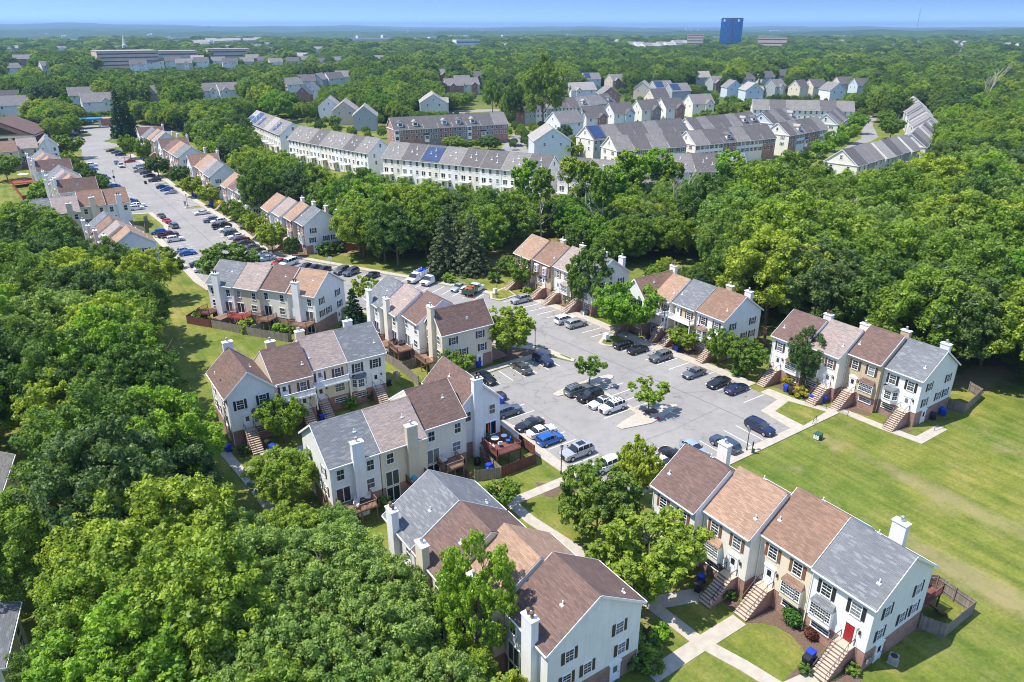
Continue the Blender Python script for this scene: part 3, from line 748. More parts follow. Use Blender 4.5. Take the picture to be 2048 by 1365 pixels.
def add_bay(root, x, z, roofm, wallm, w=2.3, bow=False, d=0.55):
    h = 1.35
    b = MB()
    if bow:
        prof = [(-w / 2, 0), (-w / 4, -d - 0.15), (w / 4, -d - 0.15), (w / 2, 0)]
    else:
        prof = [(-w / 2, 0), (-w / 2, -d), (w / 2, -d), (w / 2, 0)]
    b.prism(prof, 'z', z - 0.75, z + h + 0.1)
    o = link('bay_window', b.mesh('bay_window', [M[wallm]]), root, (x, 0, 0))
    r = MB(); zz = z + h + 0.1
    q = [(p[0] * 1.08, p[1] * 1.15 - (0.06 if p[1] < 0 else 0)) for p in prof]
    top = [(p[0] * 0.9, 0.0) for p in prof]
    for i in range(3):
        r.poly([(*q[i], zz), (*q[i + 1], zz), (*top[i + 1], zz + 0.5), (*top[i], zz + 0.5)])
    r.poly([(*p, zz - 0.002) for p in q][::-1])
    link('bay_roof', r.mesh('bay_roof', [M[roofm]]), o)
    # lights of the bay
    if bow:
        segs = [(prof[0], prof[1]), (prof[1], prof[2]), (prof[2], prof[3])]
        for p, q2 in segs:
            dx, dy = q2[0] - p[0], q2[1] - p[1]; L = math.hypot(dx, dy); rz = math.atan2(dy, dx)
            ww = round(L - 0.28, 2)
            if ww > 0.25:
                f = link('window', win_mesh(ww, h - 0.1, 2 if ww < 0.8 else 3, 4), o, ((p[0] + q2[0]) / 2, (p[1] + q2[1]) / 2, z), rz); 
                # pane kept as a sub-part through its window
                link('pane', pane_mesh(ww, h - 0.1), o, ((p[0] + q2[0]) / 2, (p[1] + q2[1]) / 2, z), rz)
    else:
        for (cx, ww, nx) in ((-w * 0.36, w * 0.2, 2), (0, w * 0.42, 4), (w * 0.36, w * 0.2, 2)):
            link('window', win_mesh(round(ww, 2), h - 0.1, nx, 4), o, (cx, -d, z)); link('pane', pane_mesh(round(ww, 2), h - 0.1), o, (cx, -d, z))
    return o

def add_slider(root, x, y, z, rz):
    def fn():
        b = MB(); b.box(-0.95, 0.95, -0.08, 0, 2.05, 2.17); b.box(-0.95, -0.85, -0.08, 0, 0, 2.05); b.box(0.85, 0.95, -0.08, 0, 0, 2.05); b.box(-0.05, 0.05, -0.07, 0, 0, 2.05)
        b.box(-0.95, 0.95, -0.09, 0, -0.08, 0)
        return b.mesh('patio_door', [M['trim']])
    d = link('patio_door', cached('slider', fn), root, (x, y, z), rz)
    link('pane', pane_mesh(1.7, 2.05), d)
    return d

def rail_run(b, p0, p1, z, h=0.95, step=0.16, thick=0.045):
    p0, p1 = Vector((*p0, z)), Vector((*p1, z)); L = (p1 - p0).length; d = (p1 - p0) / L
    up = Vector((0, 0, 1))
    b.bar(p0 + up * h, p1 + up * h, 0.1, 0.05); b.bar(p0 + up * 0.12, p1 + up * 0.12, 0.05, 0.05)
    n = max(2, int(L / step))
    for i in range(n + 1):
        q = p0 + d * (L * i / n); t = 0.09 if i in (0, n) else thick * 0.8
        b.bar(q, q + up * (h + (0.08 if t > 0.05 else 0)), t, t)

def add_deck(root, x0, x1, y0, y1, z, mt, rail=True, stairs=False):
    """deck behind the house (y grows away from the wall)"""
    b = MB(); b.box(x0, x1, y0, y1, z - 0.2, z)
    for px in (x0 + 0.12, x1 - 0.12): b.box(px - 0.07, px + 0.07, y1 - 0.3, y1 - 0.16, 0, z - 0.2)
    b.box((x0 + x1) / 2 - 0.07, (x0 + x1) / 2 + 0.07, y1 - 0.3, y1 - 0.16, 0, z - 0.2)
    if stairs:
        n = 9
        for i in range(n): b.box(x1 + 0.02, x1 + 1.0, y1 - 1.2 + 0 - 0.0 + i * 0.27 - 1.4, y1 - 1.2 + i * 0.27 - 1.4 + 0.25, z - (i + 1) * z / (n + 1) - 0.05, z - (i + 1) * z / (n + 1))
        for xx in (x1 + 0.0, x1 + 1.02): b.bar((xx, y1 - 2.6, z - 0.25), (xx, y1 - 0.1, 0.1), 0.05, 0.25)
    o = link('deck', b.mesh('deck', [M[mt]]), root)
    if rail:
        r = MB(); rail_run(r, (x0 + 0.05, y0), (x0 + 0.05, y1 - 0.05), z); rail_run(r, (x0 + 0.05, y1 - 0.05), (x1 - 0.05, y1 - 0.05), z); rail_run(r, (x1 - 0.05, y0 + (1.2 if stairs else 0)), (x1 - 0.05, y1 - 0.05), z)
        link('railing', r.mesh('railing', [M[mt]]), o)
    return o

def gable_roof(w, depth, eave, rise, mt, ol, orr, oh=0.35, cross=False, th=0.16, rakes=(True, True)):
    """roof shell; ridge along x (or along y when cross)"""
    half = (w if cross else depth) / 2
    k = rise / half
    e0 = eave - oh * k + 0.03
    L = w if cross else depth
    prof = [(-oh, e0), (half, eave + rise + 0.03), (L + oh, e0), (L + oh, e0 + th), (half, eave + rise + 0.03 + th * 1.15), (-oh, e0 + th)]
    b = MB()
    if cross: b.prism(prof, 'y', -ol, depth + orr)
    else: b.prism(prof, 'x', -ol, w + orr)
    # ridge cap shingles
    zt = eave + rise + 0.03 + th * 1.15
    if cross: b.prism([(half - 0.16, zt - 0.16 * k + 0.03), (half + 0.16, zt - 0.16 * k + 0.03), (half, zt + 0.03)], 'y', -ol + 0.003, depth + orr - 0.003)
    else: b.prism([(half - 0.16, zt - 0.16 * k + 0.03), (half + 0.16, zt - 0.16 * k + 0.03), (half, zt + 0.03)], 'x', -ol + 0.003, w + orr - 0.003)
    t = MB()
    def P(along, across, z): return (across, along, z) if cross else (along, across, z)
    a0, a1 = (-ol, depth + orr) if cross else (-ol, w + orr)
    for yy in (-oh - 0.11, L + oh + 0.01):
        if cross: t.box(yy, yy + 0.1, a0, a1, e0 - 0.02, e0 + 0.12)
        else: t.box(a0, a1, yy, yy + 0.1, e0 - 0.02, e0 + 0.12)
    for al, big in ((a0 - 0.022, rakes[0]), (a1 + 0.022, rakes[1])):
        rh_ = 0.24 if big else 0.07
        t.bar(P(al, -oh, e0 + 0.06), P(al, half, eave + rise + 0.09), 0.04, rh_); t.bar(P(al, half, eave + rise + 0.09), P(al, L + oh, e0 + 0.06), 0.04, rh_)
    return b.mesh('roof', [M[mt]]), t.mesh('roof_trim', [M['trim']])

def add_chimney(root, x, y0, top, wallm, w=1.45, d=0.75, flues=1, z0=0.0):
    b = MB(); b.box(x - w / 2, x + w / 2, y0, y0 + d, z0, top)
    c = link('chimney', b.mesh('chimney', [M[wallm]]), root)
    k = MB(); k.box(x - w / 2 - 0.08, x + w / 2 + 0.08, y0 - 0.08, y0 + d + 0.08, top, top + 0.14); link('chimney_cap', k.mesh('chimney_cap', [M['trim']]), c)
    for i in range(flues):
        fx = x + (i - (flues - 1) / 2) * 0.55
        f = MB(); f.tube((fx, y0 + d / 2, top + 0.14), (fx, y0 + d / 2, top + 0.6), 0.15, n=8); f.tube((fx, y0 + d / 2, top + 0.6), (fx, y0 + d / 2, top + 0.68), 0.22, n=8); f.tube((fx, y0 + d / 2, top + 0.72), (fx, y0 + d / 2, top + 0.8), 0.2, 0.12, n=8)
        link('flue', f.mesh('flue', [M['metal_rust'] if flues > 1 else M['metal_grey']]), c)
    return c

def vent_pipe_mesh():
    b = MB(); b.tube((0, 0, -0.2), (0, 0, 0.45), 0.06, n=8); b.prism([(-0.2, -0.2), (0.2, -0.2), (0.2, 0.2), (-0.2, 0.2)], 'z', -0.12, 0.02)
    return b.mesh('vent_pipe', [M['trim']])

def townhouse(label, loc, rz, w, wall, roof, group, depth=10.0, eave=8.0, rise=3.4, base=2.4, cross=False, dz=0.0, shut='shut_black',
              lend=False, rend=False, front='std', door=0.28, bay='box', doorm='door_white', rear=True, chim=None, chimw=None, flues=1,
              deck=None, balcony=False, detail=2, stairs=True, endwall=None, brickm='brick', solar=None, endchim=False, deckx=None):
    eave += dz
    root = thing('townhouse', label, 'townhouse', (*loc, 0), rz, group)
    far = detail < 2
    b = MB(); b.box(0.015, w - 0.015, 0.06, depth - 0.06, -0.3, base); link('basement', b.mesh('basement', [M[brickm]]), root)
    b = MB()
    if cross: b.prism([(0.012, base), (w - 0.012, base), (w - 0.012, eave), (w / 2, eave + rise), (0.012, eave)], 'y', 0, depth)
    else: b.prism([(0, base), (depth, base), (depth, eave), (depth / 2, eave + rise), (0, eave)], 'x', 0.012, w - 0.012)
    wme = b.mesh('wall', [M[wall]] + ([M[endwall]] if endwall else []))
    if endwall:
        for p in wme.polygons:
            if abs(p.normal.x) > 0.9: p.material_index = 1
    if front == 'brick':
        wme.materials.append(M['brick'])
        for p in wme.polygons:
            if p.normal.y < -0.9: p.material_index = len(wme.materials) - 1
    link('wall', wme, root)
    ol, orr = (0.28 if lend else 0.0), (0.28 if rend else 0.0)
    if cross: ol = orr = 0.28
    rme, tme = gable_roof(w - (0.02 if not cross else 0), depth, eave, rise, roof, ol, orr, cross=cross, rakes=(lend or cross or bool(dz), rend or cross or bool(dz)))
    link('roof', rme, root); link('roof_trim', tme, root)
    half = (w if cross else depth) / 2; k = rise / half
    vp = cached('ventpipe', vent_pipe_mesh)
    if cross: link('vent_pipe', vp, root, (w * 0.7, depth * 0.4, eave + (w - w * 0.7) * k + 0.2))
    else:
        link('vent_pipe', vp, root, (w * (0.12 if door < 0.5 else 0.85), depth * 0.16, eave + depth * 0.16 * k + 0.2))
        if detail >= 2: link('vent_pipe', vp, root, (w * 0.3, depth * 0.72, eave + depth * 0.28 * k + 0.2))
    # ---- front
    dx = w * door; ox = w * (1 - door)
    uz = eave - 2.35
    for xx in ((w * 0.26, w * 0.74)): add_window(root, xx, 0, uz, 0, 0.95, 1.45, 2, 4, shut, far)
    if front == 'mansard':
        m = MB(); m.prism([(-0.5, eave - 2.9), (0.0, eave - 2.9), (0.0, eave + 0.1), (-0.12, eave + 0.1)], 'x', 0.2, w - 0.2)
        link('mansard_roof', m.mesh('mansard_roof', [M[roof]]), root)
        for xx in ((w * 0.26, w * 0.74)):
            dm = MB(); dm.box(-0.62, 0.62, 0.0, 0.75, -0.12, 1.6); link('dormer', dm.mesh('dormer', [M['trim']]), root, (xx, -0.78, uz))
            add_window(root, xx, -0.785, uz, 0, 0.8, 1.35, 2, 4, None, far)
    add_door(root, dx, 0, base + 0.06, 0, doorm, glass_top=(detail >= 2 and doorm == 'door_white'))
    if bay == 'box': add_bay(root, ox, base + 0.95, roof, wall, 2.3)
    elif bay == 'bow': add_bay(root, ox, base + 0.95, 'r_grey' if roof == 'r_grey' else roof, wall, 2.5, True, 0.6)
    elif bay == 'win': add_window(root, ox, 0, base + 0.75, 0, 1.5, 1.4, 3, 4, None, far)
    if detail >= 2: add_window(root, ox, 0.06, 1.3, 0, 1.9, 0.6, 3, 2, None)
    if stairs: add_stairs(root, dx, base, n=11 if base > 2.2 else 9, y0=0.06)
    if detail >= 2:
        lm = MB(); lm.box(-0.08, 0.08, -0.2, 0, 0, 0.3); lm.prism([(-0.1, 0.3), (0.1, 0.3), (0, 0.42)], 'y', -0.2, -0.02)
        link('porch_lamp', cached('porchlamp', lambda: lm.mesh('porch_lamp', [M['metal_dark']])), root, (dx + 0.95, 0, base + 1.7))
        dp = MB(); dp.bar((0.1, -0.06, 0.1), (0.1, -0.06, eave - 0.1), 0.08, 0.08); link('downpipe', dp.mesh('downpipe', [M['trim']]), root)
    if balcony:
        bb = MB(); z = eave - 2.75
        bb.box(0.05, w - 0.05, -1.25, -0.005, z - 0.22, z)
        for xx in (0.12, w - 0.12): bb.box(xx - 0.08, xx + 0.08, -1.2, -1.04, base, z - 0.22)
        o = link('balcony', bb.mesh('balcony', [M['trim']]), root)
        r = MB(); rail_run(r, (0.1, -1.2), (w - 0.1, -1.2), z, 0.95, 0.17, 0.06); rail_run(r, (0.1, -1.2), (0.1, -0.05), z); rail_run(r, (w - 0.1, -1.2), (w - 0.1, -0.05), z)
        link('railing', r.mesh('railing', [M['trim']]), o)
        add_door(root, w * 0.26, 0, z + 0.02, 0, 'door_white', False, True)
    # ---- rear
    if rear:
        R2 = math.pi
        if cross and chim is None and not endchim: chim = w * 0.4
        cx = chim
        for xx in (w * 0.2, w * 0.8):
            if cx is None or abs(xx - cx) > 1.25: add_window(root, xx, depth, uz + 0.1, R2, 0.9, 1.4, 2, 2, None, far)
        add_slider(root, w * (0.78 if (cx or 0) < w / 2 else 0.24), depth, base + 0.1, R2)
        if detail >= 2:
            lx = w * (0.24 if (cx or 0) < w / 2 else 0.78)
            if cx is None or abs(lx - cx) > 1.3: add_window(root, lx, depth, base + 0.8, R2, 1.2, 1.3, 2, 2, None)
            add_slider(root, w * (0.78 if (cx or 0) < w / 2 else 0.24), depth - 0.06, 0.1, R2)
        if cx is not None: add_chimney(root, cx, depth + 0.005, eave + (2.4 if not cross else rise + 0.9), chimw or wall, flues=flues)
        if deck and deckx: add_deck(root, deckx[0], deckx[1], depth + 0.01, depth + deckx[2], base - 0.05, deck, True, len(deckx) > 3)
        elif deck:
            add_deck(root, w * 0.42 if (cx or 0) < w / 2 else 0.3, w - 0.3 if (cx or 0) < w / 2 else w * 0.58, depth + 0.01, depth + 3.2, base - 0.05, deck, True, detail >= 2)
    # ---- end walls
    for on, xx, er in ((lend, 0.012, -math.pi / 2), (rend, w - 0.012, math.pi / 2)):
        if not on: continue
        sg = 1 if er > 0 else 1
        for yy, zz in ((depth * 0.24, uz), (depth * 0.78, uz), (depth * 0.2, base + 0.7), (depth * 0.58, base + 0.7), (depth * 0.8, base + 0.7)):
            if endchim and 0.35 < yy / depth < 0.65: continue
            add_window(root, xx, yy, zz, er, 0.85, 1.25, 2, 4, shut, far)
        add_door(root, (0.02 if er < 0 else w - 0.02), depth * 0.26, 0.05, er, 'door_white', True, detail >= 2)
        gv = MB(); gv.box(-0.2, 0.2, -0.05, 0, 0, 0.5)
        link('gable_vent', cached('gablevent', lambda: gv.mesh('gable_vent', [M['trim']])), root, (xx, depth / 2, eave + rise * 0.52), er)
    if endchim:
        b = MB(); xx0, xx1 = (w + 0.005, w + 0.75) if rend else (-0.75, -0.005)
        b.box(xx0, xx1, depth / 2 - 0.8, depth / 2 + 0.8, 0, eave + rise + 0.8); c = link('chimney', b.mesh('chimney', [M[wall]]), root)
        k2 = MB(); k2.tube(((xx0 + xx1) / 2, depth / 2, eave + rise + 0.8), ((xx0 + xx1) / 2, depth / 2, eave + rise + 1.4), 0.18, n=8); link('flue', k2.mesh('flue', [M['metal_rust']]), c)
    if solar:
        add_solar(root, solar, depth, eave, rise, 0.0)
    return root

def add_solar(root, rects, depth, eave, rise, x_off, rear=True, half=None):
    """panels lying on a roof slope; rects = (x0, x1, s0, s1), s along the slope from eave (0) to ridge (1)"""
    half = half or depth / 2
    for (x0, x1, s0, s1) in rects:
        b = MB()
        def Q(x, s, lift):
            y = depth - s * half if rear else s * half
            return (x, y, eave + s * rise + 0.30 + lift)
        lo = [Q(x0, s0, 0), Q(x1, s0, 0), Q(x1, s1, 0), Q(x0, s1, 0)]; hi = [Q(x0, s0, 0.06), Q(x1, s0, 0.06), Q(x1, s1, 0.06), Q(x0, s1, 0.06)]
        if rear: lo, hi = lo[::-1], hi[::-1]
        b.poly(hi); b.poly(lo[::-1])
        for i in range(4): b.poly([lo[i], lo[(i + 1) % 4], hi[(i + 1) % 4], hi[i]])
        link('solar_panel', b.mesh('solar_panel', [M['solar']]), root)

ORD = ['', 'second', 'third', 'fourth', 'fifth', 'sixth', 'seventh', 'eighth', 'ninth', 'tenth', 'eleventh', 'twelfth', 'thirteenth', 'fourteenth']
def ordinals(n, a, z):
    out = []
    for i in range(n):
        if i == 0: out.append(a)
        elif i == n - 1: out.append(z)
        elif i < n / 2: out.append(ORD[i] + ' from ' + a.split()[0].replace('most', '').replace('nearest','near').replace('est',''))
        else: out.append((ORD[n - 1 - i] if n - 1 - i else '') + ' from ' + z.split()[0].replace('most', '').replace('nearest','near').replace('est',''))
    return out
RW = dict(r_brown='brown', r_orange='orange', r_tan='tan brown', r_pink='pinkish tan', r_grey='grey', r_dark='charcoal', r_mid='weathered grey', r_light='pale')
WW = dict(w_white='white', w_cream='cream', w_tan='tan', w_yellowtan='yellow tan', w_beige='beige', w_pale='off-white', w_grey='grey', w_blue='pale blue', w_ivory='ivory', w_brick='brick', w_stone='stone', w_stonegrey='dark grey')

def row(phrase, rz, units, where, group):
    """units: (loc, width, wall, roof, options), already in the order they are read from left to right or near to far"""
    names = ordinals(len(units), *where)
    for nm, (loc, w, wall, roof, o) in zip(names, units):
        extra = ' and cross gable' if o.get('cross') else (' and red door' if o.get('doorm') == 'door_red' else (' and mansard front' if o.get('front') == 'mansard' else ''))
        townhouse(f"{WW[wall]} townhouse with {RW[roof]} roof{extra}, {nm} of {phrase}", loc, rz, w, wall, roof, group, **o)

# ------------------------------------------------------------------ the near townhouses
q90, h180 = R(90), math.pi
LR, NF = ('left end', 'right end'), ('nearest', 'farthest')
row('row beside the wide lawn', -q90, [
    ((52.4, 48.6), 6.35, 'w_white', 'r_brown', dict(lend=True, shut='shut_brown', door=0.27, chim=1.2, depth=9.8)),
    ((53.8, 42.2), 6.2, 'w_ivory', 'r_orange', dict(shut='shut_brown', door=0.72, depth=9.8)),
    ((55.5, 36.0), 6.1, 'w_cream', 'r_tan', dict(shut='shut_brown', door=0.26, depth=9.8, dz=0.15)),
    ((55.45, 29.85), 6.45, 'w_white', 'r_grey', dict(rend=True, door=0.72, doorm='door_red', chim=2.4, depth=9.8, deck='deck_red', deckx=(3.9, 6.3, 4.4, 1)))], LR, 'townhouses by the wide lawn')
row('bottom centre row', q90, [
    ((38.3, 35.7), 6.5, 'w_white', 'r_brown', dict(lend=True, shut='shut_dark', chim=2.1, flues=2, depth=10.6, dz=0.15, brickm='brick_dark')),
    ((37.0, 42.3), 6.1, 'w_beige', 'r_orange', dict(shut='shut_brown', chim=2.4, depth=10.6)),
    ((35.4, 48.0), 5.9, 'w_cream', 'r_brown', dict(shut='shut_brown', chim=3.4, depth=10.8)),
    ((35.3, 53.95), 6.4, 'w_white', 'r_grey', dict(rend=True, chim=3.9, flues=2, depth=10.8, dz=0.1))], NF, 'townhouses at the bottom centre')
row('row by the car park', h180, [
    ((29.25, 82.4), 6.45, 'w_white', 'r_grey', dict(rend=True, chim=2.9, deckx=(1.8, 6.0, 2.8), deck='deck_brown', shut='shut_dark', depth=9.7)),
    ((35.75, 82.4), 6.4, 'w_cream', 'r_pink', dict(chim=2.2, deckx=(0.4, 3.2, 2.3), deck='deck_red', depth=9.7, chimw='w_beige')),
    ((42.6, 84.0), 6.6, 'w_pale', 'r_brown', dict(deckx=(1.8, 4.7, 2.6), deck='deck_brown', depth=9.7, dz=0.15)),
    ((49.3, 86.2), 6.6, 'w_white', 'r_brown', dict(cross=True, rise=3.1, chim=3.9, flues=2, deckx=(-0.3, 3.8, 5.2, 1), deck='deck_red', dz=0.1))], LR, 'townhouses left of the car park')
row('row with white balconies', 0, [
    ((17.2, 97.6), 6.7, 'w_white', 'r_brown', dict(cross=True, rise=3.1, lend=True, door=0.36, shut='shut_black', chim=3.4, endwall=None)),
    ((24.0, 98.3), 6.0, 'w_beige', 'r_brown', dict(door=0.72, shut='shut_red', balcony=True, bay='win', chim=3.0, depth=9.6)),
    ((30.05, 99.9), 6.0, 'w_cream', 'r_pink', dict(door=0.24, shut='shut_red', balcony=True, bay='win', chim=2.2, depth=9.6)),
    ((36.1, 99.8), 6.35, 'w_white', 'r_grey', dict(rend=True, door=0.72, bay='bow', chim=4.4, depth=9.6))], LR, 'townhouses with white balconies')
e_n, e_d = Vector((0.83, 0.56)), 10.0
def e_loc(rx, ry): return (rx + e_n.x * (e_d + 0.35), ry + e_n.y * (e_d + 0.35))
row('row behind the picket fence', R(124), [
    (e_loc(30.3, 145.9), 6.5, 'w_white', 'r_grey', dict(rend=True, chim=3.6, flues=2, deckx=(4.5, 7.5, 2.8), deck='deck_red')),
    (e_loc(34.0, 141.0), 6.3, 'w_beige', 'r_pink', dict(deckx=(2.4, 6.2, 2.8), deck='deck_bright', shut='shut_dark')),
    (e_loc(38.2, 136.3), 6.4, 'w_pale', 'r_brown', dict(deckx=(3.2, 6.3, 2.6), deck='deck_brown', dz=0.15)),
    (e_loc(42.0, 131.3), 6.4, 'w_white', 'r_orange', dict(lend=True, chim=3.9, flues=2, deckx=(0.5, 4.8, 2.8), deck='deck_brown', shut='shut_dark'))], LR, 'townhouses behind the picket fence')
row('middle row', q90, [
    ((60.3, 119.15), 6.2, 'w_white', 'r_grey', dict(rend=True, chim=3.3, deck='deck_red')),
    ((61.0, 112.9), 6.2, 'w_pale', 'r_pink', dict(chim=3.4, deck='deck_brown')),
    ((62.3, 106.9), 6.0, 'w_white', 'r_brown', dict(deckx=(2.8, 6.4, 3.1), deck='deck_brown', dz=0.1)),
    ((63.6, 100.8), 6.1, 'w_cream', 'r_brown', dict(cross=True, rise=3.3, lend=True, chim=3.0, deckx=(1.8, 6.2, 2.4), deck='deck_brown', shut='shut_dark', chimw='w_cream'))], LR, 'townhouses in the middle of the car park')
row('right edge row', -q90, [
    ((100.2, 69.1), 6.1, 'w_white', 'r_brown', dict(lend=True, door=0.26, chim=3.0, flues=2, shut='shut_dark')),
    ((101.3, 63.0), 5.75, 'w_ivory', 'r_pink', dict(door=0.74, shut='shut_brown', chim=3.0)),
    ((103.3, 57.25), 5.7, 'w_tan', 'r_brown', dict(door=0.28, shut='shut_dark', dz=0.45, chim=3.2, depth=9.8)),
    ((104.2, 51.55), 5.95, 'w_white', 'r_grey', dict(rend=True, door=0.72, bay='bow', chim=3.4, deck='deck_brown', brickm='brick_dark'))], LR, 'townhouses in front of the right woods')
row('row across the road', -q90, [
    ((94.9, 100.6), 5.6, 'w_white', 'r_tan', dict(cross=True, rise=2.9, lend=True, chim=2.8, flues=2)),
    ((97.3, 95.0), 4.6, 'w_ivory', 'r_orange', dict(door=0.7, bay=None, shut='shut_brown', balcony=True)),
    ((98.0, 90.4), 5.75, 'w_tan', 'r_grey', dict(door=0.25, bay='win', balcony=True, chim=4.6, shut='shut_dark')),
    ((98.4, 84.65), 6.5, 'w_white', 'r_tan', dict(rend=True, door=0.74, bay='bow', chim=3.0, flues=1, shut='shut_dark', deck='deck_brown'))], LR, 'townhouses across the road')
row('upper row', -q90, [
    ((91.4, 134.2), 6.4, 'w_beige', 'r_orange', dict(lend=True, front='brick', chim=4.6)),
    ((92.2, 127.75), 6.4, 'w_tan', 'r_tan', dict(front='mansard', door=0.6, bay='win', chim=4.4)),
    ((92.9, 121.3), 6.2, 'w_ivory', 'r_pink', dict(chim=4.6, shut='shut_brown')),
    ((93.6, 115.05), 6.2, 'w_white', 'r_grey', dict(rend=True, chim=3.4, shut='shut_dark'))], LR, 'townhouses beyond the upper parking bays')
row('brick-gabled street row', -q90, [
    ((56.4, 213.4), 7.2, 'w_white', 'r_orange', dict(lend=True, chim=5.4, detail=1)),
    ((57.3, 206.2), 7.2, 'w_white', 'r_pink', dict(chim=5.0, detail=1, shut='shut_red')),
    ((58.3, 199.0), 6.6, 'w_beige', 'r_orange', dict(chim=4.8, detail=1, front='brick')),
    ((59.2, 192.3), 6.4, 'w_white', 'r_grey', dict(rend=True, chim=4.4, detail=2, front='brick'))], NF[::-1], 'brick townhouses along the street')
row('row by the yellow cover', -q90, [
    ((54.9, 253.6), 6.5, 'w_white', 'r_orange', dict(lend=True, detail=1, front='brick')),
    ((55.7, 247.0), 6.3, 'w_pale', 'r_brown', dict(detail=1, dz=0.2)),
    ((56.2, 240.7), 6.3, 'w_ivory', 'r_pink', dict(detail=1)),
    ((56.6, 234.3), 6.3, 'w_white', 'r_grey', dict(rend=True, detail=1))], NF[::-1], 'townhouses up the right side of the street')
row('third farthest right street row', -q90, [
    ((54.5, 304.5), 8.4, 'w_white', 'r_tan', dict(cross=True, rise=3.3, lend=True, detail=1, depth=10.6, chim=4.0)),
    ((55.8, 296.1), 8.6, 'w_white', 'r_orange', dict(detail=1, front='brick', rise=3.7, depth=10.6)),
    ((55.4, 287.5), 8.8, 'w_pale', 'r_pink', dict(detail=1, rise=3.7, depth=10.6, chim=6)),
    ((55.0, 278.7), 9.0, 'w_white', 'r_grey', dict(rend=True, detail=1, front='brick', rise=3.7, depth=10.6, chim=5))], NF[::-1], 'townhouses up the right side of the street')
row('second farthest right street row', -q90, [
    ((53.4, 357.0), 9.0, 'w_white', 'r_brown', dict(cross=True, rise=3.3, lend=True, detail=1, depth=11.4, chim=4.5)),
    ((54.2, 348.0), 9.6, 'w_white', 'r_brown', dict(detail=1, front='brick', rise=3.7, depth=11)),
    ((54.2, 338.4), 9.6, 'w_white', 'r_orange', dict(detail=1, rise=3.7, depth=11)),
    ((54.4, 328.8), 9.6, 'w_white', 'r_grey', dict(rend=True, detail=1, front='brick', rise=3.7, depth=11, chim=5))], NF[::-1], 'townhouses up the right side of the street')
row('farthest right street row', -q90, [
    ((52.2, 404.0), 8.2, 'w_white', 'r_brown', dict(cross=True, rise=3.3, lend=True, detail=1, depth=11, chim=4.2)),
    ((53.0, 395.8), 8.0, 'w_white', 'r_grey', dict(detail=1, front='brick', rise=3.7)),
    ((54.2, 387.8), 8.0, 'w_pale', 'r_orange', dict(detail=1, rise=3.7, chim=5)),
    ((54.9, 379.8), 7.8, 'w_white', 'r_pink', dict(rend=True, detail=1, front='brick', rise=3.7, chim=5))], NF[::-1], 'townhouses up the right side of the street')
row('left street row with chimneyed backs', h180, [
    ((5.6, 247.6), 6.8, 'w_white', 'r_grey', dict(rend=True, detail=1)),
    ((12.3, 247.6), 6.6, 'w_beige', 'r_pink', dict(detail=1, chim=2.6)),
    ((19.2, 251.6), 6.7, 'w_cream', 'r_tan', dict(detail=1, chim=3.3, dz=0.3, flues=1)),
    ((25.6, 252.4), 6.3, 'w_white', 'r_tan', dict(lend=True, detail=1, chim=2.7, flues=2))], LR, 'townhouses on the left side of the street')
row('left street row half behind trees', q90, [
    ((24.0, 190.3), 6.4, 'w_white', 'r_orange', dict(lend=True, detail=1, chim=3.6)),
    ((22.7, 196.8), 6.4, 'w_beige', 'r_pink', dict(detail=1, chim=3.0, dz=0.1)),
    ((21.8, 203.3), 6.4, 'w_cream', 'r_tan', dict(detail=1, chim=3.2)),
    ((21.4, 209.8), 6.4, 'w_white', 'r_grey', dict(rend=True, detail=1, chim=3.4))], NF, 'townhouses on the left side of the street')
row('staggered row near the red deck', q90, [
    ((20.2, 269.4), 6.5, 'w_white', 'r_brown', dict(cross=True, rise=3.2, lend=True, detail=1, shut='shut_dark', depth=10.8)),
    ((18.9, 276.0), 6.8, 'w_pale', 'r_orange', dict(detail=1, chim=3.2)),
    ((17.8, 283.0), 7.0, 'w_pale', 'r_pink', dict(detail=1, chim=3.5, dz=0.5)),
    ((17.3, 290.2), 7.2, 'w_white', 'r_grey', dict(rend=True, detail=1, chim=3.5, dz=0.8))], NF, 'townhouses on the left side of the street')
row('row above the red deck', q90, [
    ((16.8, 315.2), 6.5, 'w_white', 'r_brown', dict(cross=True, rise=3.2, lend=True, detail=1, depth=11.0)),
    ((15.6, 322.0), 7.0, 'w_pale', 'r_orange', dict(detail=1, chim=3.2)),
    ((14.8, 329.2), 7.0, 'w_pale', 'r_orange', dict(detail=1, chim=3.5, dz=0.4)),
    ((14.6, 336.4), 7.4, 'w_white', 'r_grey', dict(rend=True, detail=1, chim=3.5, dz=0.7))], NF, 'townhouses on the left side of the street')
row('row by the forecourt', h180, [
    ((1.9, 386.6), 13.0, 'w_beige', 'r_tan', dict(detail=1, rend=True)),
    ((9.7, 393.0), 7.6, 'w_beige', 'r_pink', dict(detail=1)),
    ((17.2, 394.4), 7.4, 'w_white', 'r_pink', dict(cross=True, rise=3.6, detail=1, chim=3.7))], LR, 'townhouses at the far left')

# ------------------------------------------------------------------ three-storey rows beyond the wood
def far_window(root, x, y, z, rz, shut=None, w=1.0, h=1.5):
    o = link('window', win_mesh(w, h, 2, 2, True), root, (x, y, z), rz)
    if shut:
        for s in (-1, 1):
            q = s * (w / 2 + 0.12 + 0.19); link('shutter', shutter_mesh(h, shut), root, (x + q * math.cos(rz), y + q * math.sin(rz), z), rz)

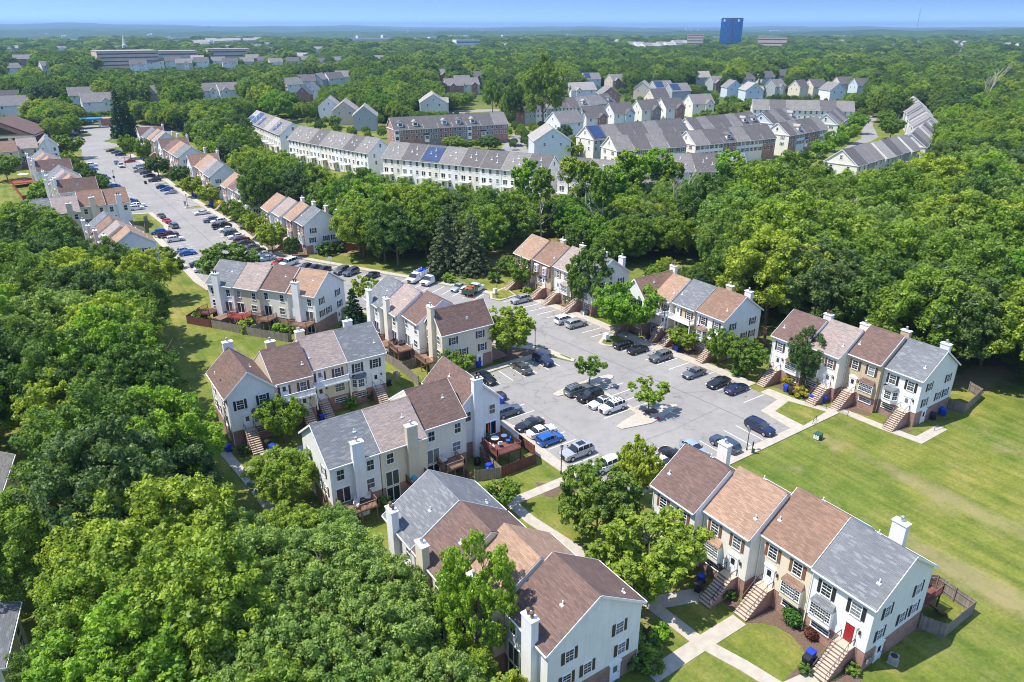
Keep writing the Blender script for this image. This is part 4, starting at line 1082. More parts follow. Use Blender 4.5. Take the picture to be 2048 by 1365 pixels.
def dormer(root, x, eave, rise, depth, mt, wide=2.6, front=True):
    k = rise / (depth / 2); y0 = 1.2; z0 = eave + y0 * k + 0.25
    b = MB(); b.prism([(x - wide / 2, z0 - 0.3), (x + wide / 2, z0 - 0.3), (x + wide / 2, z0 + 1.8), (x, z0 + 2.7), (x - wide / 2, z0 + 1.8)], 'y', y0, y0 + 3.6)
    d = link('dormer', b.mesh('dormer', [M['trim']]), root)
    r = MB()
    r.prism([(x - wide / 2 - 0.25, z0 + 1.72), (x, z0 + 2.75), (x + wide / 2 + 0.25, z0 + 1.72), (x + wide / 2 + 0.25, z0 + 1.88), (x, z0 + 2.93), (x - wide / 2 - 0.25, z0 + 1.88)], 'y', y0 - 0.2, y0 + 4.6)
    link('dormer_roof', r.mesh('dormer_roof', [M[mt]]), d)
    link('window', win_mesh(1.7, 1.3, 3, 2, True), d, (x, y0, z0 + 0.35))

def rowhouse(label, loc, rz, w, wall, roof, group, face='front', depth=13.0, eave=9.5, rise=5.0, lend=False, rend=False, dorm=False, bay=None, shut=None, solar=None, endw=None, nwin=3):
    root = thing('rowhouse', label, 'townhouse', (*loc, 0), rz, group)
    b = MB(); b.prism([(0, 0), (depth, 0), (depth, eave), (depth / 2, eave + rise), (0, eave)], 'x', 0.012, w - 0.012)
    me = b.mesh('wall', [M[wall]] + ([M[endw]] if endw else []))
    if endw:
        for p in me.polygons:
            if abs(p.normal.x) > 0.9: p.material_index = 1
    link('wall', me, root)
    rme, tme = gable_roof(w - 0.01, depth, eave, rise, roof, 0.3 if lend else 0.0, 0.3 if rend else 0.0, oh=0.4, th=0.2)
    link('roof', rme, root); link('roof_trim', tme, root)
    y, er = (0, 0) if face == 'front' else (depth, h180)
    xs = [w * (i + 0.5) / nwin for i in range(nwin)]
    for z in ((eave - 2.1, eave - 4.9) if face == 'front' else (eave - 2.1, eave - 5.2, eave - 8.4)):
        for i, xx in enumerate(xs):
            if bay and i == 0: continue
            if face == 'rear' and i == nwin - 1 and z == eave - 5.2: continue
            far_window(root, xx, y, z, er, shut)
    if face == 'rear':
        add_slider(root, w * 0.82, depth, eave - 5.75, h180)
        dk = MB(); dk.box(w * 0.45, w * 0.95, depth + 0.01, depth + 2.4, eave - 5.9, eave - 5.7)
        for xx in (w * 0.45, w * 0.95 - 0.12): dk.box(xx, xx + 0.12, depth + 2.2, depth + 2.35, 0, eave - 5.9)
        rail_run(dk, (w * 0.45, depth + 2.35), (w * 0.95, depth + 2.35), eave - 5.7, 0.95, 0.5, 0.08)
        link('deck', dk.mesh('deck', [M['trim']]), root)
        vp = cached('ventpipe', vent_pipe_mesh)
        k = rise / (depth / 2)
        for (u, s) in ((0.3, 2.2), (0.62, 3.1), (0.45, 4.4)): link('vent_pipe', vp, root, (w * u, depth - s, eave + s * k + 0.2), 0, scale=2.0)
    if bay:
        bb = MB(); bb.box(xs[0] - 1.15, xs[0] + 1.15, -0.7, -0.005, 2.8, eave - 0.1 if bay == 'tall' else eave - 3.2)
        o = link('bay_window', bb.mesh('bay_window', [M['trim']]), root)
        for z in ((eave - 2.1, eave - 4.9) if bay == 'tall' else (eave - 5.1,)): link('window', win_mesh(1.7, 1.5, 3, 2, True), o, (xs[0], -0.7, z))
        if bay == 'low':
            r = MB(); z = eave - 3.2; r.poly([(xs[0] - 1.3, -0.85, z), (xs[0] + 1.3, -0.85, z), (xs[0] + 1.2, 0, z + 0.7), (xs[0] - 1.2, 0, z + 0.7)]); link('bay_roof', r.mesh('bay_roof', [M['metal_dark']]), o)
            far_window(root, xs[0], 0, eave - 2.1, 0, shut)
    for on, xx, er2 in ((lend, 0.012, -q90), (rend, w - 0.012, q90)):
        if on:
            for (yy, z) in ((depth * 0.25, eave - 2.1), (depth * 0.75, eave - 2.1), (depth * 0.25, eave - 4.9), (depth * 0.7, eave - 4.9), (depth * 0.5, eave + 1.6)): far_window(root, xx, yy, z, er2, shut if z < eave else None, 0.9, 1.4)
            t = MB(); s = -1 if xx < 1 else 1
            t.box(min(xx, xx + s * 0.25), max(xx, xx + s * 0.25), 0.02, depth - 0.02, eave - 0.15, eave + 0.1); link('pent_eave', t.mesh('pent_eave', [M['trim']]), root)
    if dorm: dormer(root, w * 0.5, eave, rise, depth, roof if dorm is True else dorm)
    if solar: add_solar(root, solar, depth, eave, rise, 0, face == 'rear')
    return root

def far_row(phrase, p0, p1, n, face, walls, roofs, group, dorms=(), bays={}, shuts=None, solars={}, ends='', where=LR, stag=0.0, endw=None, nwin=3, eave=9.5, rise=5.0, depth=13.0):
    """eave line p0 -> p1 of the side that faces the camera (front: seen from the front p0 is on the left; rear: p0 is on the right)"""
    a, c = Vector(p0), Vector(p1)
    d = (c - a); L = d.length; d /= L; w = L / n
    rz = math.atan2(d.y, d.x); nrm = Vector((-d.y, d.x))
    names = ordinals(n, *where)
    if face == 'rear': names = ordinals(n, *where)[::-1]
    for i in range(n):
        o = a + d * (w * i) + nrm * (stag * ((i * 7) % 3 - 1))
        if face == 'rear': o = a + d * (w * i) - nrm * depth + nrm * (stag * ((i * 7) % 3 - 1))
        wl_, rf = walls[i % len(walls)], roofs[i % len(roofs)]
        rowhouse(f"{WW[wl_]} rowhouse with {RW[rf]} roof, {names[i]} of {phrase}", tuple(o), rz, w, wl_, rf, group, face,
                 lend=(i == 0 and 'l' in ends), rend=(i == n - 1 and 'r' in ends), dorm=(('r_light' if i % 2 else True) if i in dorms else False), bay=bays.get(i),
                 shut=(shuts[i % len(shuts)] if shuts else None), solar=solars.get(i), endw=endw, nwin=nwin, eave=eave, rise=rise, depth=depth)
WH = ['w_white', 'w_ivory', 'w_white', 'w_pale']
GRP3 = 'three-storey rowhouses beyond the wood'
# rear faces look at the camera: listed right to left along local x
far_row('white solar row', (105.6, 351.5), (107.8, 416), 7, 'rear', WH, ['r_mid', 'r_mid', 'r_light', 'r_mid'], GRP3, solars={1: [(1.2, 5.0, 0.08, 0.75)], 4: [(0.8, 4.6, 0.05, 0.7)], 5: [(0.6, 8.6, 0.08, 0.92)], 6: [(1.0, 8.0, 0.08, 0.5)]}, ends='lr')
far_row('middle white row', (117.6, 278), (104.4, 336), 7, 'rear', WH, ['r_mid', 'r_dark', 'r_mid'], GRP3, ends='lr', stag=0.15)
far_row('right white row', (151, 203), (118.6, 265.8), 8, 'rear', WH, ['r_dark', 'r_mid', 'r_dark'], GRP3, ends='lr', solars={5: [(0.5, 8.2, 0.02, 0.85)]}, stag=0.1)
far_row('row hidden low behind wood', (172, 165), (153, 199), 4, 'rear', WH, ['r_mid', 'r_dark'], GRP3, ends='lr')
far_row('row hidden low behind trunks', (214, 168), (180, 186), 4, 'rear', WH, ['r_mid', 'r_dark'], GRP3, ends='lr')
far_row('dormered brick row', (157.6, 337.3), (218.5, 327.8), 8, 'front', ['w_brick', 'w_brick', 'w_stone', 'w_brick', 'w_stone', 'w_brick', 'w_stonegrey', 'w_brick'], ['r_dark', 'r_dark', 'r_dark', 'r_dark', 'r_dark', 'r_dark', 'r_dark', 'r_mid'], GRP3, dorms=(0, 1, 3, 4, 5), bays={0: 'tall', 2: 'low', 5: 'tall', 6: 'low'}, ends='lr')
far_row('grey row', (265.5, 379.5), (313.5, 375), 6, 'front', ['w_grey', 'w_white', 'w_grey', 'w_blue', 'w_white', 'w_white'], ['r_dark', 'r_dark', 'r_mid'], GRP3, dorms=(0, 5), ends='l', endw='w_brick')
far_row('short stepped row', (315, 378.5), (345, 387), 3, 'front', ['w_cream', 'w_grey', 'w_grey'], ['r_mid', 'r_mid', 'r_dark'], GRP3, dorms=(2,), ends='lr', endw='w_brick')
far_row('back row', (217.3, 256.6), (276, 255.0), 7, 'front', ['w_grey', 'w_white', 'w_grey'], ['r_dark', 'r_mid', 'r_dark'], GRP3, ends='lr', endw='w_ivory', solars={0: [(0.8, 7.2, 0.04, 0.95)]})
far_row('row behind thin trunks', (204.5, 226.6), (238, 220.2), 4, 'front', ['w_brick', 'w_grey', 'w_brick', 'w_grey'], ['r_mid', 'r_dark'], GRP3, ends='lr', shuts=['shut_black'], endw='w_ivory')
far_row('mixed front row', (243.2, 219.8), (291, 215.4), 6, 'front', ['w_white', 'w_white', 'w_brick', 'w_blue', 'w_pale', 'w_brick'], ['r_mid', 'r_dark', 'r_dark'], GRP3, dorms=(2,), ends='lr', shuts=['shut_black'], endw='w_ivory')
far_row('twin dormer row', (279, 253.8), (330, 255.6), 7, 'front', ['w_white', 'w_grey', 'w_white'], ['r_dark', 'r_mid', 'r_dark'], GRP3, dorms=(5, 6), ends='lr', endw='w_ivory')
far_row('avenue row', (302, 216.4), (340, 222), 5, 'front', ['w_brick', 'w_blue', 'w_brick', 'w_brick', 'w_white'], ['r_dark', 'r_mid', 'r_dark'], GRP3, dorms=(1,), ends='lr', bays={2: 'low'}, shuts=['shut_black'], endw='w_ivory')
far_row('blue row', (333, 250), (366, 259), 4, 'front', ['w_blue', 'w_white'], ['r_dark', 'r_mid'], GRP3, ends='lr', endw='w_blue', dorms=(3,))
far_row('rear white row', (384, 304), (425, 262), 6, 'front', ['w_white', 'w_ivory'], ['r_mid', 'r_dark', 'r_mid'], GRP3, ends='lr')
far_row('curve row', (357, 227.6), (391, 244), 4, 'front', ['w_grey', 'w_white'], ['r_mid', 'r_dark'], GRP3, ends='lr', shuts=['shut_black'], endw='w_ivory')
for phrase, p0, p1, n in (('nearest far right road block', (254, 152), (312, 160.5), 7), ('second far right road block', (318, 161.5), (374, 183), 7),
                          ('third far right road block', (380, 186), (432, 218), 7), ('farthest far right road block', (440, 223), (498, 260), 8)):
    far_row(phrase, p0, p1, n, 'front', ['w_white', 'w_grey', 'w_pale', 'w_blue'], ['r_dark', 'r_mid', 'r_mid', 'r_light'], GRP3, ends='lr', stag=0.5, endw='w_ivory', nwin=2)

# ------------------------------------------------------------------ detached houses
def on_land(px, py, z):
    x, y = G(px, py, z)
    for _ in range(3): x, y = G(px, py, z + float(hills(np.array([x]), np.array([y]))[0]))
    return x, y

def house(label, px, py, w, d, rzdeg, wall, roof, cross=None, h=8.6, rise=5.4, group='detached houses among the far trees', z=2.0, solar=None, garage=False, gw='w_brick', plain_=False):
    x, y = on_land(px, py, z); rz = R(rzdeg)
    if h > 7: w, d = w * 1.15, d * 1.12
    root = thing('house', label, 'house', (x, y, float(hills(np.array([x]), np.array([y]))[0])), rz, group)
    b = MB(); b.prism([(-d / 2, 0), (d / 2, 0), (d / 2, h), (0, h + rise), (-d / 2, h)], 'x', -w / 2, w / 2); link('wall', b.mesh('wall', [M[wall]]), root)
    rme, tme = gable_roof(w, d, h, rise, roof, 0.3, 0.3, oh=0.4, th=0.2)
    link('roof', rme, root, (-w / 2, -d / 2, 0)); link('roof_trim', tme, root, (-w / 2, -d / 2, 0))
    if plain_: return root
    for fx in (-0.3, 0.3):
        for z in (1.0, h - 2.2): far_window(root, fx * w, -d / 2, z, 0)
    for s, er in ((-1, -q90), (1, q90)):
        for fy in (-0.22, 0.22): far_window(root, s * w / 2, fy * d, h - 2.2, er, None, 0.9, 1.3)
        far_window(root, s * w / 2, 0, h + rise * 0.25, er, None, 0.7, 1.1)
    if cross:
        cw, cx = cross
        b = MB(); b.prism([(cx - cw / 2, 0), (cx + cw / 2, 0), (cx + cw / 2, h - 0.3), (cx, h - 0.3 + cw * 0.42), (cx - cw / 2, h - 0.3)], 'y', -d / 2 - 1.4, 0); link('front_wing', b.mesh('front_wing', [M[gw]]), root)
        k = 0.84; zt = h - 0.3 + cw * 0.42
        r = MB(); r.prism([(cx - cw / 2 - 0.35, h - 0.55), (cx, zt + 0.05), (cx + cw / 2 + 0.35, h - 0.55), (cx + cw / 2 + 0.35, h - 0.37), (cx, zt + 0.25), (cx - cw / 2 - 0.35, h - 0.37)], 'y', -d / 2 - 1.75, d * 0.1); link('front_roof', r.mesh('front_roof', [M[roof]]), root)
        far_window(root, cx, -d / 2 - 1.4, h - 2.3, 0); far_window(root, cx, -d / 2 - 1.4, 1.0, 0)
    if garage:
        g = MB(); g.box(-1.3, 1.3, -0.06, 0, 0, 2.2); link('garage_door', g.mesh('garage_door', [M['trim']]), root, (w * 0.0, -d / 2, 0))
    if solar: 
        e = link('solar_array', None, root, (-w / 2, -d / 2, 0)); 
        bpy.data.objects.remove(e)
        for (x0, x1, s0, s1) in solar:
            b = MB(); q = []
            for lift in (0.3, 0.36):
                for (xx, s) in ((x0, s0), (x1, s0), (x1, s1), (x0, s1)): q.append((xx - w / 2, -d / 2 + s * d / 2, h + s * rise + lift))
            b.poly(q[4:]); b.poly(q[:4][::-1])
            for i in range(4): b.poly([q[i], q[(i + 1) % 4], q[4 + (i + 1) % 4], q[4 + i]])
            link('solar_panel', b.mesh('solar_panel', [M['solar']]), root)
    return root
# (photo x, photo y of the middle of the house, width, depth, turn, wall, roof, cross gable, label)
SOL = [(1, 9, 0.08, 0.9)]
HOUSES = [
    (1098, 305, 18, 15, 62, 'w_blue', 'r_light', None, 'pale blue gabled house with a long weathered roof behind the bare trunk', {}),
    (1128, 268, 15, 11, 5, 'w_white', 'r_mid', None, 'white house with a broad grey roof and brick porch wall by the bushes', {}),
    (1182, 256, 13, 11, -6, 'w_white', 'r_dark', (5, 3), 'white house with dark roof and small brick front gable, left of three alike', {}),
    (1236, 248, 13, 11, -6, 'w_white', 'r_dark', (6, 3), 'white house with dark roof and pale blue front gable, middle of three alike', {'gw': 'w_blue'}),
    (1290, 240, 13, 11, -6, 'w_ivory', 'r_dark', (6, 3), 'ivory house with dark roof and stone front gable, right of three alike', {'gw': 'w_stone'}),
    (1338, 236, 13, 11, -8, 'w_white', 'r_dark', (6, 3), 'white house with dark roof and brown brick gable beside the hedge', {}),
    (1395, 226, 15, 11, -12, 'w_ivory', 'r_mid', (6, 4), 'ivory house with a grey cross roof among bushes', {'gw': 'w_ivory'}),
    (1312, 212, 13, 10, -4, 'w_cream', 'r_dark', None, 'cream house with three small gable windows and dark roof', {}),
    (1352, 198, 16, 12, -10, 'w_grey', 'r_mid', None, 'grey house with its roof covered in solar panels, right of two', {'solar': SOL}),
    (1320, 192, 16, 12, -10, 'w_grey', 'r_mid', None, 'grey house with its roof covered in solar panels, left of two', {'solar': SOL}),
    (1285, 192, 16, 12, 40, 'w_beige', 'r_light', None, 'beige house with a large plain gable below the solar roofs', {}),
    (1232, 175, 16, 12, -5, 'w_beige', 'r_mid', (6, -4), 'beige house with a brick front gable at the wood edge', {}),
    (1180, 172, 15, 11, -15, 'w_blue', 'r_mid', None, 'pale blue house with solar roof at the wood edge', {'solar': [(1, 7, 0.1, 0.9)]}),
    (1125, 182, 14, 11, 75, 'w_white', 'r_mid', None, 'tall white house half behind the big dark tree', {}),
    (1160, 196, 20, 12, -12, 'w_white', 'r_light', (5, -5), 'long white house with pale roof and dormer gables', {'gw': 'w_white'}),
    (1215, 205, 17, 13, 62, 'w_brick', 'r_mid', None, 'brick house with a white pediment gable', {}),
    (1400, 168, 14, 11, -20, 'w_ivory', 'r_light', None, 'ivory house with pale roof under the utility pole', {}),
    (1432, 180, 14, 12, -15, 'w_grey', 'r_mid', (6, -3), 'grey house with brick gable left of the green hedge', {}),
    (1462, 190, 14, 12, 60, 'w_blue', 'r_mid', (5, -3), 'pale blue house with brick entrance gable', {}),
    (1500, 196, 16, 13, 58, 'w_blue', 'r_light', (6, -3), 'pale blue house with shingled front dormers', {'gw': 'w_ivory'}),
    (1488, 172, 13, 11, -10, 'w_white', 'r_dark', None, 'white gabled house with dark roof, left of three at the wood', {}),
    (1528, 168, 13, 11, -12, 'w_white', 'r_dark', None, 'white gabled house with dark roof, middle of three at the wood', {}),
    (1562, 164, 13, 11, -14, 'w_white', 'r_dark', None, 'white gabled house with dark roof, right of three at the wood', {}),
    (1548, 188, 14, 10, 5, 'w_grey', 'r_mid', (5, 0), 'grey house with white porch gable beside the narrow cypress', {'gw': 'w_white'}),
    (1595, 190, 12, 10, 5, 'w_cream', 'r_dark', None, 'cream garage house with plain dark roof', {}),
    (1628, 188, 14, 11, -10, 'w_cream', 'r_dark', None, 'cream gabled house left of the white-trimmed pair', {}),
    (1662, 196, 15, 12, 65, 'w_white', 'r_mid', None, 'white pediment gabled house at the curving road', {}),
    (1682, 182, 13, 11, -15, 'w_ivory', 'r_dark', None, 'ivory gabled house with brick flank near the road end', {}),
    (1716, 186, 12, 10, -15, 'w_blue', 'r_dark', (5, 2), 'blue house with a white columned porch at the road end', {'gw': 'w_white'}),
    (662, 232, 17, 12, 64, 'w_white', 'r_light', None, 'house with a long pale roof left of the brick row', {}),
    (693, 240, 19, 13, 64, 'w_beige', 'r_light', None, 'house with a long pale grey roof beside the shrubs', {}),
    (732, 252, 15, 12, 64, 'w_grey', 'r_light', None, 'light grey gabled house in front of the long pale roofs', {}),
    (866, 222, 24, 16, 64, 'w_ivory', 'r_light', (7, -7), 'large house with pale hip roof and solar panel behind the brick row', {'gw': 'w_ivory', 'solar': [(12, 18, 0.1, 0.8)]}),
    (884, 162, 14, 11, -10, 'w_brick', 'r_mid', (5, 0), 'brick house with grey roof high among the trees', {}),
    (906, 186, 14, 11, -12, 'w_brick', 'r_mid', (5, -2), 'brick house with two gables above the parked cars', {}),
    (938, 184, 14, 11, -12, 'w_ivory', 'r_mid', (5, 3), 'ivory house with brick side gable by the round bush', {}),
    (958, 168, 14, 11, -14, 'w_ivory', 'r_dark', (5, -2), 'ivory house with dark roof left of the big dark tree', {}),
    (924, 178, 13, 10, -10, 'w_grey', 'r_mid', None, 'grey roofed house between two brick houses', {}),
    (610, 205, 12, 10, 62, 'w_brick', 'r_dark', None, 'small brick gabled house behind the blue spruce', {}),
    (625, 195, 14, 10, 62, 'w_white', 'r_mid', None, 'white house with grey roof above the bright tree', {}),
    (460, 196, 17, 12, 5, 'w_white', 'r_mid', (6, -5), 'white house with two gables and solar strip in the left woods', {'gw': 'w_white'}),
    (415, 198, 15, 10, 5, 'w_white', 'r_mid', (5, 3), 'white low house with a grey roof left of the two-gabled one', {'gw': 'w_white'}),
    (312, 204, 15, 10, 5, 'w_beige', 'r_mid', None, 'beige house half hidden behind bright round trees', {}),
    (200, 222, 18, 12, 0, 'w_white', 'r_mid', (6, 4), 'white house with grey roof beside the blue awning', {'gw': 'w_white'}),
    (165, 208, 14, 10, 0, 'w_white', 'r_mid', None, 'white house behind the trees left of the spruce', {}),
    (30, 230, 18, 11, 0, 'w_white', 'r_mid', None, 'pale house with grey roof at the left edge', {}),
    (22, 216, 12, 9, 0, 'w_beige', 'r_dark', None, 'small house with dark roof at the left edge', {}),
    (118, 98, 26, 16, 10, 'w_white', 'r_mid', (9, 4), 'white house on the wooded hill at the left', {'gw': 'w_white'}),
    (25, 147, 16, 12, 20, 'w_white', 'r_mid', None, 'white gabled house in the left woods', {}),
    (98, 141, 16, 11, 15, 'w_white', 'r_mid', None, 'white house with a long grey roof in the left woods', {}),
]
for i in range(14):
    px = 284 + i * 30 + (i * 37 % 11) - 5; py = 138 - (i % 3) * 2.5 - i * 0.45
    HOUSES.append((px, py, 17, 12, -20 + (i * 13 % 17), ['w_white', 'w_ivory', 'w_white', 'w_beige'][i % 4], ['r_dark', 'r_mid'][i % 2], (6, 3) if i % 3 == 0 else None,
                   f"{['white', 'ivory', 'white', 'beige'][i % 4]} gabled house with {['charcoal', 'grey'][i % 2]} roof, {(['leftmost'] + ORD[1:])[i]}{' from left' if i else ''} in the far line of houses", {'gw': 'w_ivory'}))
for i, (px, py) in enumerate(((583, 184), (612, 176), (640, 172), (668, 170), (690, 166), (508, 97), (535, 94), (560, 92), (585, 90), (545, 102))):
    HOUSES.append((px, py, 16 + (i > 4) * 6, 12, [20, -15, 50, 10, -20][i % 5], ['w_white', 'w_ivory', 'w_grey'][i % 3], ['r_mid', 'r_dark'][i % 2], None,
                   ['pale house behind the bright yellow-green tree', 'white house in the trees above the long row', 'house with pale roof above the long grey roofs', 'pale gabled house left of the dead treetops', 'small white house among dark trees above the brick row',
                    'far pale house left of the roof cluster', 'far house with a red gable in the roof cluster', 'far white house at the top of the roof cluster', 'far grey house right of the roof cluster', 'far house in front of the roof cluster'][i], {}))
for (px, py, w, d, rz, wall, roof, cross, label, kw) in HOUSES:
    house(label, px, py, w, d, rz, wall, roof, cross, **kw)
for i in range(9):
    house(f"pale townhouse block in the hazy row at the upper left, {(['leftmost'] + ORD[1:])[i]}{' from left' if i else ''}", 392 + i * 15.5, 84 - i * 0.25, 34, 22, -8, ['w_ivory', 'w_beige'][i % 2], 'r_light', None, h=9, rise=7, group='hazy row of pale townhouses', z=6)
for i in range(9):
    house(f"pale gabled block in the hazy row left of the tower, {(['leftmost'] + ORD[1:])[i]}{' from left' if i else ''}", 1262 + i * 15, 91 - i * 0.6, 24, 40, -14, 'w_white', ['r_mid', 'r_light'][i % 2], None, h=9, rise=8, group='hazy gabled blocks left of the tower', z=8)
gh = random.Random(8)
for i in range(70):
    px, py = gh.uniform(0, 2040), gh.choice((74, 80, 86, 92, 98, 106, 114, 120)) + gh.uniform(-2, 2)
    if py > 96 and px > 850: py = gh.uniform(72, 86)
    wl_, rf = gh.choice((('w_white', 'r_mid'), ('w_ivory', 'r_dark'), ('w_beige', 'r_light'), ('w_white', 'r_light'), ('w_brick', 'r_mid')))
    house('small pale house half sunk in the far woods', px, py, gh.uniform(14, 24), 12, gh.uniform(-50, 50), wl_, rf, None, h=9, group='houses scattered in the far woods', z=7, plain_=True)
# two roofs at the left edge
house('house with grey roof cut by the left edge, lower one', -92, 1290, 8, 8, 80, 'w_white', 'r_grey', None, h=5.0, rise=1.6, group='houses at the left edge', z=5.5)
house('house with grey roof cut by the left edge, upper one', -62, 985, 9, 8, 80, 'w_cream', 'r_mid', None, h=5.5, rise=2.2, group='houses at the left edge', z=4)

# ------------------------------------------------------------------ far landmarks
def far_block(name, label, cat, x0, x1, ybase, ytop, zbase, wallm, deep=25, floors=4, turn=0.0, bands='band_dark', roofm='r_light', group=None):
    """flat-roofed building standing where its foot is seen at level zbase; returns its root"""
    cx, cy_ = on_land((x0 + x1) / 2, ybase, zbase)
    gz = float(hills(np.array([cx]), np.array([cy_]))[0])
    if math.hypot(cx, cy_) > 2400 or ybase < 67: gz = 0.0; cx, cy_ = G((x0 + x1) / 2, ybase, zbase)
    a = G(x0, ybase, zbase + gz); c = G(x1, ybase, zbase + gz); w = math.hypot(c[0] - a[0], c[1] - a[1])
    D = math.hypot(cx, cy_)
    top = CAM_H + (CAM_YH - ytop) / CAM_F * D * 0.842
    root = thing(name, label, cat, (cx, cy_, 0), R(-CAM_YAW) + turn - math.atan2((x0 + x1) / 2 - 1024, CAM_F), group)
    b = MB(); b.box(-w / 2, w / 2, 0, deep, gz - 3, top); link('wall', b.mesh('wall', [M[wallm]]), root)
    fh = (top - gz) / floors
    for k in range(floors):
        z = top - fh * (k + 0.75)
        m = MB(); m.box(-w / 2 + 0.6, w / 2 - 0.6, -0.12, 0, z, z + fh * 0.3); link('window_band', m.mesh('window_band', [M[bands]]), root)
    r = MB(); r.box(-w / 2 - 0.3, w / 2 + 0.3, -0.3, deep + 0.3, top + 0.01, top + 0.9); link('roof', r.mesh('roof', [M[roofm]]), root)
    return root, w, top
M['band_dark'] = plain('dark_window_band', (0.10, 0.085, 0.08), 0.4)
M['tan_precast'] = plain('tan_precast', (0.62, 0.47, 0.37), 0.85, 0.1, 0.2)
M['white_block'] = plain('white_panel', (0.7, 0.7, 0.68), 0.7, 0.05, 0.2)
def tower_mat():
    m, nt, bs = new_mat('blue_curtain_wall')
    uv = uv_of(nt)
    b = nt.nodes.new('ShaderNodeTexBrick'); b.offset = 0.0; b.inputs['Scale'].default_value = 1.0; b.inputs['Brick Width'].default_value = 3.2; b.inputs['Row Height'].default_value = 3.9
    b.inputs['Mortar Size'].default_value = 0.16; b.inputs['Color1'].default_value = (0.012, 0.10, 0.32, 1); b.inputs['Color2'].default_value = (0.03, 0.19, 0.48, 1); b.inputs['Mortar'].default_value = (0.005, 0.03, 0.11, 1)
    nt.links.new(uv, b.inputs['Vector']); nt.links.new(b.outputs[0], bs.inputs['Base Color'])
    bs.inputs['Roughness'].default_value = 0.12; bs.inputs['Metallic'].default_value = 0.35
    return m
M['tower'] = tower_mat()
def office_tower():
    z = 20.0
    a, c = G(1439, 84, z), G(1481, 84, z)
    cx, cy_ = G(1460, 84, z); w = math.hypot(c[0] - a[0], c[1] - a[1]); D = math.hypot(cx, cy_)
    top = CAM_H + (CAM_YH - 38) / CAM_F * D * 0.83
    root = thing('office_tower', 'blue glass office tower rising above the far woods', 'office tower', (cx, cy_, 0), R(-CAM_YAW - 14))
    b = MB(); n = 7; prof = []
    for i in range(n + 1):
        t = i / n; prof.append((-w / 2 + w * t, -2.5 * math.sin(math.pi * t)))
    prof += [(w / 2, 26), (-w / 2, 26)]
    b.prism(prof, 'z', 0, top); link('facade', b.mesh('facade', [M['tower']]), root)
    e = MB(); e.box(-1.2, 1.2, -3.4, -2.2, 0, top); link('fin', e.mesh('fin', [M['band_dark']]), root)
    p = MB(); p.prism([(x * 0.97, y * 0.97 + 0.3) for x, y in prof], 'z', top + 0.02, top + 1.6); link('parapet', p.mesh('parapet', [M['band_dark']]), root)
    for xx in (-w * 0.36, w * 0.28):
        s = MB(); s.box(xx - 1.7, xx + 1.7, -2.95, -2.3, top - 7.5, top - 1.2); s.box(xx + 2.0, xx + 3.0, -2.95, -2.3, top - 7.5, top - 3.5); link('logo_mark', s.mesh('logo_mark', [M['trim']]), root)
office_tower()
far_block('office_building', 'round brown office block left of the blue tower', 'office building', 1375, 1405, 84, 67, 14, 'tan_precast', 30, 5)
far_block('office_building', 'low brown office block right of the blue tower', 'office building', 1518, 1570, 85, 74, 14, 'tan_precast', 30, 3)
gar, gw_, gt = far_block('parking_garage', 'wide tan parking garage behind the left woods', 'parking garage', 206, 316, 133, 99, 4, 'tan_precast', 55, 5, 0.12)
far_block('medical_building', 'tan flat-roofed wing right of the parking garage', 'building', 316, 395, 122, 100, 6, 'tan_precast', 45, 3, 0.12)
far_block('medical_building', 'separate tan flat-roofed building among the left trees', 'building', 420, 500, 116, 97, 6, 'tan_precast', 40, 3, 0.08)
far_block('warehouse', 'long white warehouse on the far left plain', 'warehouse', 272, 298, 66, 63, 5, 'white_block', 60, 1)
far_block('warehouse', 'long white warehouse beyond the middle woods', 'warehouse', 448, 460, 61, 58, 5, 'white_block', 60, 1)
far_block('high_rise', 'dark block of flats on the left horizon', 'high-rise', 413, 421, 62, 53, 5, 'tan_precast', 40, 6)
far_block('school', 'pale low building among the trees above the middle', 'building', 912, 962, 90, 80, 8, 'white_block', 40, 2, 0.3)
far_block('warehouse', 'pale low sheds in the middle distance left of the middle', 'warehouse', 694, 790, 84, 79, 5, 'tan_precast', 80, 1)
for i, (x, t, w) in enumerate(((982, 57, 6), (996, 59, 10), (950, 58, 14), (1068, 60, 6), (1098, 57, 5), (1285, 57, 4), (1305, 59, 7), (1371, 56, 4), (1381, 57, 3), (1396, 58, 4))):
    far_block('high_rise', 'hazy tower block on the far skyline', 'high-rise', x - w / 2, x + w / 2, 62.5, t, 5, 'white_block', 60, 5, group='tower blocks on the horizon')
g5 = random.Random(21)
for i in range(44):
    px = g5.uniform(20, 2040); py = g5.choice((62.5, 64, 66, 69, 73, 78)) + g5.uniform(-.6, .6); ww = g5.uniform(5, 22)
    far_block('warehouse', 'small pale building scattered in the hazy distance', 'warehouse', px - ww / 2, px + ww / 2, py, py - g5.uniform(1.6, 3.2), 6, g5.choice(('white_block', 'white_block', 'tan_precast')), 60, 1, 0.2, group='pale buildings in the hazy distance')
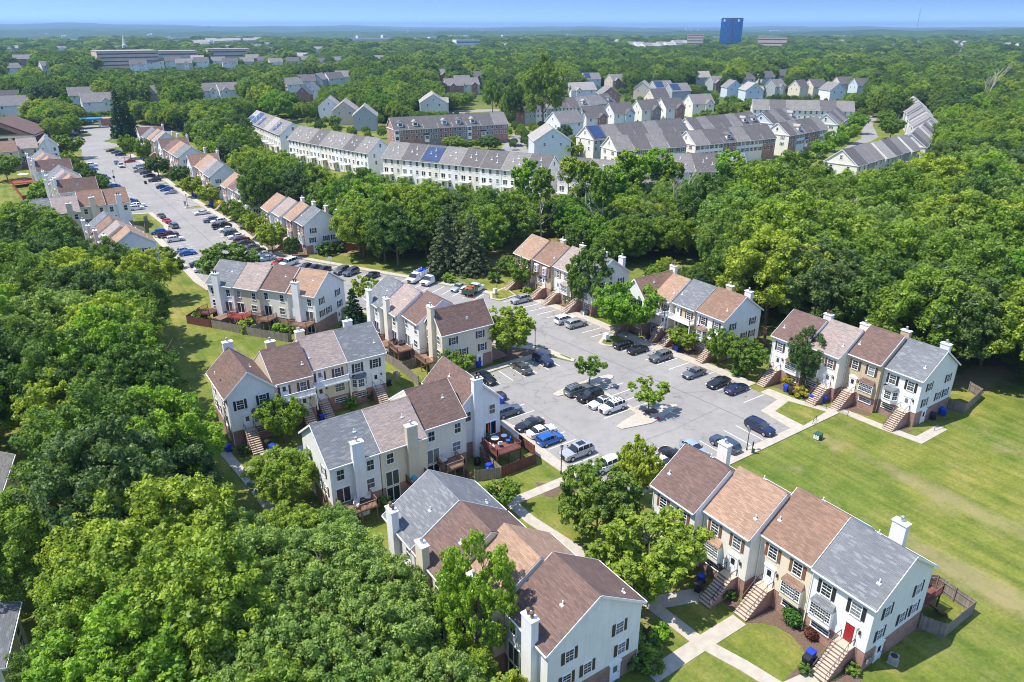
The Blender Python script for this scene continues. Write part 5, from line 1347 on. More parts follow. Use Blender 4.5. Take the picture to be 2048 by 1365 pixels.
# church spire, radio mast, pylons
x, y = G(249, 92, 20); t = thing('church', 'white church spire above the left woods', 'church', (x, y, 0))
b = MB(); b.box(-4, 4, -4, 4, 0, 22); link('steeple_base', b.mesh('steeple_base', [M['white_block']]), t)
b = MB(); b.tube((0, 0, 22), (0, 0, 42), 3.2, 0.1, 8); link('spire', b.mesh('spire', [M['white_block']]), t)
x, y = G(1831, 70, 10); b = MB(); D = math.hypot(x, y); top = CAM_H + (54 - 15) / CAM_F * D * 0.8
b.tube((0, 0, 0), (0, 0, top * 0.85), D * 0.00035, D * 0.0003, 5); b.tube((0, 0, top * 0.85), (0, 0, top), D * 0.0001, n=5)
for s in (0, 2.1, 4.2):
    b.tube((0, 0, top * 0.9), (top * 0.4 * math.cos(s), top * 0.4 * math.sin(s), 0), D * 0.00006, n=3)
tag(link('radio_mast', b.mesh('radio_mast', [M['metal_grey']]), None, (x, y, 0)), 'thin radio mast on the right skyline', 'mast')
for i, (px, py) in enumerate(((780, 70), (1000, 68), (1123, 72), (1567, 66), (1680, 66), (905, 66))):
    x, y = G(px, py, 12); b = MB(); h = 46
    for (sx, sy) in ((-4, -4), (4, -4), (4, 4), (-4, 4)): b.tube((sx, sy, 0), (sx * 0.12, sy * 0.12, h), 0.7, 0.4, 4)
    for zz in (h * 0.7, h * 0.84): b.bar((-9, 0, zz), (9, 0, zz), 0.8, 0.8)
    tag(link('power_pylon', b.mesh('power_pylon', [M['metal_grey']]), None, (x, y, 0)), 'lattice power pylon in the hazy distance', 'pylon', 'power pylons in the distance')
# brick bank with drive-through at the left edge
x, y = G(8, 300, 0); t = thing('bank', 'brick building with a dark glazed gable and drive-through bays at the left edge', 'bank', (x, y, 0), R(-18))
b = MB(); b.prism([(-16, 6.5), (14, 6.5), (-1, 13.5)], 'y', 0, 26); link('gable', b.mesh('gable', [M['w_brick']]), t)
b = MB(); b.prism([(-10, 7.2), (8, 7.2), (-1, 11.6)], 'y', -0.1, 0); link('gable_glazing', b.mesh('gable_glazing', [M['carglass']]), t)
b = MB(); b.box(-16, 14, 0.3, 26, 5.4, 6.5); link('fascia', b.mesh('fascia', [M['w_ivory']]), t)
for xx in (-15, -5.6, 3.6, 12.4):
    b = MB(); b.box(xx - 0.7, xx + 0.7, 0.5, 2, 0, 5.4); link('pillar', b.mesh('pillar', [M['w_ivory'] if xx < 12 else M['w_brick']]), t)
b = MB(); b.box(-16, 14, 20, 26, 0, 5.4); link('wall', b.mesh('wall', [M['w_brick']]), t)
b = MB(); b.prism([(-17, 6.35), (-1, 13.7), (15, 6.35), (15, 6.8), (-1, 14.2), (-17, 6.8)], 'y', -0.5, 26.5); link('roof', b.mesh('roof', [M['r_brown']]), t)
x, y = G(182, 256, 0); t = thing('petrol_station', 'filling station canopy with a blue fascia among trees', 'petrol station', (x, y, 0), R(-4))
M['awning_blue'] = plain('canopy_blue', (0.02, 0.2, 0.55), 0.4, 0.1)
b = MB(); b.box(-7, 7, -4, 4, 4.6, 5.6); link('canopy', b.mesh('canopy', [M['awning_blue']]), t)
for xx in (-5, 5):
    b = MB(); b.box(xx - 0.4, xx + 0.4, -0.4, 0.4, 0, 4.6); link('column', b.mesh('column', [M['trim']]), t)
b = MB(); b.box(6, 24, 7, 16, 0, 4.2); link('shop', b.mesh('shop', [M['w_brick']]), t)

# ------------------------------------------------------------------ cars
CARP = dict(black=(0.012, 0.012, 0.014), charcoal=(0.05, 0.052, 0.055), grey=(0.14, 0.145, 0.15), silver=(0.42, 0.43, 0.44), white=(0.74, 0.74, 0.73),
            navy=(0.012, 0.022, 0.075), blue=(0.012, 0.11, 0.42), steel=(0.05, 0.075, 0.12), slate=(0.10, 0.13, 0.17), red=(0.33, 0.012, 0.02), maroon=(0.10, 0.014, 0.016), olive=(0.085, 0.09, 0.08), beige=(0.36, 0.31, 0.24),
            paleblue=(0.36, 0.46, 0.55), greygreen=(0.17, 0.19, 0.185), green=(0.02, 0.09, 0.05))
for k, c in CARP.items(): M['p_' + k] = paint('car_paint_' + k, c, 0.0 if k in ('white', 'red', 'beige') else 0.3)

# stations: x along the car (nose negative), half width at sill, belt height, roof height or None, half width of roof
def car_shapes(kind):
    if kind == 'sedan':
        return dict(L=4.75, H=1.45, st=[(-2.38, .62, .30, .62, None), (-2.25, .80, .22, .72, None), (-1.75, .88, .20, .84, None), (-0.95, .90, .20, .95, None), (-0.25, .90, .20, .97, 1.40), (0.45, .90, .20, .97, 1.46), (1.05, .90, .20, .98, 1.38), (1.70, .89, .20, 1.02, None), (2.2, .84, .24, .98, None), (2.37, .70, .36, .82, None)],
                    wheel=.33, base=(-1.45, 1.40))
    if kind == 'coupe':
        return dict(L=4.5, H=1.38, st=[(-2.25, .62, .30, .58, None), (-2.1, .82, .22, .70, None), (-1.6, .88, .2, .82, None), (-0.7, .9, .2, .93, None), (0.05, .9, .2, .95, 1.32), (0.6, .9, .2, .97, 1.37), (1.25, .9, .2, 1.0, 1.22), (1.85, .88, .22, 1.02, None), (2.12, .84, .26, .95, None), (2.25, .7, .36, .8, None)], wheel=.33, base=(-1.38, 1.35))
    if kind == 'hatch':
        return dict(L=4.25, H=1.52, st=[(-2.12, .62, .3, .66, None), (-2.0, .80, .22, .78, None), (-1.5, .87, .2, .9, None), (-0.95, .89, .2, .98, None), (-0.2, .89, .2, 1.0, 1.48), (0.5, .89, .2, 1.02, 1.53), (1.3, .89, .2, 1.04, 1.48), (1.78, .88, .22, 1.06, 1.3), (2.05, .84, .26, 1.0, None), (2.12, .74, .36, .86, None)], wheel=.33, base=(-1.3, 1.28))
    if kind == 'van':
        return dict(L=5.1, H=1.78, st=[(-2.55, .66, .3, .74, None), (-2.4, .88, .22, .92, None), (-1.9, .95, .2, 1.06, None), (-1.55, .97, .2, 1.14, None), (-0.7, .98, .2, 1.12, 1.74), (0.3, .98, .2, 1.12, 1.8), (1.7, .98, .2, 1.12, 1.78), (2.3, .96, .24, 1.14, 1.66), (2.5, .92, .3, 1.05, None), (2.55, .8, .4, .9, None)], wheel=.35, base=(-1.6, 1.45))
    # suv
    return dict(L=4.75, H=1.72, st=[(-2.37, .68, .34, .82, None), (-2.24, .86, .28, .98, None), (-1.75, .92, .26, 1.06, None), (-1.05, .94, .26, 1.12, None), (-0.4, .95, .26, 1.12, 1.68), (0.4, .95, .26, 1.12, 1.74), (1.4, .95, .26, 1.13, 1.72), (2.0, .93, .28, 1.15, 1.6), (2.3, .90, .32, 1.08, None), (2.37, .8, .44, .95, None)], wheel=.38, base=(-1.42, 1.40))

def wheel_parts(r, wd=0.22):
    def t():
        b = MB(); b.tube((0, -wd / 2, 0), (0, wd / 2, 0), r, n=16); return b.mesh('tyre', [M['tyre']], False)
    def ri():
        b = MB(); b.tube((0, -wd / 2 - 0.012, 0), (0, wd / 2 + 0.012, 0), r * 0.62, n=12)
        for i in range(5):
            a = i * 1.2566
            for s in (-1, 1): b.bar((0, s * (wd / 2 + 0.02), 0), (r * 0.55 * math.cos(a), s * (wd / 2 + 0.02), r * 0.55 * math.sin(a)), 0.05, 0.05)
        return b.mesh('rim', [M['rim']])
    return cached(('tyre', r), t), cached(('rim', r), ri)

def loft_car(kind):
    """body shell, glass and pillars from cross sections"""
    S = car_shapes(kind); st = S['st']
    body, glass_f, glass_r, side = MB(), MB(), MB(), (MB(), MB())
    def sec(s):
        x, hw, zb, zt, zr = s
        low = [(x, -hw * 0.93, zb), (x, -hw, zb + 0.22), (x, -hw, (zb + zt) / 2 + 0.06), (x, -hw * 0.965, zt - 0.05)]
        if zr is None:
            top = [(x, -hw * 0.84, zt), (x, -hw * 0.4, zt + 0.035), (x, 0, zt + 0.045)]
        else:
            top = [(x, -hw * 0.93, zt), (x, -hw * 0.74, zr - 0.07), (x, 0, zr)]
        full = low + top
        return full + [(p[0], -p[1], p[2]) for p in full[-2::-1]]
    secs = [sec(s) for s in st]
    n = len(secs[0])
    for i in range(len(secs) - 1):
        A, Bq = secs[i], secs[i + 1]; ra, rb = st[i][4] is not None, st[i + 1][4] is not None
        for j in range(n - 1):
            q = [A[j], A[j + 1], Bq[j + 1], Bq[j]]
            tgt = body
            if (ra or rb) and j in (4, 7): 
                if ra and rb: tgt = side[0 if j == 4 else 1]
                else: tgt = body if False else (glass_f if not ra else glass_r)
            elif ra != rb and j in (5, 6): tgt = glass_f if not ra else glass_r
            # roof top panels between cabin stations stay painted
            tgt.poly(q)
        body.poly([A[0], Bq[0], Bq[-1], A[-1]])
    body.poly(secs[0][::-1] if False else secs[0]); body.poly(secs[-1][::-1])
    cab = [i for i, s in enumerate(st) if s[4] is not None]
    # pillars lie proud of the glass
    pil = MB()
    for i in cab:
        for sg in (0, 1):
            j = 4 if sg == 0 else n - 5
            a, c = Vector(secs[i][j]), Vector(secs[i][j + 1 if sg == 0 else j - 1 + 0])
            a, c = (Vector(secs[i][4]), Vector(secs[i][5])) if sg == 0 else (Vector(secs[i][8]), Vector(secs[i][7]))
            o = Vector((0, -0.012 if sg == 0 else 0.012, 0))
            body.bar(a + o, c + o, 0.07, 0.03)
    return S, body, glass_f, glass_r, side

def make_car(kind):
    S, body, gf, gr, side = loft_car(kind)
    r = S['wheel']; hw = max(s[1] for s in S['st'])
    # dark wheel wells and sills
    bm = body.mesh('body', [M['p_white'], M['tyre']], False)
    import bmesh
    q = bmesh.new(); q.from_mesh(bm); bmesh.ops.recalc_face_normals(q, faces=q.faces); q.to_mesh(bm); q.free(); bm.update()
    bm.shade_smooth() if hasattr(bm, 'shade_smooth') else None
    parts = {'body': bm}
    for k, m_ in (('windscreen', gf), ('rear_window', gr), ('side_window', side[0]), ('side_window', side[1])):
        me = m_.mesh(k, [M['carglass']])
        qq = bmesh.new(); qq.from_mesh(me); bmesh.ops.recalc_face_normals(qq, faces=qq.faces); qq.to_mesh(me); qq.free()
        parts.setdefault(k, []); parts[k] = parts[k] + [me] if isinstance(parts[k], list) else [me]
    extra = {}
    x0, x1 = S['st'][0][0], S['st'][-1][0]; z0 = (S['st'][1][2] + S['st'][1][3]) / 2 + 0.12; z1 = S['st'][-2][3] - 0.14
    for s in (-1, 1):
        b = MB(); b.box(x0 + 0.02, x0 + 0.22, s * 0.62 - 0.16, s * 0.62 + 0.16, z0, z0 + 0.13); extra.setdefault('headlight', []).append(b.mesh('headlight', [M['lamp_white']]))
        b = MB(); b.box(x1 - 0.2, x1 - 0.015, s * 0.66 - 0.15, s * 0.66 + 0.15, z1 - 0.1, z1 + 0.06); extra.setdefault('tail_light', []).append(b.mesh('tail_light', [M['lamp_red']]))
        b = MB(); xm = S['st'][3][0] + 0.25; b.box(xm, xm + 0.12, s * (hw + 0.02) if s > 0 else -hw - 0.2, s * (hw + 0.2) if s > 0 else -hw - 0.02, S['st'][3][3] - 0.02, S['st'][3][3] + 0.12); extra.setdefault('mirror', []).append(b.mesh('mirror', [M['bin_black']]))
    g = MB(); g.box(x0 - 0.012, x0 + 0.1, -0.42, 0.42, 0.36, z0 + 0.08); extra['grille'] = [g.mesh('grille', [M['bin_black']])]
    p = MB(); p.box(x1 - 0.08, x1 + 0.012, -0.26, 0.26, z1 - 0.34, z1 - 0.2); extra['number_plate'] = [p.mesh('number_plate', [M['trim']])]
    return S, parts, extra

CARK = {}
def car(kind, colour, label, px=None, py=None, head=0.0, group='parked cars', at=None, scale=1.0, rack=False, roof=None):
    """head: direction of the nose, degrees from +x"""
    if kind not in CARK: CARK[kind] = make_car(kind)
    S, parts, extra = CARK[kind]
    x, y = at if at else G(px, py, 0.7)
    root = thing('parked_car', label, 'car', (x, y, 0.02), R(head) + math.pi, group, scale if scale != 1.0 else None)
    bd = link('body', parts['body'], root); bd.material_slots[0].link = 'OBJECT'; bd.material_slots[0].material = M['p_' + colour]
    for k in ('windscreen', 'rear_window', 'side_window'):
        for me in parts[k]: link(k, me, root)
    for k, lst in extra.items():
        for me in lst: link(k, me, root)
    ty, ri = wheel_parts(S['wheel']); hw = max(s[1] for s in S['st'])
    for bx in S['base']:
        for s in (-1, 1):
            w_ = link('wheel', ty, root, (bx, s * (hw - 0.10), S['wheel'])); link('rim', ri, w_)
    if rack:
        def rk():
            b = MB()
            for s in (-1, 1): b.bar((-0.3, s * 0.55, 1.8), (1.9, s * 0.55, 1.78), 0.05, 0.05)
            for xx in (0.0, 0.6, 1.2, 1.8): b.bar((xx, -0.55, 1.79), (xx, 0.55, 1.79), 0.05, 0.04)
            return b.mesh('roof_rack', [M['bin_black']])
        link('roof_rack', cached('rack', rk), root)
    if roof:
        def rp():
            b = MB(); b.box(0.0, 1.1, -0.42, 0.42, S['H'] - 0.0, S['H'] + 0.03); return b.mesh('sunroof', [M['carglass']])
        link('sunroof', cached(('sunroof', kind), rp), root)
    return root

def pickup(colour, label, px, py, head, bed='pickup', load=None):
    """pickup, stake-bed or dump-bed truck"""
    x, y = G(px, py, 0.8)
    big = bed != 'pickup'
    root = thing('truck' if big else 'pickup_truck', label, 'truck' if big else 'pickup', (x, y, 0.02), R(head) + math.pi, 'work trucks' if big else 'pickup trucks')
    k = 1.12 if big else 1.0; hw = 0.98 * k
    b = MB()
    prof = [(-2.75, 0.45), (-2.8, 0.95), (-2.6, 1.12), (-1.5, 1.2), (-0.85, 1.82 * k), (0.35, 1.86 * k), (0.55, 1.2), (0.55, 0.45)]
    n = len(prof); A = len(b.v)
    for s in (-1, 1):
        for (xx, z) in prof: b.v.append((xx, s * hw * (0.82 if z > 1.3 else 1.0), z))
    for i in range(n):
        j = (i + 1) % n
        if i in (3,): continue
        b.f.append((A + i, A + j, A + n + j, A + n + i)); b.m.append(0)
    b.f.append(tuple(A + i for i in range(n - 1, -1, -1))); b.m.append(0); b.f.append(tuple(A + n + i for i in range(n))); b.m.append(0)
    me = b.mesh('cab', [M['p_' + colour]]); link('cab', me, root)
    g = MB(); g.poly([(-1.5, -hw, 1.2), (-1.5, hw, 1.2), (-0.85, hw * 0.82, 1.82 * k), (-0.85, -hw * 0.82, 1.82 * k)]); link('windscreen', g.mesh('windscreen', [M['carglass']]), root)
    for s in (-1, 1):
        g = MB(); q = [(-1.2, s * (hw * 0.97), 1.27), (0.3, s * (hw * 0.97), 1.27), (0.25, s * (hw * 0.845), 1.72 * k), (-0.8, s * (hw * 0.845), 1.72 * k)]; g.poly(q if s < 0 else q[::-1]); link('side_window', g.mesh('side_window', [M['carglass']]), root)
        h = MB(); h.box(-2.84, -2.7, s * 0.7 - 0.17, s * 0.7 + 0.17, 0.78, 1.0); link('headlight', h.mesh('headlight', [M['lamp_white']]), root)
    g = MB(); g.box(-2.83, -2.72, -0.5, 0.5, 0.6, 1.0); link('grille', g.mesh('grille', [M['bin_black']]), root)
    L = 2.3 if not big else 3.4
    b = MB(); b.box(0.62, 0.62 + L, -hw, hw, 0.72, 0.86); mt = M['p_' + colour]
    if bed == 'pickup':
        b.box(0.62, 0.62 + L, -hw, -hw + 0.1, 0.5, 1.2); b.box(0.62, 0.62 + L, hw - 0.1, hw, 0.5, 1.2); b.box(0.62 + L - 0.08, 0.62 + L, -hw, hw, 0.5, 1.2); b.box(0.62, 0.7, -hw, hw, 0.86, 1.2)
    elif bed == 'stake':
        mt = M['trim']
        for s in (-1, 1):
            for i in range(4): b.box(0.62, 0.62 + L, s * hw - 0.03, s * hw + 0.03, 1.0 + i * 0.3, 1.2 + i * 0.3)
            for xx in np.linspace(0.7, 0.5 + L, 4): b.box(xx, xx + 0.08, s * hw - 0.06, s * hw + 0.06, 0.8, 2.2)
        for i in range(4): b.box(0.62, 0.7, -hw, hw, 1.0 + i * 0.3, 1.2 + i * 0.3)
    else:
        mt = M['bin_black'] if bed == 'dump_black' else M['p_green']; hh = 2.1 if bed == 'dump_black' else 1.75
        b.box(0.62, 0.62 + L, -hw - 0.05, -hw + 0.05, 0.8, hh); b.box(0.62, 0.62 + L, hw - 0.05, hw + 0.05, 0.8, hh); b.box(0.62, 0.7, -hw, hw, 0.8, hh + 0.3); b.box(0.62 + L - 0.06, 0.62 + L, -hw, hw, 0.8, hh)
        for s in (-1, 1):
            for xx in np.linspace(0.9, 0.4 + L, 5): b.box(xx, xx + 0.08, s * (hw + 0.05) - 0.05, s * (hw + 0.05) + 0.05, 0.8, hh)
    link('bed', b.mesh('bed', [mt]), root)
    if load:
        l = MB(); r_ = random.Random(3)
        for i in range(60):
            cx, cy_, cz = 0.9 + r_.random() * (L - 0.5), (r_.random() - 0.5) * 1.6, 1.2 + r_.random() * 0.7
            l.box(cx - 0.25, cx + 0.25, cy_ - 0.2, cy_ + 0.2, cz, cz + 0.12)
        link('load', l.mesh('load', [M[load]]), root)
    ty, ri = wheel_parts(0.42)
    for bx in (-1.85, 0.62 + L * 0.58):
        for s in (-1, 1): w_ = link('wheel', ty, root, (bx, s * (hw - 0.12), 0.42)); link('rim', ri, w_)
    for s in (-1, 1):
        h = MB(); h.box(0.62 + L - 0.02, 0.62 + L + 0.03, s * (hw - 0.14) - 0.1, s * (hw - 0.14) + 0.1, 0.75, 1.0); link('tail_light', h.mesh('tail_light', [M['lamp_red']]), root)
    return root

PA, NA_, PB, NB = 0, 180, 90, -90       # nose along +x, -x, +y, -y
UP = 207.6                               # nose away from the kerb in the upper bays
CARS = [
 ('suv', 'silver', 'silver compact SUV alone at the far end of the right parking row', 1041, 599, NA_), ('suv', 'white', 'white SUV parked beside the silver tan SUV on the right row', 1130, 639, PA),
 ('suv', 'silver', 'silver tan SUV with its rear to the road beside a white SUV', 1152, 647, PA), ('hatch', 'black', 'black hatchback next to the mailbox island', 1247, 688, PA),
 ('coupe', 'black', 'low black sports sedan beside the black hatchback', 1276, 698, PA), ('suv', 'grey', 'grey SUV facing the road alone in the right row', 1321, 713, NA_),
 ('sedan', 'grey', 'grey sedan facing the road between empty bays of the right row', 1388, 745, NA_), ('sedan', 'black', 'black sedan facing the road near the lower end of the right row', 1437, 764, NA_),
 ('sedan', 'navy', 'dark navy sedan, last in the right row before the corner', 1473, 776, PA), ('suv', 'navy', 'bright navy SUV in the corner bay by the grass square', 1520, 854, NB),
 ('suv', 'steel', 'dark slate SUV in front of the black lamp post at the lower lot', 1450, 888, PB), ('hatch', 'paleblue', 'pale blue hatchback half hidden by the brown roof', 1388, 897, NB),
 ('sedan', 'black', 'black sedan half hidden left of the brown roof', 1347, 909, PB), ('coupe', 'white', 'white convertible with a black top behind the bright tree', 1328, 926, NB), ('suv', 'white', 'white SUV half covered by the dark tree', 1212, 930, NA_),
 ('suv', 'silver', 'big silver SUV with a glass roof in front of the near lamp post', 1154, 903, NA_), ('hatch', 'blue', 'blue crossover third in the row beside the sidewalk', 1100, 877, PA),
 ('sedan', 'white', 'white sedan between a black sedan and a blue crossover', 1083, 861, PA), ('sedan', 'black', 'black sedan facing the sidewalk beside the white sedan', 1059, 848, NA_),
 ('suv', 'slate', 'slate blue SUV behind the white chimney', 1015, 822, PA), ('suv', 'charcoal', 'charcoal SUV mostly hidden behind the white chimney', 985, 796, PA),
 ('sedan', 'black', 'black sedan pointing at the road below the gable with a brick base', 973, 755, NB), ('sedan', 'olive', 'olive grey sedan parked nose-in beside empty bays', 1043, 735, PB), ('suv', 'navy', 'dark navy SUV at the tip of the kerbed island', 1086, 719, NB),
 ('suv', 'greygreen', 'grey green SUV at the island with the first young tree', 1155, 780, PA), ('suv', 'black', 'black off-road SUV in the island row', 1180, 791, NA_), ('sedan', 'white', 'white sedan between black and white SUVs in the island row', 1203, 804, NA_),
 ('suv', 'white', 'white SUV with a black roof rack at the end of the island row', 1225, 813, NA_),
 ('sedan', 'silver', 'silver sedan left of the small white car on the upper lot', 916, 574, UP), ('hatch', 'white', 'small white hatchback beside the pickup with green bed', 934, 579, UP - 180),
 ('sedan', 'black', 'black sedan alone in the upper parking bays', 743, 551, UP), ('suv', 'slate', 'dark slate SUV, right one of a pair in the upper bays', 702, 544, UP), ('suv', 'grey', 'grey SUV, left one of a pair in the upper bays', 683, 541, UP),
 ('sedan', 'black', 'black sedan, rightmost of three in the upper bays', 646, 539, UP), ('sedan', 'charcoal', 'charcoal sedan, middle of three in the upper bays', 626, 536, UP), ('hatch', 'black', 'black hatchback, leftmost of three in the upper bays', 610, 534, UP),
 ('van', 'white', 'large white SUV beside the red car at the street bend', 577, 526, UP), ('hatch', 'red', 'bright red car beside the large white SUV', 557, 525, UP),
 ('sedan', 'paleblue', 'pale blue sedan near the lamp post at the street bend', 533, 516, PA + 180), ('sedan', 'silver', 'silver sedan just above the pale blue one', 526, 508, NA_), ('sedan', 'charcoal', 'charcoal car behind the silver sedan', 513, 501, NA_),
 ('sedan', 'grey', 'dark grey sedan under the brick house trees', 501, 494, NA_), ('sedan', 'charcoal', 'charcoal sedan above the dark grey sedan on the street', 491, 485, PA), ('sedan', 'maroon', 'dark brown car beside the white sedan on the street', 482, 478, PA),
 ('sedan', 'white', 'white sedan next to the dark brown car', 472, 472, NA_), ('hatch', 'navy', 'navy hatchback beside the street grass island', 462, 466, PA), ('sedan', 'white', 'white sedan left of the black pickup', 453, 458, NA_),
 ('suv', 'white', 'white SUV beside the grey SUV on the right of the street', 437, 443, NA_), ('suv', 'slate', 'slate grey SUV above the white SUV', 422, 440, NA_), ('sedan', 'white', 'white sedan alone beyond the lamp island', 403, 425, NA_),
 ('coupe', 'silver', 'silver white coupe at the edge of the empty bays', 341, 384, NA_), ('sedan', 'blue', 'blue sedan above the silver coupe', 333, 378, NA_), ('sedan', 'navy', 'navy sedan above the blue sedan', 325, 373, PA),
 ('suv', 'charcoal', 'charcoal SUV by the small street island', 309, 360, NA_), ('sedan', 'black', 'black sedan in the middle of the upper street row', 298, 351, NA_), ('sedan', 'steel', 'dark blue sedan behind the black sedan', 291, 345, PA),
 ('suv', 'beige', 'beige SUV in the upper street row', 279, 341, NA_), ('suv', 'paleblue', 'pale blue SUV behind the beige SUV', 277, 334, NA_), ('sedan', 'red', 'red sedan beside the far lamp post', 259, 322, NA_),
 ('sedan', 'charcoal', 'charcoal car behind the white pickup', 233, 325, NB), ('suv', 'navy', 'navy SUV at the top of the street', 241, 309, NA_), ('sedan', 'steel', 'steel blue car second from the top of the street', 232, 304, NA_), ('sedan', 'maroon', 'dark red car at the very top of the street row', 222, 301, NA_),
 ('hatch', 'blue', 'bright blue car beside the hedge at the top left of the street', 185, 338, PA), ('suv', 'white', 'white car beside the hedge above the bright blue one', 183, 330, PA), ('sedan', 'navy', 'navy car half behind the left hedge', 201, 351, PA), ('sedan', 'blue', 'blue car half behind the left hedge', 208, 356, PA),
 ('sedan', 'white', 'white car half behind the left hedge by the lamp', 219, 368, PA), ('sedan', 'blue', 'blue car nearest the lamp on the left hedge', 227, 371, PA), ('hatch', 'blue', 'bright blue hatchback behind the chimneyed row', 263, 401, PA),
 ('suv', 'white', 'white SUV beyond the gable on the left of the street', 276, 411, PA), ('suv', 'white', 'white SUV nearest the sidewalk behind the gable on the left', 273, 416, PA),
 ('sedan', 'steel', 'dark blue sedan at the head of three parked along the kerb', 322, 431, 97), ('sedan', 'red', 'red sedan in the middle of three parked along the kerb', 333, 441, 97), ('suv', 'slate', 'slate blue SUV last of three parked along the kerb', 347, 451, 97),
 ('hatch', 'blue', 'blue hatchback behind the maroon pickup', 316, 463, NA_), ('suv', 'white', 'white SUV right of the maroon pickup', 350, 478, PA),
 ('sedan', 'silver', 'silver white sedan behind the blue sports car', 367, 500, PA), ('coupe', 'blue', 'bright blue sports car on the left of the street', 375, 505, PA), ('sedan', 'navy', 'navy sedan beside the round tree', 398, 527, PA), ('sedan', 'white', 'white car half under the round tree', 406, 537, PA),
 ('sedan', 'maroon', 'dark red car on the far forecourt, left one', 121, 266, 20), ('sedan', 'black', 'black car on the far forecourt beside the white van', 166, 264, 20), ('van', 'white', 'white van on the far forecourt', 152, 262, 20), ('sedan', 'maroon', 'dark red car on the far forecourt, right one', 148, 270, 20),
 ('suv', 'navy', 'dark blue car beside the brick bank', 62, 270, 10), ('sedan', 'charcoal', 'charcoal car behind the one beside the brick bank', 52, 272, 10), ('sedan', 'silver', 'silver car in the left bay of the bank drive-through', 2, 276, 70), ('sedan', 'charcoal', 'dark car in the right bay of the bank drive-through', 22, 275, 70),
 ('suv', 'slate', 'slate blue SUV on the court beside the brick row', 1026, 281, 150), ('sedan', 'charcoal', 'dark car in front of the slate SUV at the brick row', 1036, 291, 150), ('sedan', 'charcoal', 'dark car at the end of the curving far road', 1735, 233, 20), ('sedan', 'silver', 'silver car at the end of the curving far road', 1744, 233, 20),
]
for c in CARS:
    big = c[2].startswith(('big silver', 'large white')); car(c[0], c[1], c[2], c[3], c[4], c[5], scale=1.08 if big else 1.0, rack='roof rack' in c[2] or 'grey green' in c[2], roof='glass roof' in c[2] or 'white sedan between black and white' in c[2])
pickup('black', 'black pickup half hidden between white cars on the street', 444, 452, PA); pickup('white', 'white pickup facing the camera at the top of the street', 242, 331, NB)
pickup('maroon', 'maroon pickup beside a white SUV on the left of the street', 336, 469, PA)
pickup('white', 'white truck with an upright stake bed on the upper lot', 832, 556, UP, 'stake', 'bin_blue'); pickup('white', 'white truck with a black dump bed full of brush', 860, 561, UP, 'dump_black', 'leaf_box')
pickup('white', 'white pickup with a green dump bed', 950, 578, UP - 180, 'dump_green', 'deck_orange')

# ------------------------------------------------------------------ trees and shrubs
def leaf_cloud(name, mt, seed, centers, radii, n, size, up=0.25, flat=1.0, core=None, droop=0.0):
    """thousands of leaf sprays spread over the clumps of a crown"""
    g = np.random.RandomState(seed)
    C_ = np.array(centers, float); Rr = np.array(radii, float)
    p = Rr ** 2; p /= p.sum()
    k = g.choice(len(C_), n, p=p)
    d = g.normal(size=(n, 3)); d[:, 2] += up * 1.6
    d /= np.linalg.norm(d, axis=1, keepdims=True)
    rad = Rr[k] * (0.62 + 0.42 * g.rand(n) ** 0.6)
    P = C_[k] + d * rad[:, None] * np.array([1, 1, flat]) + g.normal(scale=0.11, size=(n, 3)) * Rr[k][:, None]
    nr = d + g.normal(scale=0.5, size=(n, 3)); nr[:, 2] += 0.25 - droop
    nr /= np.linalg.norm(nr, axis=1, keepdims=True)
    t = np.cross(nr, g.normal(size=(n, 3))); t /= np.maximum(np.linalg.norm(t, axis=1, keepdims=True), 1e-6)
    bt = np.cross(nr, t)
    s = size * (0.6 + 0.8 * g.rand(n))[:, None]
    a = 0.62 + 0.3 * g.rand(n)[:, None]
    # a kite-shaped spray, folded a little along its rib
    v0 = P - t * s; v1 = P + bt * s * a * 0.75 - nr * s * 0.22; v2 = P + t * s; v3 = P - bt * s * a * 0.75 - nr * s * 0.22
    V = np.stack([v0, v1, v2, v3], 1).reshape(-1, 3)
    tone_c = g.rand(len(C_)); tone = np.clip(0.5 + (tone_c[k] - 0.5) * 0.75 + g.normal(scale=0.2, size=n), 0, 1)
    me = bpy.data.meshes.new(name)
    me.vertices.add(4 * n); me.vertices.foreach_set('co', V.astype(np.float32).ravel())
    me.loops.add(4 * n); me.loops.foreach_set('vertex_index', np.arange(4 * n, dtype=np.int32))
    me.polygons.add(n); me.polygons.foreach_set('loop_start', np.arange(0, 4 * n, 4, dtype=np.int32)); me.polygons.foreach_set('loop_total', np.full(n, 4, np.int32))
    at = me.attributes.new('tone', 'FLOAT', 'FACE'); at.data.foreach_set('value', tone.astype(np.float32))
    me.materials.append(M[mt]); me.update(calc_edges=True); me.validate()
    return me

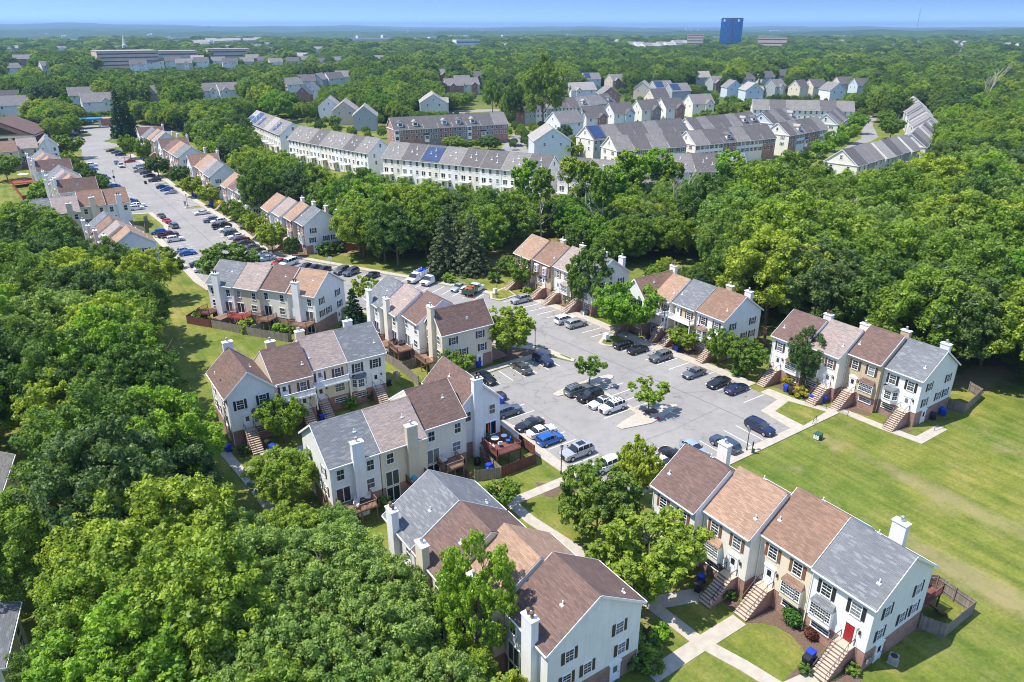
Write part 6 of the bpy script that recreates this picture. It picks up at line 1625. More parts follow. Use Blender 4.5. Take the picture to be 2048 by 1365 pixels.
def crown_clumps(seed, R_, z0, z1, n, form='round', rc=0.30):
    g = np.random.RandomState(seed); cs, rs = [], []
    zc, hz = (z0 + z1) / 2, (z1 - z0) / 2
    lob = [(g.rand() * 6.283, 0.80 + 0.42 * g.rand()) for _ in range(7)]
    for i in range(n):
        if i < n * 0.78:
            ph = i * 2.39996 + g.rand() * 0.7; u = 1 - 1.72 * (i + 0.5) / (n * 0.78)
            u = max(-0.8, u + g.normal() * 0.08); f = 0.80 + 0.24 * g.rand()
        else:
            ph = g.rand() * 6.283; u = g.rand() * 1.5 - 0.6; f = 0.3 + 0.4 * g.rand()
        w = math.sqrt(max(0, 1 - u * u))
        if form == 'oval': w = w ** 0.8
        if form == 'vase': w = (0.35 + 0.65 * min(1, (u + 1) / 1.15)) * min(1.0, w ** 0.55 + 0.05)
        if form == 'cone': w = max(0.05, (1 - (u + 1) / 2)) ** 0.8
        L = 1.0
        for (pa, am) in lob: L *= 1 + (am - 1) * 0.55 * max(0, math.cos(ph - pa)) ** 3
        cs.append((math.cos(ph) * w * R_ * f * L, math.sin(ph) * w * R_ * f * L, zc + u * hz * f))
        rs.append(R_ * rc * (0.62 + 0.62 * g.rand()) * (0.8 if u > 0.6 else 1))
    return cs, rs

def tufts(cs, rs, seed, k=7):
    """break every bough of the crown into tufts of leaves with gaps between them"""
    g = np.random.RandomState(seed + 500); C2, R2 = [], []
    for c, r in zip(cs, rs):
        C2.append(c); R2.append(r * 0.62)
        for i in range(k):
            d = g.normal(size=3); d[2] = d[2] * 0.8 + 0.35; d /= np.linalg.norm(d); f = 0.72 + 0.42 * g.rand()
            C2.append(tuple(np.array(c) + d * r * f)); R2.append(r * (0.26 + 0.2 * g.rand()))
    return C2, R2

def trunk_mesh(name, seed, h, r, top, mt='bark', limbs=6, spread=0.5, multi=1, lean=0.0):
    g = random.Random(seed); b = MB()
    for m_ in range(multi):
        a0 = m_ * 6.283 / multi + g.random(); off_ = 0.0 if multi == 1 else 0.18
        p = Vector((off_ * math.cos(a0), off_ * math.sin(a0), -0.1)); d = Vector((lean + (0.25 * math.cos(a0) if multi > 1 else 0), (0.25 * math.sin(a0) if multi > 1 else 0), 1)).normalized()
        pts = [p]; seg = 6
        for i in range(seg):
            d = (d + Vector((g.uniform(-.06, .06), g.uniform(-.06, .06), 0.03))).normalized(); pts.append(pts[-1] + d * (top / seg))
        rr = r / (multi ** 0.5)
        for i in range(seg): b.tube(pts[i], pts[i + 1], rr * (1 - 0.8 * i / seg), rr * (1 - 0.8 * (i + 1) / seg), 7, cap=False)
        for k in range(limbs):
            i = 2 + k % (seg - 2); q = pts[i]; an = g.random() * 6.283; L = top * spread * (0.5 + 0.5 * g.random())
            e1 = q + Vector((math.cos(an) * L * 0.5, math.sin(an) * L * 0.5, L * 0.35)); e2 = e1 + Vector((math.cos(an) * L * 0.4, math.sin(an) * L * 0.4, L * 0.45))
            b.tube(q, e1, rr * 0.42, rr * 0.26, 5, cap=False); b.tube(e1, e2, rr * 0.26, rr * 0.08, 5, cap=False)
            for s in (-1, 1):
                e3 = e1 + Vector((math.cos(an + s * 0.8) * L * 0.3, math.sin(an + s * 0.8) * L * 0.3, L * 0.3)); b.tube(e1, e3, rr * 0.2, rr * 0.06, 4, cap=False)
    return b.mesh(name, [M[mt]])

H0 = 14.0     # height of every large prototype; scaled to each tree
PROTO = {}
def big_proto(key, mt, seed, R_, form, z0, n=15000, leaf=0.30, nc=52, rc=0.30, bark='bark'):
    cs, rs = tufts(*crown_clumps(seed, R_, z0, H0 - 0.4, nc, form, rc), seed)
    PROTO[key] = (leaf_cloud('crown', mt, seed, cs, rs, n, leaf), trunk_mesh('trunk', seed, H0, 0.28, H0 * 0.72, bark))
big_proto('maple', 'leaf_a', 11, 5.4, 'round', 2.6, 40000, 0.155, 88, 0.235)
big_proto('maple_wide', 'leaf_a', 12, 6.0, 'round', 2.4, 44000, 0.155, 100, 0.22)
big_proto('bright', 'leaf_c', 13, 5.2, 'round', 2.4, 40000, 0.15, 86, 0.235)
big_proto('oak', 'leaf_b', 14, 5.6, 'round', 2.8, 42000, 0.155, 90, 0.235)
big_proto('oak_oval', 'leaf_b', 15, 4.4, 'oval', 2.6, 34000, 0.15, 78, 0.26)
big_proto('dark', 'leaf_d', 16, 5.2, 'oval', 2.2, 38000, 0.15, 84, 0.235)
big_proto('hazel', 'leaf_e', 17, 5.8, 'round', 2.4, 40000, 0.15, 96, 0.225)
big_proto('maple_oval', 'leaf_a', 18, 4.3, 'oval', 2.2, 34000, 0.15, 78, 0.26)
big_proto('ornamental', 'leaf_a', 21, 6.6, 'vase', 3.0, 24000, 0.27, 80, 0.2)
big_proto('ornamental_bright', 'leaf_c', 22, 6.8, 'vase', 2.6, 25000, 0.27, 84, 0.2)
big_proto('ornamental_dark', 'leaf_b', 23, 6.4, 'round', 2.0, 24000, 0.27, 80, 0.21)
big_proto('young', 'leaf_a', 24, 5.2, 'vase', 4.6, 3600, 0.46, 34, 0.2)
big_proto('thin', 'leaf_a', 25, 2.3, 'oval', 7.2, 5200, 0.25, 26, 0.36, 'bark_pale')
big_proto('thin_bright', 'leaf_c', 26, 2.7, 'oval', 6.2, 5200, 0.25, 26, 0.36, 'bark_pale')
def conifer(key, mt, seed, R_, n, droop):
    g = np.random.RandomState(seed); cs, rs = [], []
    for lv in range(22):
        z = 0.8 + (H0 - 1.2) * lv / 21; r = R_ * (1 - lv / 22.5) ** (0.6 if mt == 'needle' else 0.85)
        m = max(3, int(11 * (1 - lv / 24)))
        for i in range(m):
            a = i * 6.283 / m + lv * 0.9 + g.rand() * 0.4
            for f in (0.45, 0.72, 0.98):
                ff = f * (0.85 + 0.3 * g.rand()); cs.append((r * ff * math.cos(a), r * ff * math.sin(a), z - droop * r * ff)); rs.append(0.20 + 0.30 * (1 - f * 0.4) * (0.5 + r / R_))
    PROTO[key] = (leaf_cloud('crown', mt, seed, cs, rs, n, 0.22, 0.1, 0.55, droop=0.1), trunk_mesh('trunk', seed, H0, 0.26, H0 * 0.93, 'bark', 0))
conifer('hemlock', 'needle', 31, 4.6, 15000, 0.28)
conifer('spruce', 'needle_green', 32, 3.6, 14000, 0.22)
conifer('dark_pine', 'needle_green', 33, 4.0, 11000, 0.25)
def dead_mesh(seed, depth=5):
    g = random.Random(seed); b = MB()
    def grow(p, d, L, r, lv):
        q = p + d * L; b.tube(p, q, r, r * 0.7, 6 if lv < 2 else 4, cap=False)
        if lv >= depth: return
        for k in range(2 if lv < 1 else g.choice((2, 3))):
            nd = (d + Vector((g.uniform(-.55, .55), g.uniform(-.55, .55), g.uniform(-.05, .35)))).normalized(); grow(q, nd, L * g.uniform(.55, .85), r * 0.62, lv + 1)
    grow(Vector((0, 0, 0)), Vector((0.03, 0, 1)), 4.6, 0.34, 0)
    z = max(v[2] for v in b.v); b.v = [(x * H0 / z, y * H0 / z, w * H0 / z) for x, y, w in b.v]
    return b.mesh('trunk', [M['bark_pale']])
PROTO['dead'] = (None, dead_mesh(5)); PROTO['dead_fork'] = (None, dead_mesh(9))

def tree(key, x, y, h, label, group=None, width=None, rz=None, cat='tree', nm=None):
    cr, tk = PROTO[key]; s = h / H0; sx = s if width is None else width
    root = thing(nm or ('conifer_tree' if key in ('hemlock', 'spruce', 'dark_pine') else ('dead_tree' if 'dead' in key else 'broadleaf_tree')), label, cat, (x, y, 0), rnd.random() * 6.28 if rz is None else rz, group, (sx, sx, s))
    link('trunk', tk, root)
    if cr: link('crown', cr, root)
    return root

PW_ = dict(maple=5.4, maple_wide=6.0, bright=5.2, oak=5.6, oak_oval=4.4, dark=5.2, hazel=5.8, maple_oval=4.3, ornamental=6.6, ornamental_bright=6.8, ornamental_dark=6.4, young=5.2, thin=2.3, thin_bright=2.7, hemlock=4.6, spruce=3.6, dark_pine=4.0)
def tree_px(key, bx, by, ty, wpx, label, group=None):
    """foot of the trunk, level of the top and width of the crown as measured in the photo"""
    x, y = G(bx, by, 0)
    fwd = x * _sy + y * _cy; 
    v = (682.5 - ty) / CAM_F; h = CAM_H + fwd * (-_s + v * _c) / (_c + v * _s)
    depth = fwd * _c + CAM_H * _s
    rad = wpx * 0.5 * depth / CAM_F
    h = max(1.5, h)
    return tree(key, x, y, h, label, group, rad / (PW_[key] * 1.08) if key in PW_ else None)
GS = 'young trees along the street'
for a in [
 ('ornamental', 1012, 712, 622, 118, 'wide green ornamental tree at the corner gable beside the car park'), ('young', 1178, 770, 714, 58, 'small young tree on the upper kerbed island'),
 ('young', 1297, 826, 764, 74, 'small young tree with a round crown on the lower kerbed island'), ('ornamental_bright', 1252, 672, 572, 124, 'large bright yellow-green tree in front of the row across the road'),
 ('ornamental_dark', 1176, 622, 496, 88, 'tall dark green tree hiding the end of the upper row'), ('ornamental', 1046, 580, 518, 62, 'round street tree in front of the mansard townhouse'),
 ('ornamental_dark', 1016, 548, 512, 44, 'dark holly at the left end of the upper row'), ('ornamental', 1366, 700, 658, 64, 'bushy small tree below the grey-roofed unit across the road'),
 ('ornamental', 1436, 730, 660, 62, 'upright small tree left of a wider one by the right row'), ('ornamental', 1490, 752, 684, 76, 'wide small tree at the lower end of the row across the road'),
 ('oak_oval', 1602, 778, 656, 70, 'loose upright tree in front of the right edge row'), ('ornamental', 1292, 1192, 1048, 214, 'broad spreading tree hiding the left front of the lower right row'),
 ('ornamental_dark', 1192, 1088, 930, 148, 'broad dark tree on the lawn by the tree-lined path'), ('ornamental', 1274, 1002, 888, 92, 'bright multi-stemmed tree beside the brown roof'),
 ('ornamental', 1003, 1018, 966, 78, 'low spreading tree between the path and the grey roof'), ('bright', 955, 1345, 1078, 148, 'tall bright maple rising in front of the bottom centre row'),
 ('ornamental', 570, 886, 802, 88, 'round tree in front of the white balconies'), ('maple', 572, 1012, 905, 130, 'round green tree left of the white gable'),
 ('spruce', 710, 664, 578, 64, 'pointed green spruce at the right end of the fenced row'), ('ornamental_dark', 464, 566, 488, 112, 'round dark tree beyond the fenced row'),
 ('ornamental', 912, 762, 706, 72, 'bushy green tree below the cream gable'), ('young', 735, 620, 555, 60, 'sparse olive tree behind the pointed spruce'),
 ('ornamental', 262, 318, 272, 40, 'street tree farthest up the right side of the street'), ('ornamental', 292, 328, 280, 36, 'second farthest street tree on the right side'), ('ornamental_dark', 318, 354, 314, 48, 'third farthest street tree on the right side'),
 ('ornamental_dark', 366, 372, 332, 48, 'street tree in front of the third row'), ('ornamental', 386, 394, 354, 48, 'street tree beside the lamp island bins'), ('ornamental', 420, 412, 372, 50, 'street tree left of the yellow cover'),
 ('ornamental', 466, 442, 402, 42, 'street tree right of the yellow cover'), ('ornamental', 488, 456, 418, 44, 'street tree under the fourth row'), ('ornamental', 515, 478, 428, 56, 'larger street tree before the brick row'),
 ('ornamental', 546, 505, 448, 64, 'largest street tree before the brick row'), ('ornamental_dark', 586, 515, 474, 32, 'small dark tree at the corner of the brick row'), ('young', 757, 527, 494, 20, 'tiny sapling on the lawn beside the brick gable'),
 ('ornamental', 138, 318, 272, 66, 'round tree at the top left of the street'), ('ornamental', 16, 362, 312, 62, 'round bright tree in the yard above the red deck'),
 ('ornamental', 142, 348, 304, 30, 'hedge tree nearest the far end on the left of the street'), ('ornamental_dark', 156, 362, 316, 34, 'dark hedge tree on the left of the street'), ('ornamental', 170, 372, 328, 36, 'middle hedge tree on the left of the street'),
 ('ornamental_dark', 186, 384, 340, 38, 'dark hedge tree beside the lamp on the left of the street'), ('ornamental', 204, 392, 352, 40, 'hedge tree closest to the camera on the left of the street'),
 ('dark_pine', 246, 276, 178, 48, 'very tall dark pine at the end of the street'), ('dark_pine', 262, 274, 200, 44, 'shorter dark pine behind the very tall one'),
 ('hemlock', 890, 541, 432, 80, 'pale hemlock on the lawn, left of two'), ('hemlock', 944, 547, 428, 86, 'pale hemlock on the lawn, right of two'), ('hemlock', 915, 530, 440, 70, 'pale hemlock behind the two on the lawn'),
 ('oak', 1086, 262, 116, 92, 'huge dark oak among the detached houses'), ('oak', 1030, 250, 165, 50, 'dark tree left of the huge oak'), ('maple', 985, 230, 160, 40, 'green tree between the ivory house and the huge oak'),
 ('oak', 240, 592, 482, 104, 'deep green oak above the brick shed, left one'), ('maple', 306, 604, 500, 92, 'green maple above the brick shed, right one'), ('maple', 60, 505, 405, 112, 'wide green maple in front of the chimneyed row'), ('maple_oval', 122, 522, 428, 82, 'narrow maple in front of the chimneyed row'), ('oak', 530, 448, 328, 84, 'large dark tree right of the row by the yellow cover'),
 ('ornamental_dark', 978, 302, 272, 52, 'wide dark tree at the corner of the brick row'), ('ornamental', 908, 302, 274, 44, 'round bush tree in front of the brick row'), ('ornamental', 935, 300, 280, 36, 'small round tree in front of the brick row'),
 ('bright', 558, 245, 182, 62, 'bright yellow-green tree behind the long white row'), ('spruce', 612, 232, 200, 20, 'blue-grey spruce by the small brick gable'), ('spruce', 638, 254, 224, 18, 'narrow dark evergreen before the pale roofs'), ('ornamental', 672, 256, 232, 26, 'dark bush tree left of the light grey house'),
 ('ornamental', 762, 232, 206, 22, 'round street tree on the far lane, left one'), ('ornamental', 803, 232, 206, 20, 'round street tree on the far lane, right one'), ('ornamental', 1145, 318, 286, 46, 'round dark tree beside the pale blue gable'), ('ornamental_dark', 1128, 280, 250, 34, 'dark bush tree beside the brick porch house'),
 ('ornamental_bright', 1640, 318, 280, 44, 'bright yellow-green street tree, lower left of the avenue'), ('ornamental_bright', 1668, 305, 262, 46, 'bright yellow-green street tree, second up the avenue'), ('ornamental_bright', 1692, 288, 246, 44, 'bright yellow-green street tree, third up the avenue'), ('ornamental_bright', 1710, 268, 228, 40, 'bright yellow-green street tree at the top of the avenue'),
 ('ornamental', 1770, 258, 222, 40, 'green tree right of the curving far road'), ('ornamental', 1780, 278, 238, 46, 'green tree below the brick flank by the far road'), ('ornamental', 1712, 222, 190, 34, 'green tree beside the white columned porch'), ('ornamental_dark', 1758, 222, 184, 40, 'dark tree at the end of the far road'),
 ('maple_oval', 1870, 318, 258, 36, 'slim tree in front of the far right rows'), ('ornamental', 1415, 262, 222, 50, 'bushes in front of the grey cross-roofed house'), ('ornamental', 1448, 245, 205, 44, 'bush tree below the brick gable houses'), ('spruce', 1556, 202, 186, 8, 'narrow dark cypress beside the white porch'), ('ornamental', 1500, 228, 204, 48, 'hedge in front of the pale blue houses'),
 ('bright', 330, 250, 205, 52, 'bright round tree right of the dark pines'), ('bright', 372, 250, 212, 46, 'second bright round tree right of the dark pines'), ('ornamental_bright', 112, 254, 238, 28, 'small yellow-green tree on the forecourt'), ('ornamental', 160, 258, 236, 38, 'small green tree in front of the blue canopy'), ('maple', 78, 250, 200, 56, 'round green tree behind the brick bank'),
]:
    tree_px(*a, group=GS if 'street tree' in a[5] else None)
for i, (bx, by, ty, w, k) in enumerate(((1052, 470, 318, 50, 'thin_bright'), (1082, 486, 330, 44, 'thin'), (1138, 436, 308, 44, 'thin'), (1172, 462, 316, 46, 'thin'), (1198, 505, 336, 40, 'thin'), (1222, 452, 330, 50, 'thin_bright'), (1252, 436, 298, 60, 'thin_bright'), (1266, 430, 310, 46, 'thin'), (1312, 420, 296, 62, 'thin_bright'),
                                        (1338, 428, 320, 44, 'thin'), (1452, 424, 300, 60, 'thin_bright'), (1462, 430, 318, 50, 'thin'), (1500, 420, 322, 46, 'thin'), (1530, 415, 318, 46, 'thin_bright'), (1556, 410, 312, 46, 'thin'), (1590, 400, 300, 50, 'thin'))):
    tree_px(k, bx, by, ty, w, 'tall thin tree with a long pale bare trunk at the wood edge', 'tall thin trees in front of the rowhouses')
for (bx, by, ty, w, k, lab) in ((1652, 560, 386, 0, 'dead', 'large bleached dead tree in the right wood'), (1360, 460, 330, 0, 'dead_fork', 'grey bare tree in front of the hidden white row'), (1965, 240, 130, 0, 'dead_fork', 'bare grey tree in the woods at the upper right'), (1820, 400, 330, 0, 'dead_fork', 'grey dead treetop below the far right rows'), (1398, 165, 128, 0, 'dead', 'bare forked tree at the far wood edge'), (1745, 540, 470, 0, 'dead', 'broken pale branches in the middle of the right wood'), (236, 960, 905, 0, 'dead_fork', 'grey dead treetop in the lower left wood'), (2010, 400, 330, 0, 'dead', 'pale broken trunk near the right edge')):
    tree_px(k, bx, by, ty, 60, lab)

# ---- houses and roads keep trees away; sight lines the photo keeps open stay open
bpy.context.view_layer.update()
OB = []     # distance, bearing, half width, level that stays visible
FOOT = []
for o in list(COL.objects):
    if o.get('category') in ('townhouse', 'house', 'building', 'office building', 'parking garage', 'warehouse', 'bank', 'petrol station', 'office tower', 'school', 'high-rise', 'church'):
        wl_ = [c for c in o.children if c.name.split('.')[0] in ('wall', 'gable', 'canopy', 'facade', 'steeple_base')]
        if not wl_: continue
        bb = [o.matrix_world @ Vector(c) for c in wl_[0].bound_box]
        cx = sum(v.x for v in bb) / 8; cy_ = sum(v.y for v in bb) / 8
        hw = max(math.hypot(v.x - cx, v.y - cy_) for v in bb); ht = max(v.z for v in bb)
        FOOT.append((cx, cy_, hw))
        lab = o['label']
        vis = (0.4 if ' white row' in lab or 'white solar row' in lab else 1.6) if o.name.startswith('rowhouse') else (ht * 0.12 if o.get('category') not in ('house', 'townhouse') else 1.5)
        if 'hidden low' in lab: vis = ht * 0.75
        if 'far right road' in lab: vis = 6.0
        if o.get('category') == 'high-rise': vis = ht * 0.6
        OB.append((math.hypot(cx, cy_), math.atan2(cx, cy_), hw * 0.8, vis))
OB = np.array(OB); FOOT = np.array(FOOT)

def in_poly(x, y, poly):
    px_, py_ = np.array(poly).T; n = len(poly); ins = np.zeros(len(x), bool); j = n - 1
    for i in range(n):
        c = ((py_[i] > y) != (py_[j] > y)) & (x < (px_[j] - px_[i]) * (y - py_[i]) / (py_[j] - py_[i] + 1e-12) + px_[i]); ins ^= c; j = i
    return ins

def clear(x, y, h, margin=3.5, low=True):
    d = np.hypot(x, y); a = np.arctan2(x, y)
    ok = np.ones(len(x), bool)
    for (fx, fy, fr) in FOOT: ok &= np.hypot(x - fx, y - fy) > fr * 0.86 + margin
    ok &= ~in_poly(x, y, road)
    if low:
        for (D, an, hw, vis) in OB:
            m = (np.abs(a - an) * d < hw + 2.0) & (d < D - 2)
            if m.any():
                los = CAM_H - (CAM_H - vis) * d / D
                h = np.where(m, np.minimum(h, los), h)
    return ok & (h > 3.0), h

POOL = []   # every tree of the woods: x, y, height, kind, wood name
def wood(name, tops, hr, spacing, kinds, seed, z=None, low=True, margin=3.5):
    g = np.random.RandomState(seed); zz = z or sum(hr) / 2
    P = [G(px, py, zz) for px, py in tops]
    xs, ys = [p[0] for p in P], [p[1] for p in P]
    gx, gy = np.meshgrid(np.arange(min(xs), max(xs), spacing), np.arange(min(ys), max(ys), spacing * 0.87))
    gx = gx + (np.arange(gx.shape[0]) % 2)[:, None] * spacing / 2
    x = (gx + g.uniform(-.35, .35, gx.shape) * spacing).ravel(); y = (gy + g.uniform(-.35, .35, gy.shape) * spacing).ravel()
    ins = in_poly(x, y, P); x, y = x[ins], y[ins]
    h = g.uniform(hr[0], hr[1], len(x)); h += 1.6 * np.sin(x * 0.13) * np.cos(y * 0.11)
    ok, h = clear(x, y, h, margin, low)
    ks, ps = zip(*kinds); k = g.choice(len(ks), len(x), p=np.array(ps) / sum(ps))
    for i in np.nonzero(ok)[0]: POOL.append((x[i], y[i], h[i], ks[k[i]], name))
MIX = [('maple', 3), ('maple_wide', 3), ('oak', 3), ('oak_oval', 2), ('dark', 2), ('bright', 2), ('maple_oval', 2), ('hazel', 1.2)]
wood('wood at the left edge', [(-160, 425), (60, 428), (135, 432), (190, 480), (262, 500), (265, 545), (265, 600), (272, 700), (318, 780), (345, 870), (345, 930), (300, 985), (100, 1000), (-200, 1000)], (13, 19), 8.6, MIX, 1)
wood('wood at the lower left', [(-200, 990), (100, 990), (300, 985), (395, 1005), (430, 1040), (470, 1150), (430, 1400), (-300, 1400)], (10.5, 15), 7.4, [('maple', 3), ('bright', 3), ('maple_wide', 3), ('oak', 1), ('maple_oval', 1)], 2)
wood('wood at the bottom edge', [(470, 1045), (560, 1050), (640, 1052), (750, 1085), (800, 1180), (845, 1260), (935, 1340), (1010, 1395), (1000, 1480), (400, 1480), (430, 1250)], (9, 12.5), 7.0, [('hazel', 5), ('maple', 2), ('bright', 1.5), ('maple_wide', 1)], 3, margin=0.0)
wood('wood between the street and the white rows', [(395, 215), (470, 212), (476, 262), (600, 305), (760, 352), (765, 410), (690, 400), (560, 350), (500, 310), (440, 290), (395, 255)], (12, 18), 8.2, MIX, 4)
wood('wood behind the lawn hemlocks', [(705, 345), (765, 335), (1010, 342), (1050, 345), (1050, 395), (985, 410), (860, 400), (790, 408), (705, 400)], (13, 19), 8.4, [('bright', 2), ('maple', 3), ('oak', 3), ('dark', 2), ('maple_oval', 1)], 5)
wood('wood behind the upper row', [(1030, 350), (1260, 350), (1300, 470), (1200, 458), (1120, 420), (1040, 405)], (8, 12), 6.4, [('maple', 3), ('oak', 3), ('dark', 1), ('bright', 2)], 6)
wood('wood in the middle of the right side', [(1420, 350), (1560, 320), (1640, 318), (1780, 312), (1900, 310), (2140, 290), (2200, 600), (2060, 566), (1960, 552), (1880, 540), (1760, 512), (1660, 490), (1560, 466), (1440, 440)], (16, 23), 9.4, [('maple', 3), ('maple_wide', 3), ('oak', 4), ('oak_oval', 2), ('dark', 1.5), ('bright', 2.5), ('hazel', 2.5)], 7)
wood('low wood below the thin trunks', [(1205, 372), (1430, 352), (1450, 450), (1300, 436), (1260, 420)], (9, 13), 6.8, MIX, 15)
wood('undergrowth at the foot of the right wood', [(1300, 505), (1560, 535), (1760, 565), (2060, 635), (2200, 660), (2200, 745), (2060, 712), (1900, 672), (1700, 625), (1570, 590), (1440, 560), (1300, 550)], (4, 8), 5.0, [('oak', 3), ('maple', 3), ('dark', 2)], 14, low=False, margin=1.0)
wood('wood right of the far rows', [(1890, 215), (2150, 180), (2150, 300), (1900, 315), (1895, 270)], (13, 19), 9.0, MIX, 8)
wood('woods at the upper left', [(-200, 168), (0, 165), (200, 172), (470, 180), (540, 185), (520, 205), (400, 225), (300, 222), (262, 205), (190, 205), (140, 232), (70, 245), (-200, 240)], (9, 14), 7.2, MIX, 9)
wood('trees behind the brick row', [(560, 180), (700, 165), (880, 150), (950, 165), (890, 195), (840, 205), (760, 200), (690, 200), (600, 196)], (12, 17), 7.0, MIX, 10)
wood('trees among the detached houses', [(990, 165), (1070, 165), (1170, 160), (1180, 180), (1100, 215), (1020, 215)], (9, 14), 8.0, MIX, 11)
wood('garden trees between the detached houses', [(1010, 205), (1150, 175), (1300, 165), (1480, 165), (1700, 170), (1740, 215), (1680, 235), (1440, 260), (1200, 290), (1020, 280), (620, 250), (560, 215), (700, 195), (880, 200), (1010, 240)], (4, 7), 12.0, [('maple', 2), ('oak', 2), ('bright', 1), ('dark', 1)], 12, margin=2.5)
for (x, y, h, k) in ((17.5, 46, 10.5, 'hazel'), (14, 53, 10, 'hazel'), (19.5, 53.5, 8.5, 'maple'), (18.5, 38.5, 9.5, 'hazel'), (22.0, 41.5, 7.5, 'maple_oval'), (13, 60, 10, 'hazel'), (18.5, 60.5, 8.5, 'hazel'), (9, 66, 10.5, 'hazel'), (15, 67, 8.5, 'maple'), (20.5, 66.5, 6.5, 'hazel'), (21.5, 33.5, 8.5, 'hazel'), (24.5, 37.0, 6.0, 'maple_oval')):
    POOL.append((x, y, h, k, 'wood at the bottom edge'))
# the far woods, thinner with distance
g_ = np.random.RandomState(77)
FX, FY, FS = [], [], []
r = 330.0
edge = np.array([(-700, 166), (0, 166), (480, 178), (560, 172), (880, 148), (960, 150), (1100, 158), (1170, 150), (1300, 147), (1450, 150), (1600, 154), (1690, 160), (1750, 180), (1900, 194), (2048, 190), (2800, 180)])
while r < 3500:
    s = 8.6 + max(0, r - 420) * 0.0062
    a = np.arange(R(CAM_YAW) - 0.70, R(CAM_YAW) + 0.70, s / r); a = a + g_.uniform(-.4, .4, len(a)) * s / r
    rr = r + g_.uniform(-.4, .4, len(a)) * s
    FX.append(rr * np.sin(a)); FY.append(rr * np.cos(a)); FS.append(np.full(len(a), s)); r += s * 0.9
FX, FY, FS = np.concatenate(FX), np.concatenate(FY), np.concatenate(FS)
fh = g_.uniform(11, 21, len(FX)) + 2.5 * np.sin(FX * 0.01 + 1) * np.cos(FY * 0.012)
fwd = FX * _sy + FY * _cy; sx_ = FX * _cy - FY * _sy
dz = fh - CAM_H; depth = fwd * _c - dz * _s; up = fwd * _s + dz * _c
tpx, tpy = 1024 + CAM_F * sx_ / depth, 682.5 - CAM_F * up / depth
ok = tpy < np.interp(tpx, edge[:, 0], edge[:, 1])
FX, FY, FS, fh = FX[ok], FY[ok], FS[ok], fh[ok]
ok, fh = clear(FX, FY, fh, 4.0)
# a few clearings far off
for (cx, cy_, w_, h_) in ((742, 80, 110, 6), (1000, 74, 60, 2), (1210, 92, 40, 3), (620, 78, 60, 2)):
    a = [G(cx - w_, cy_ + h_, 0), G(cx + w_, cy_ + h_, 0), G(cx + w_, cy_ - h_, 0), G(cx - w_, cy_ - h_, 0)]; ok &= ~in_poly(FX, FY, a)
KEYS = ['maple', 'maple_wide', 'oak', 'oak_oval', 'dark', 'bright', 'hazel', 'maple_oval']
FAR = [(FX[i], FY[i], fh[i], max(1.0, FS[i] / 9.2 * 0.95)) for i in np.nonzero(ok)[0]]

# individuals: the trees that show largest; the rest of the woods is one mass
N_SINGLE = 300 - sum(1 for o in COL.objects if o.get('category') == 'tree')
def shows(t):
    dd = math.hypot(t[0], t[1]); return t[2] / dd
cosf = lambda t: abs(math.atan2(t[0], t[1]) - R(CAM_YAW)) < 0.66
vis = sorted([t for t in POOL if cosf(t)], key=shows, reverse=True)
LOOK = dict(maple='round mid-green maple', maple_wide='wide mid-green maple', bright='bright yellow-green maple', oak='deep green oak', oak_oval='narrow deep green oak', dark='dark green tree', hazel='pale olive-green tree', maple_oval='narrow mid-green maple')
for (x, y, h, k, nm) in vis[:N_SINGLE]:
    tree(k, x, y, h, f'{LOOK[k]} in the {nm}', 'trees of the ' + nm, width=(h / H0) * rnd.uniform(0.92, 1.12) * (1.0 if h > 9 else 1.12))
MASS = [(x, y, h, h / H0, k) for (x, y, h, k, nm) in vis[N_SINGLE:]] + [(x, y, h, h / H0, k) for (x, y, h, k, nm) in POOL if not cosf((x, y, h))]
MASS += [(x, y, h, h / H0 * s, None) for (x, y, h, s) in FAR]

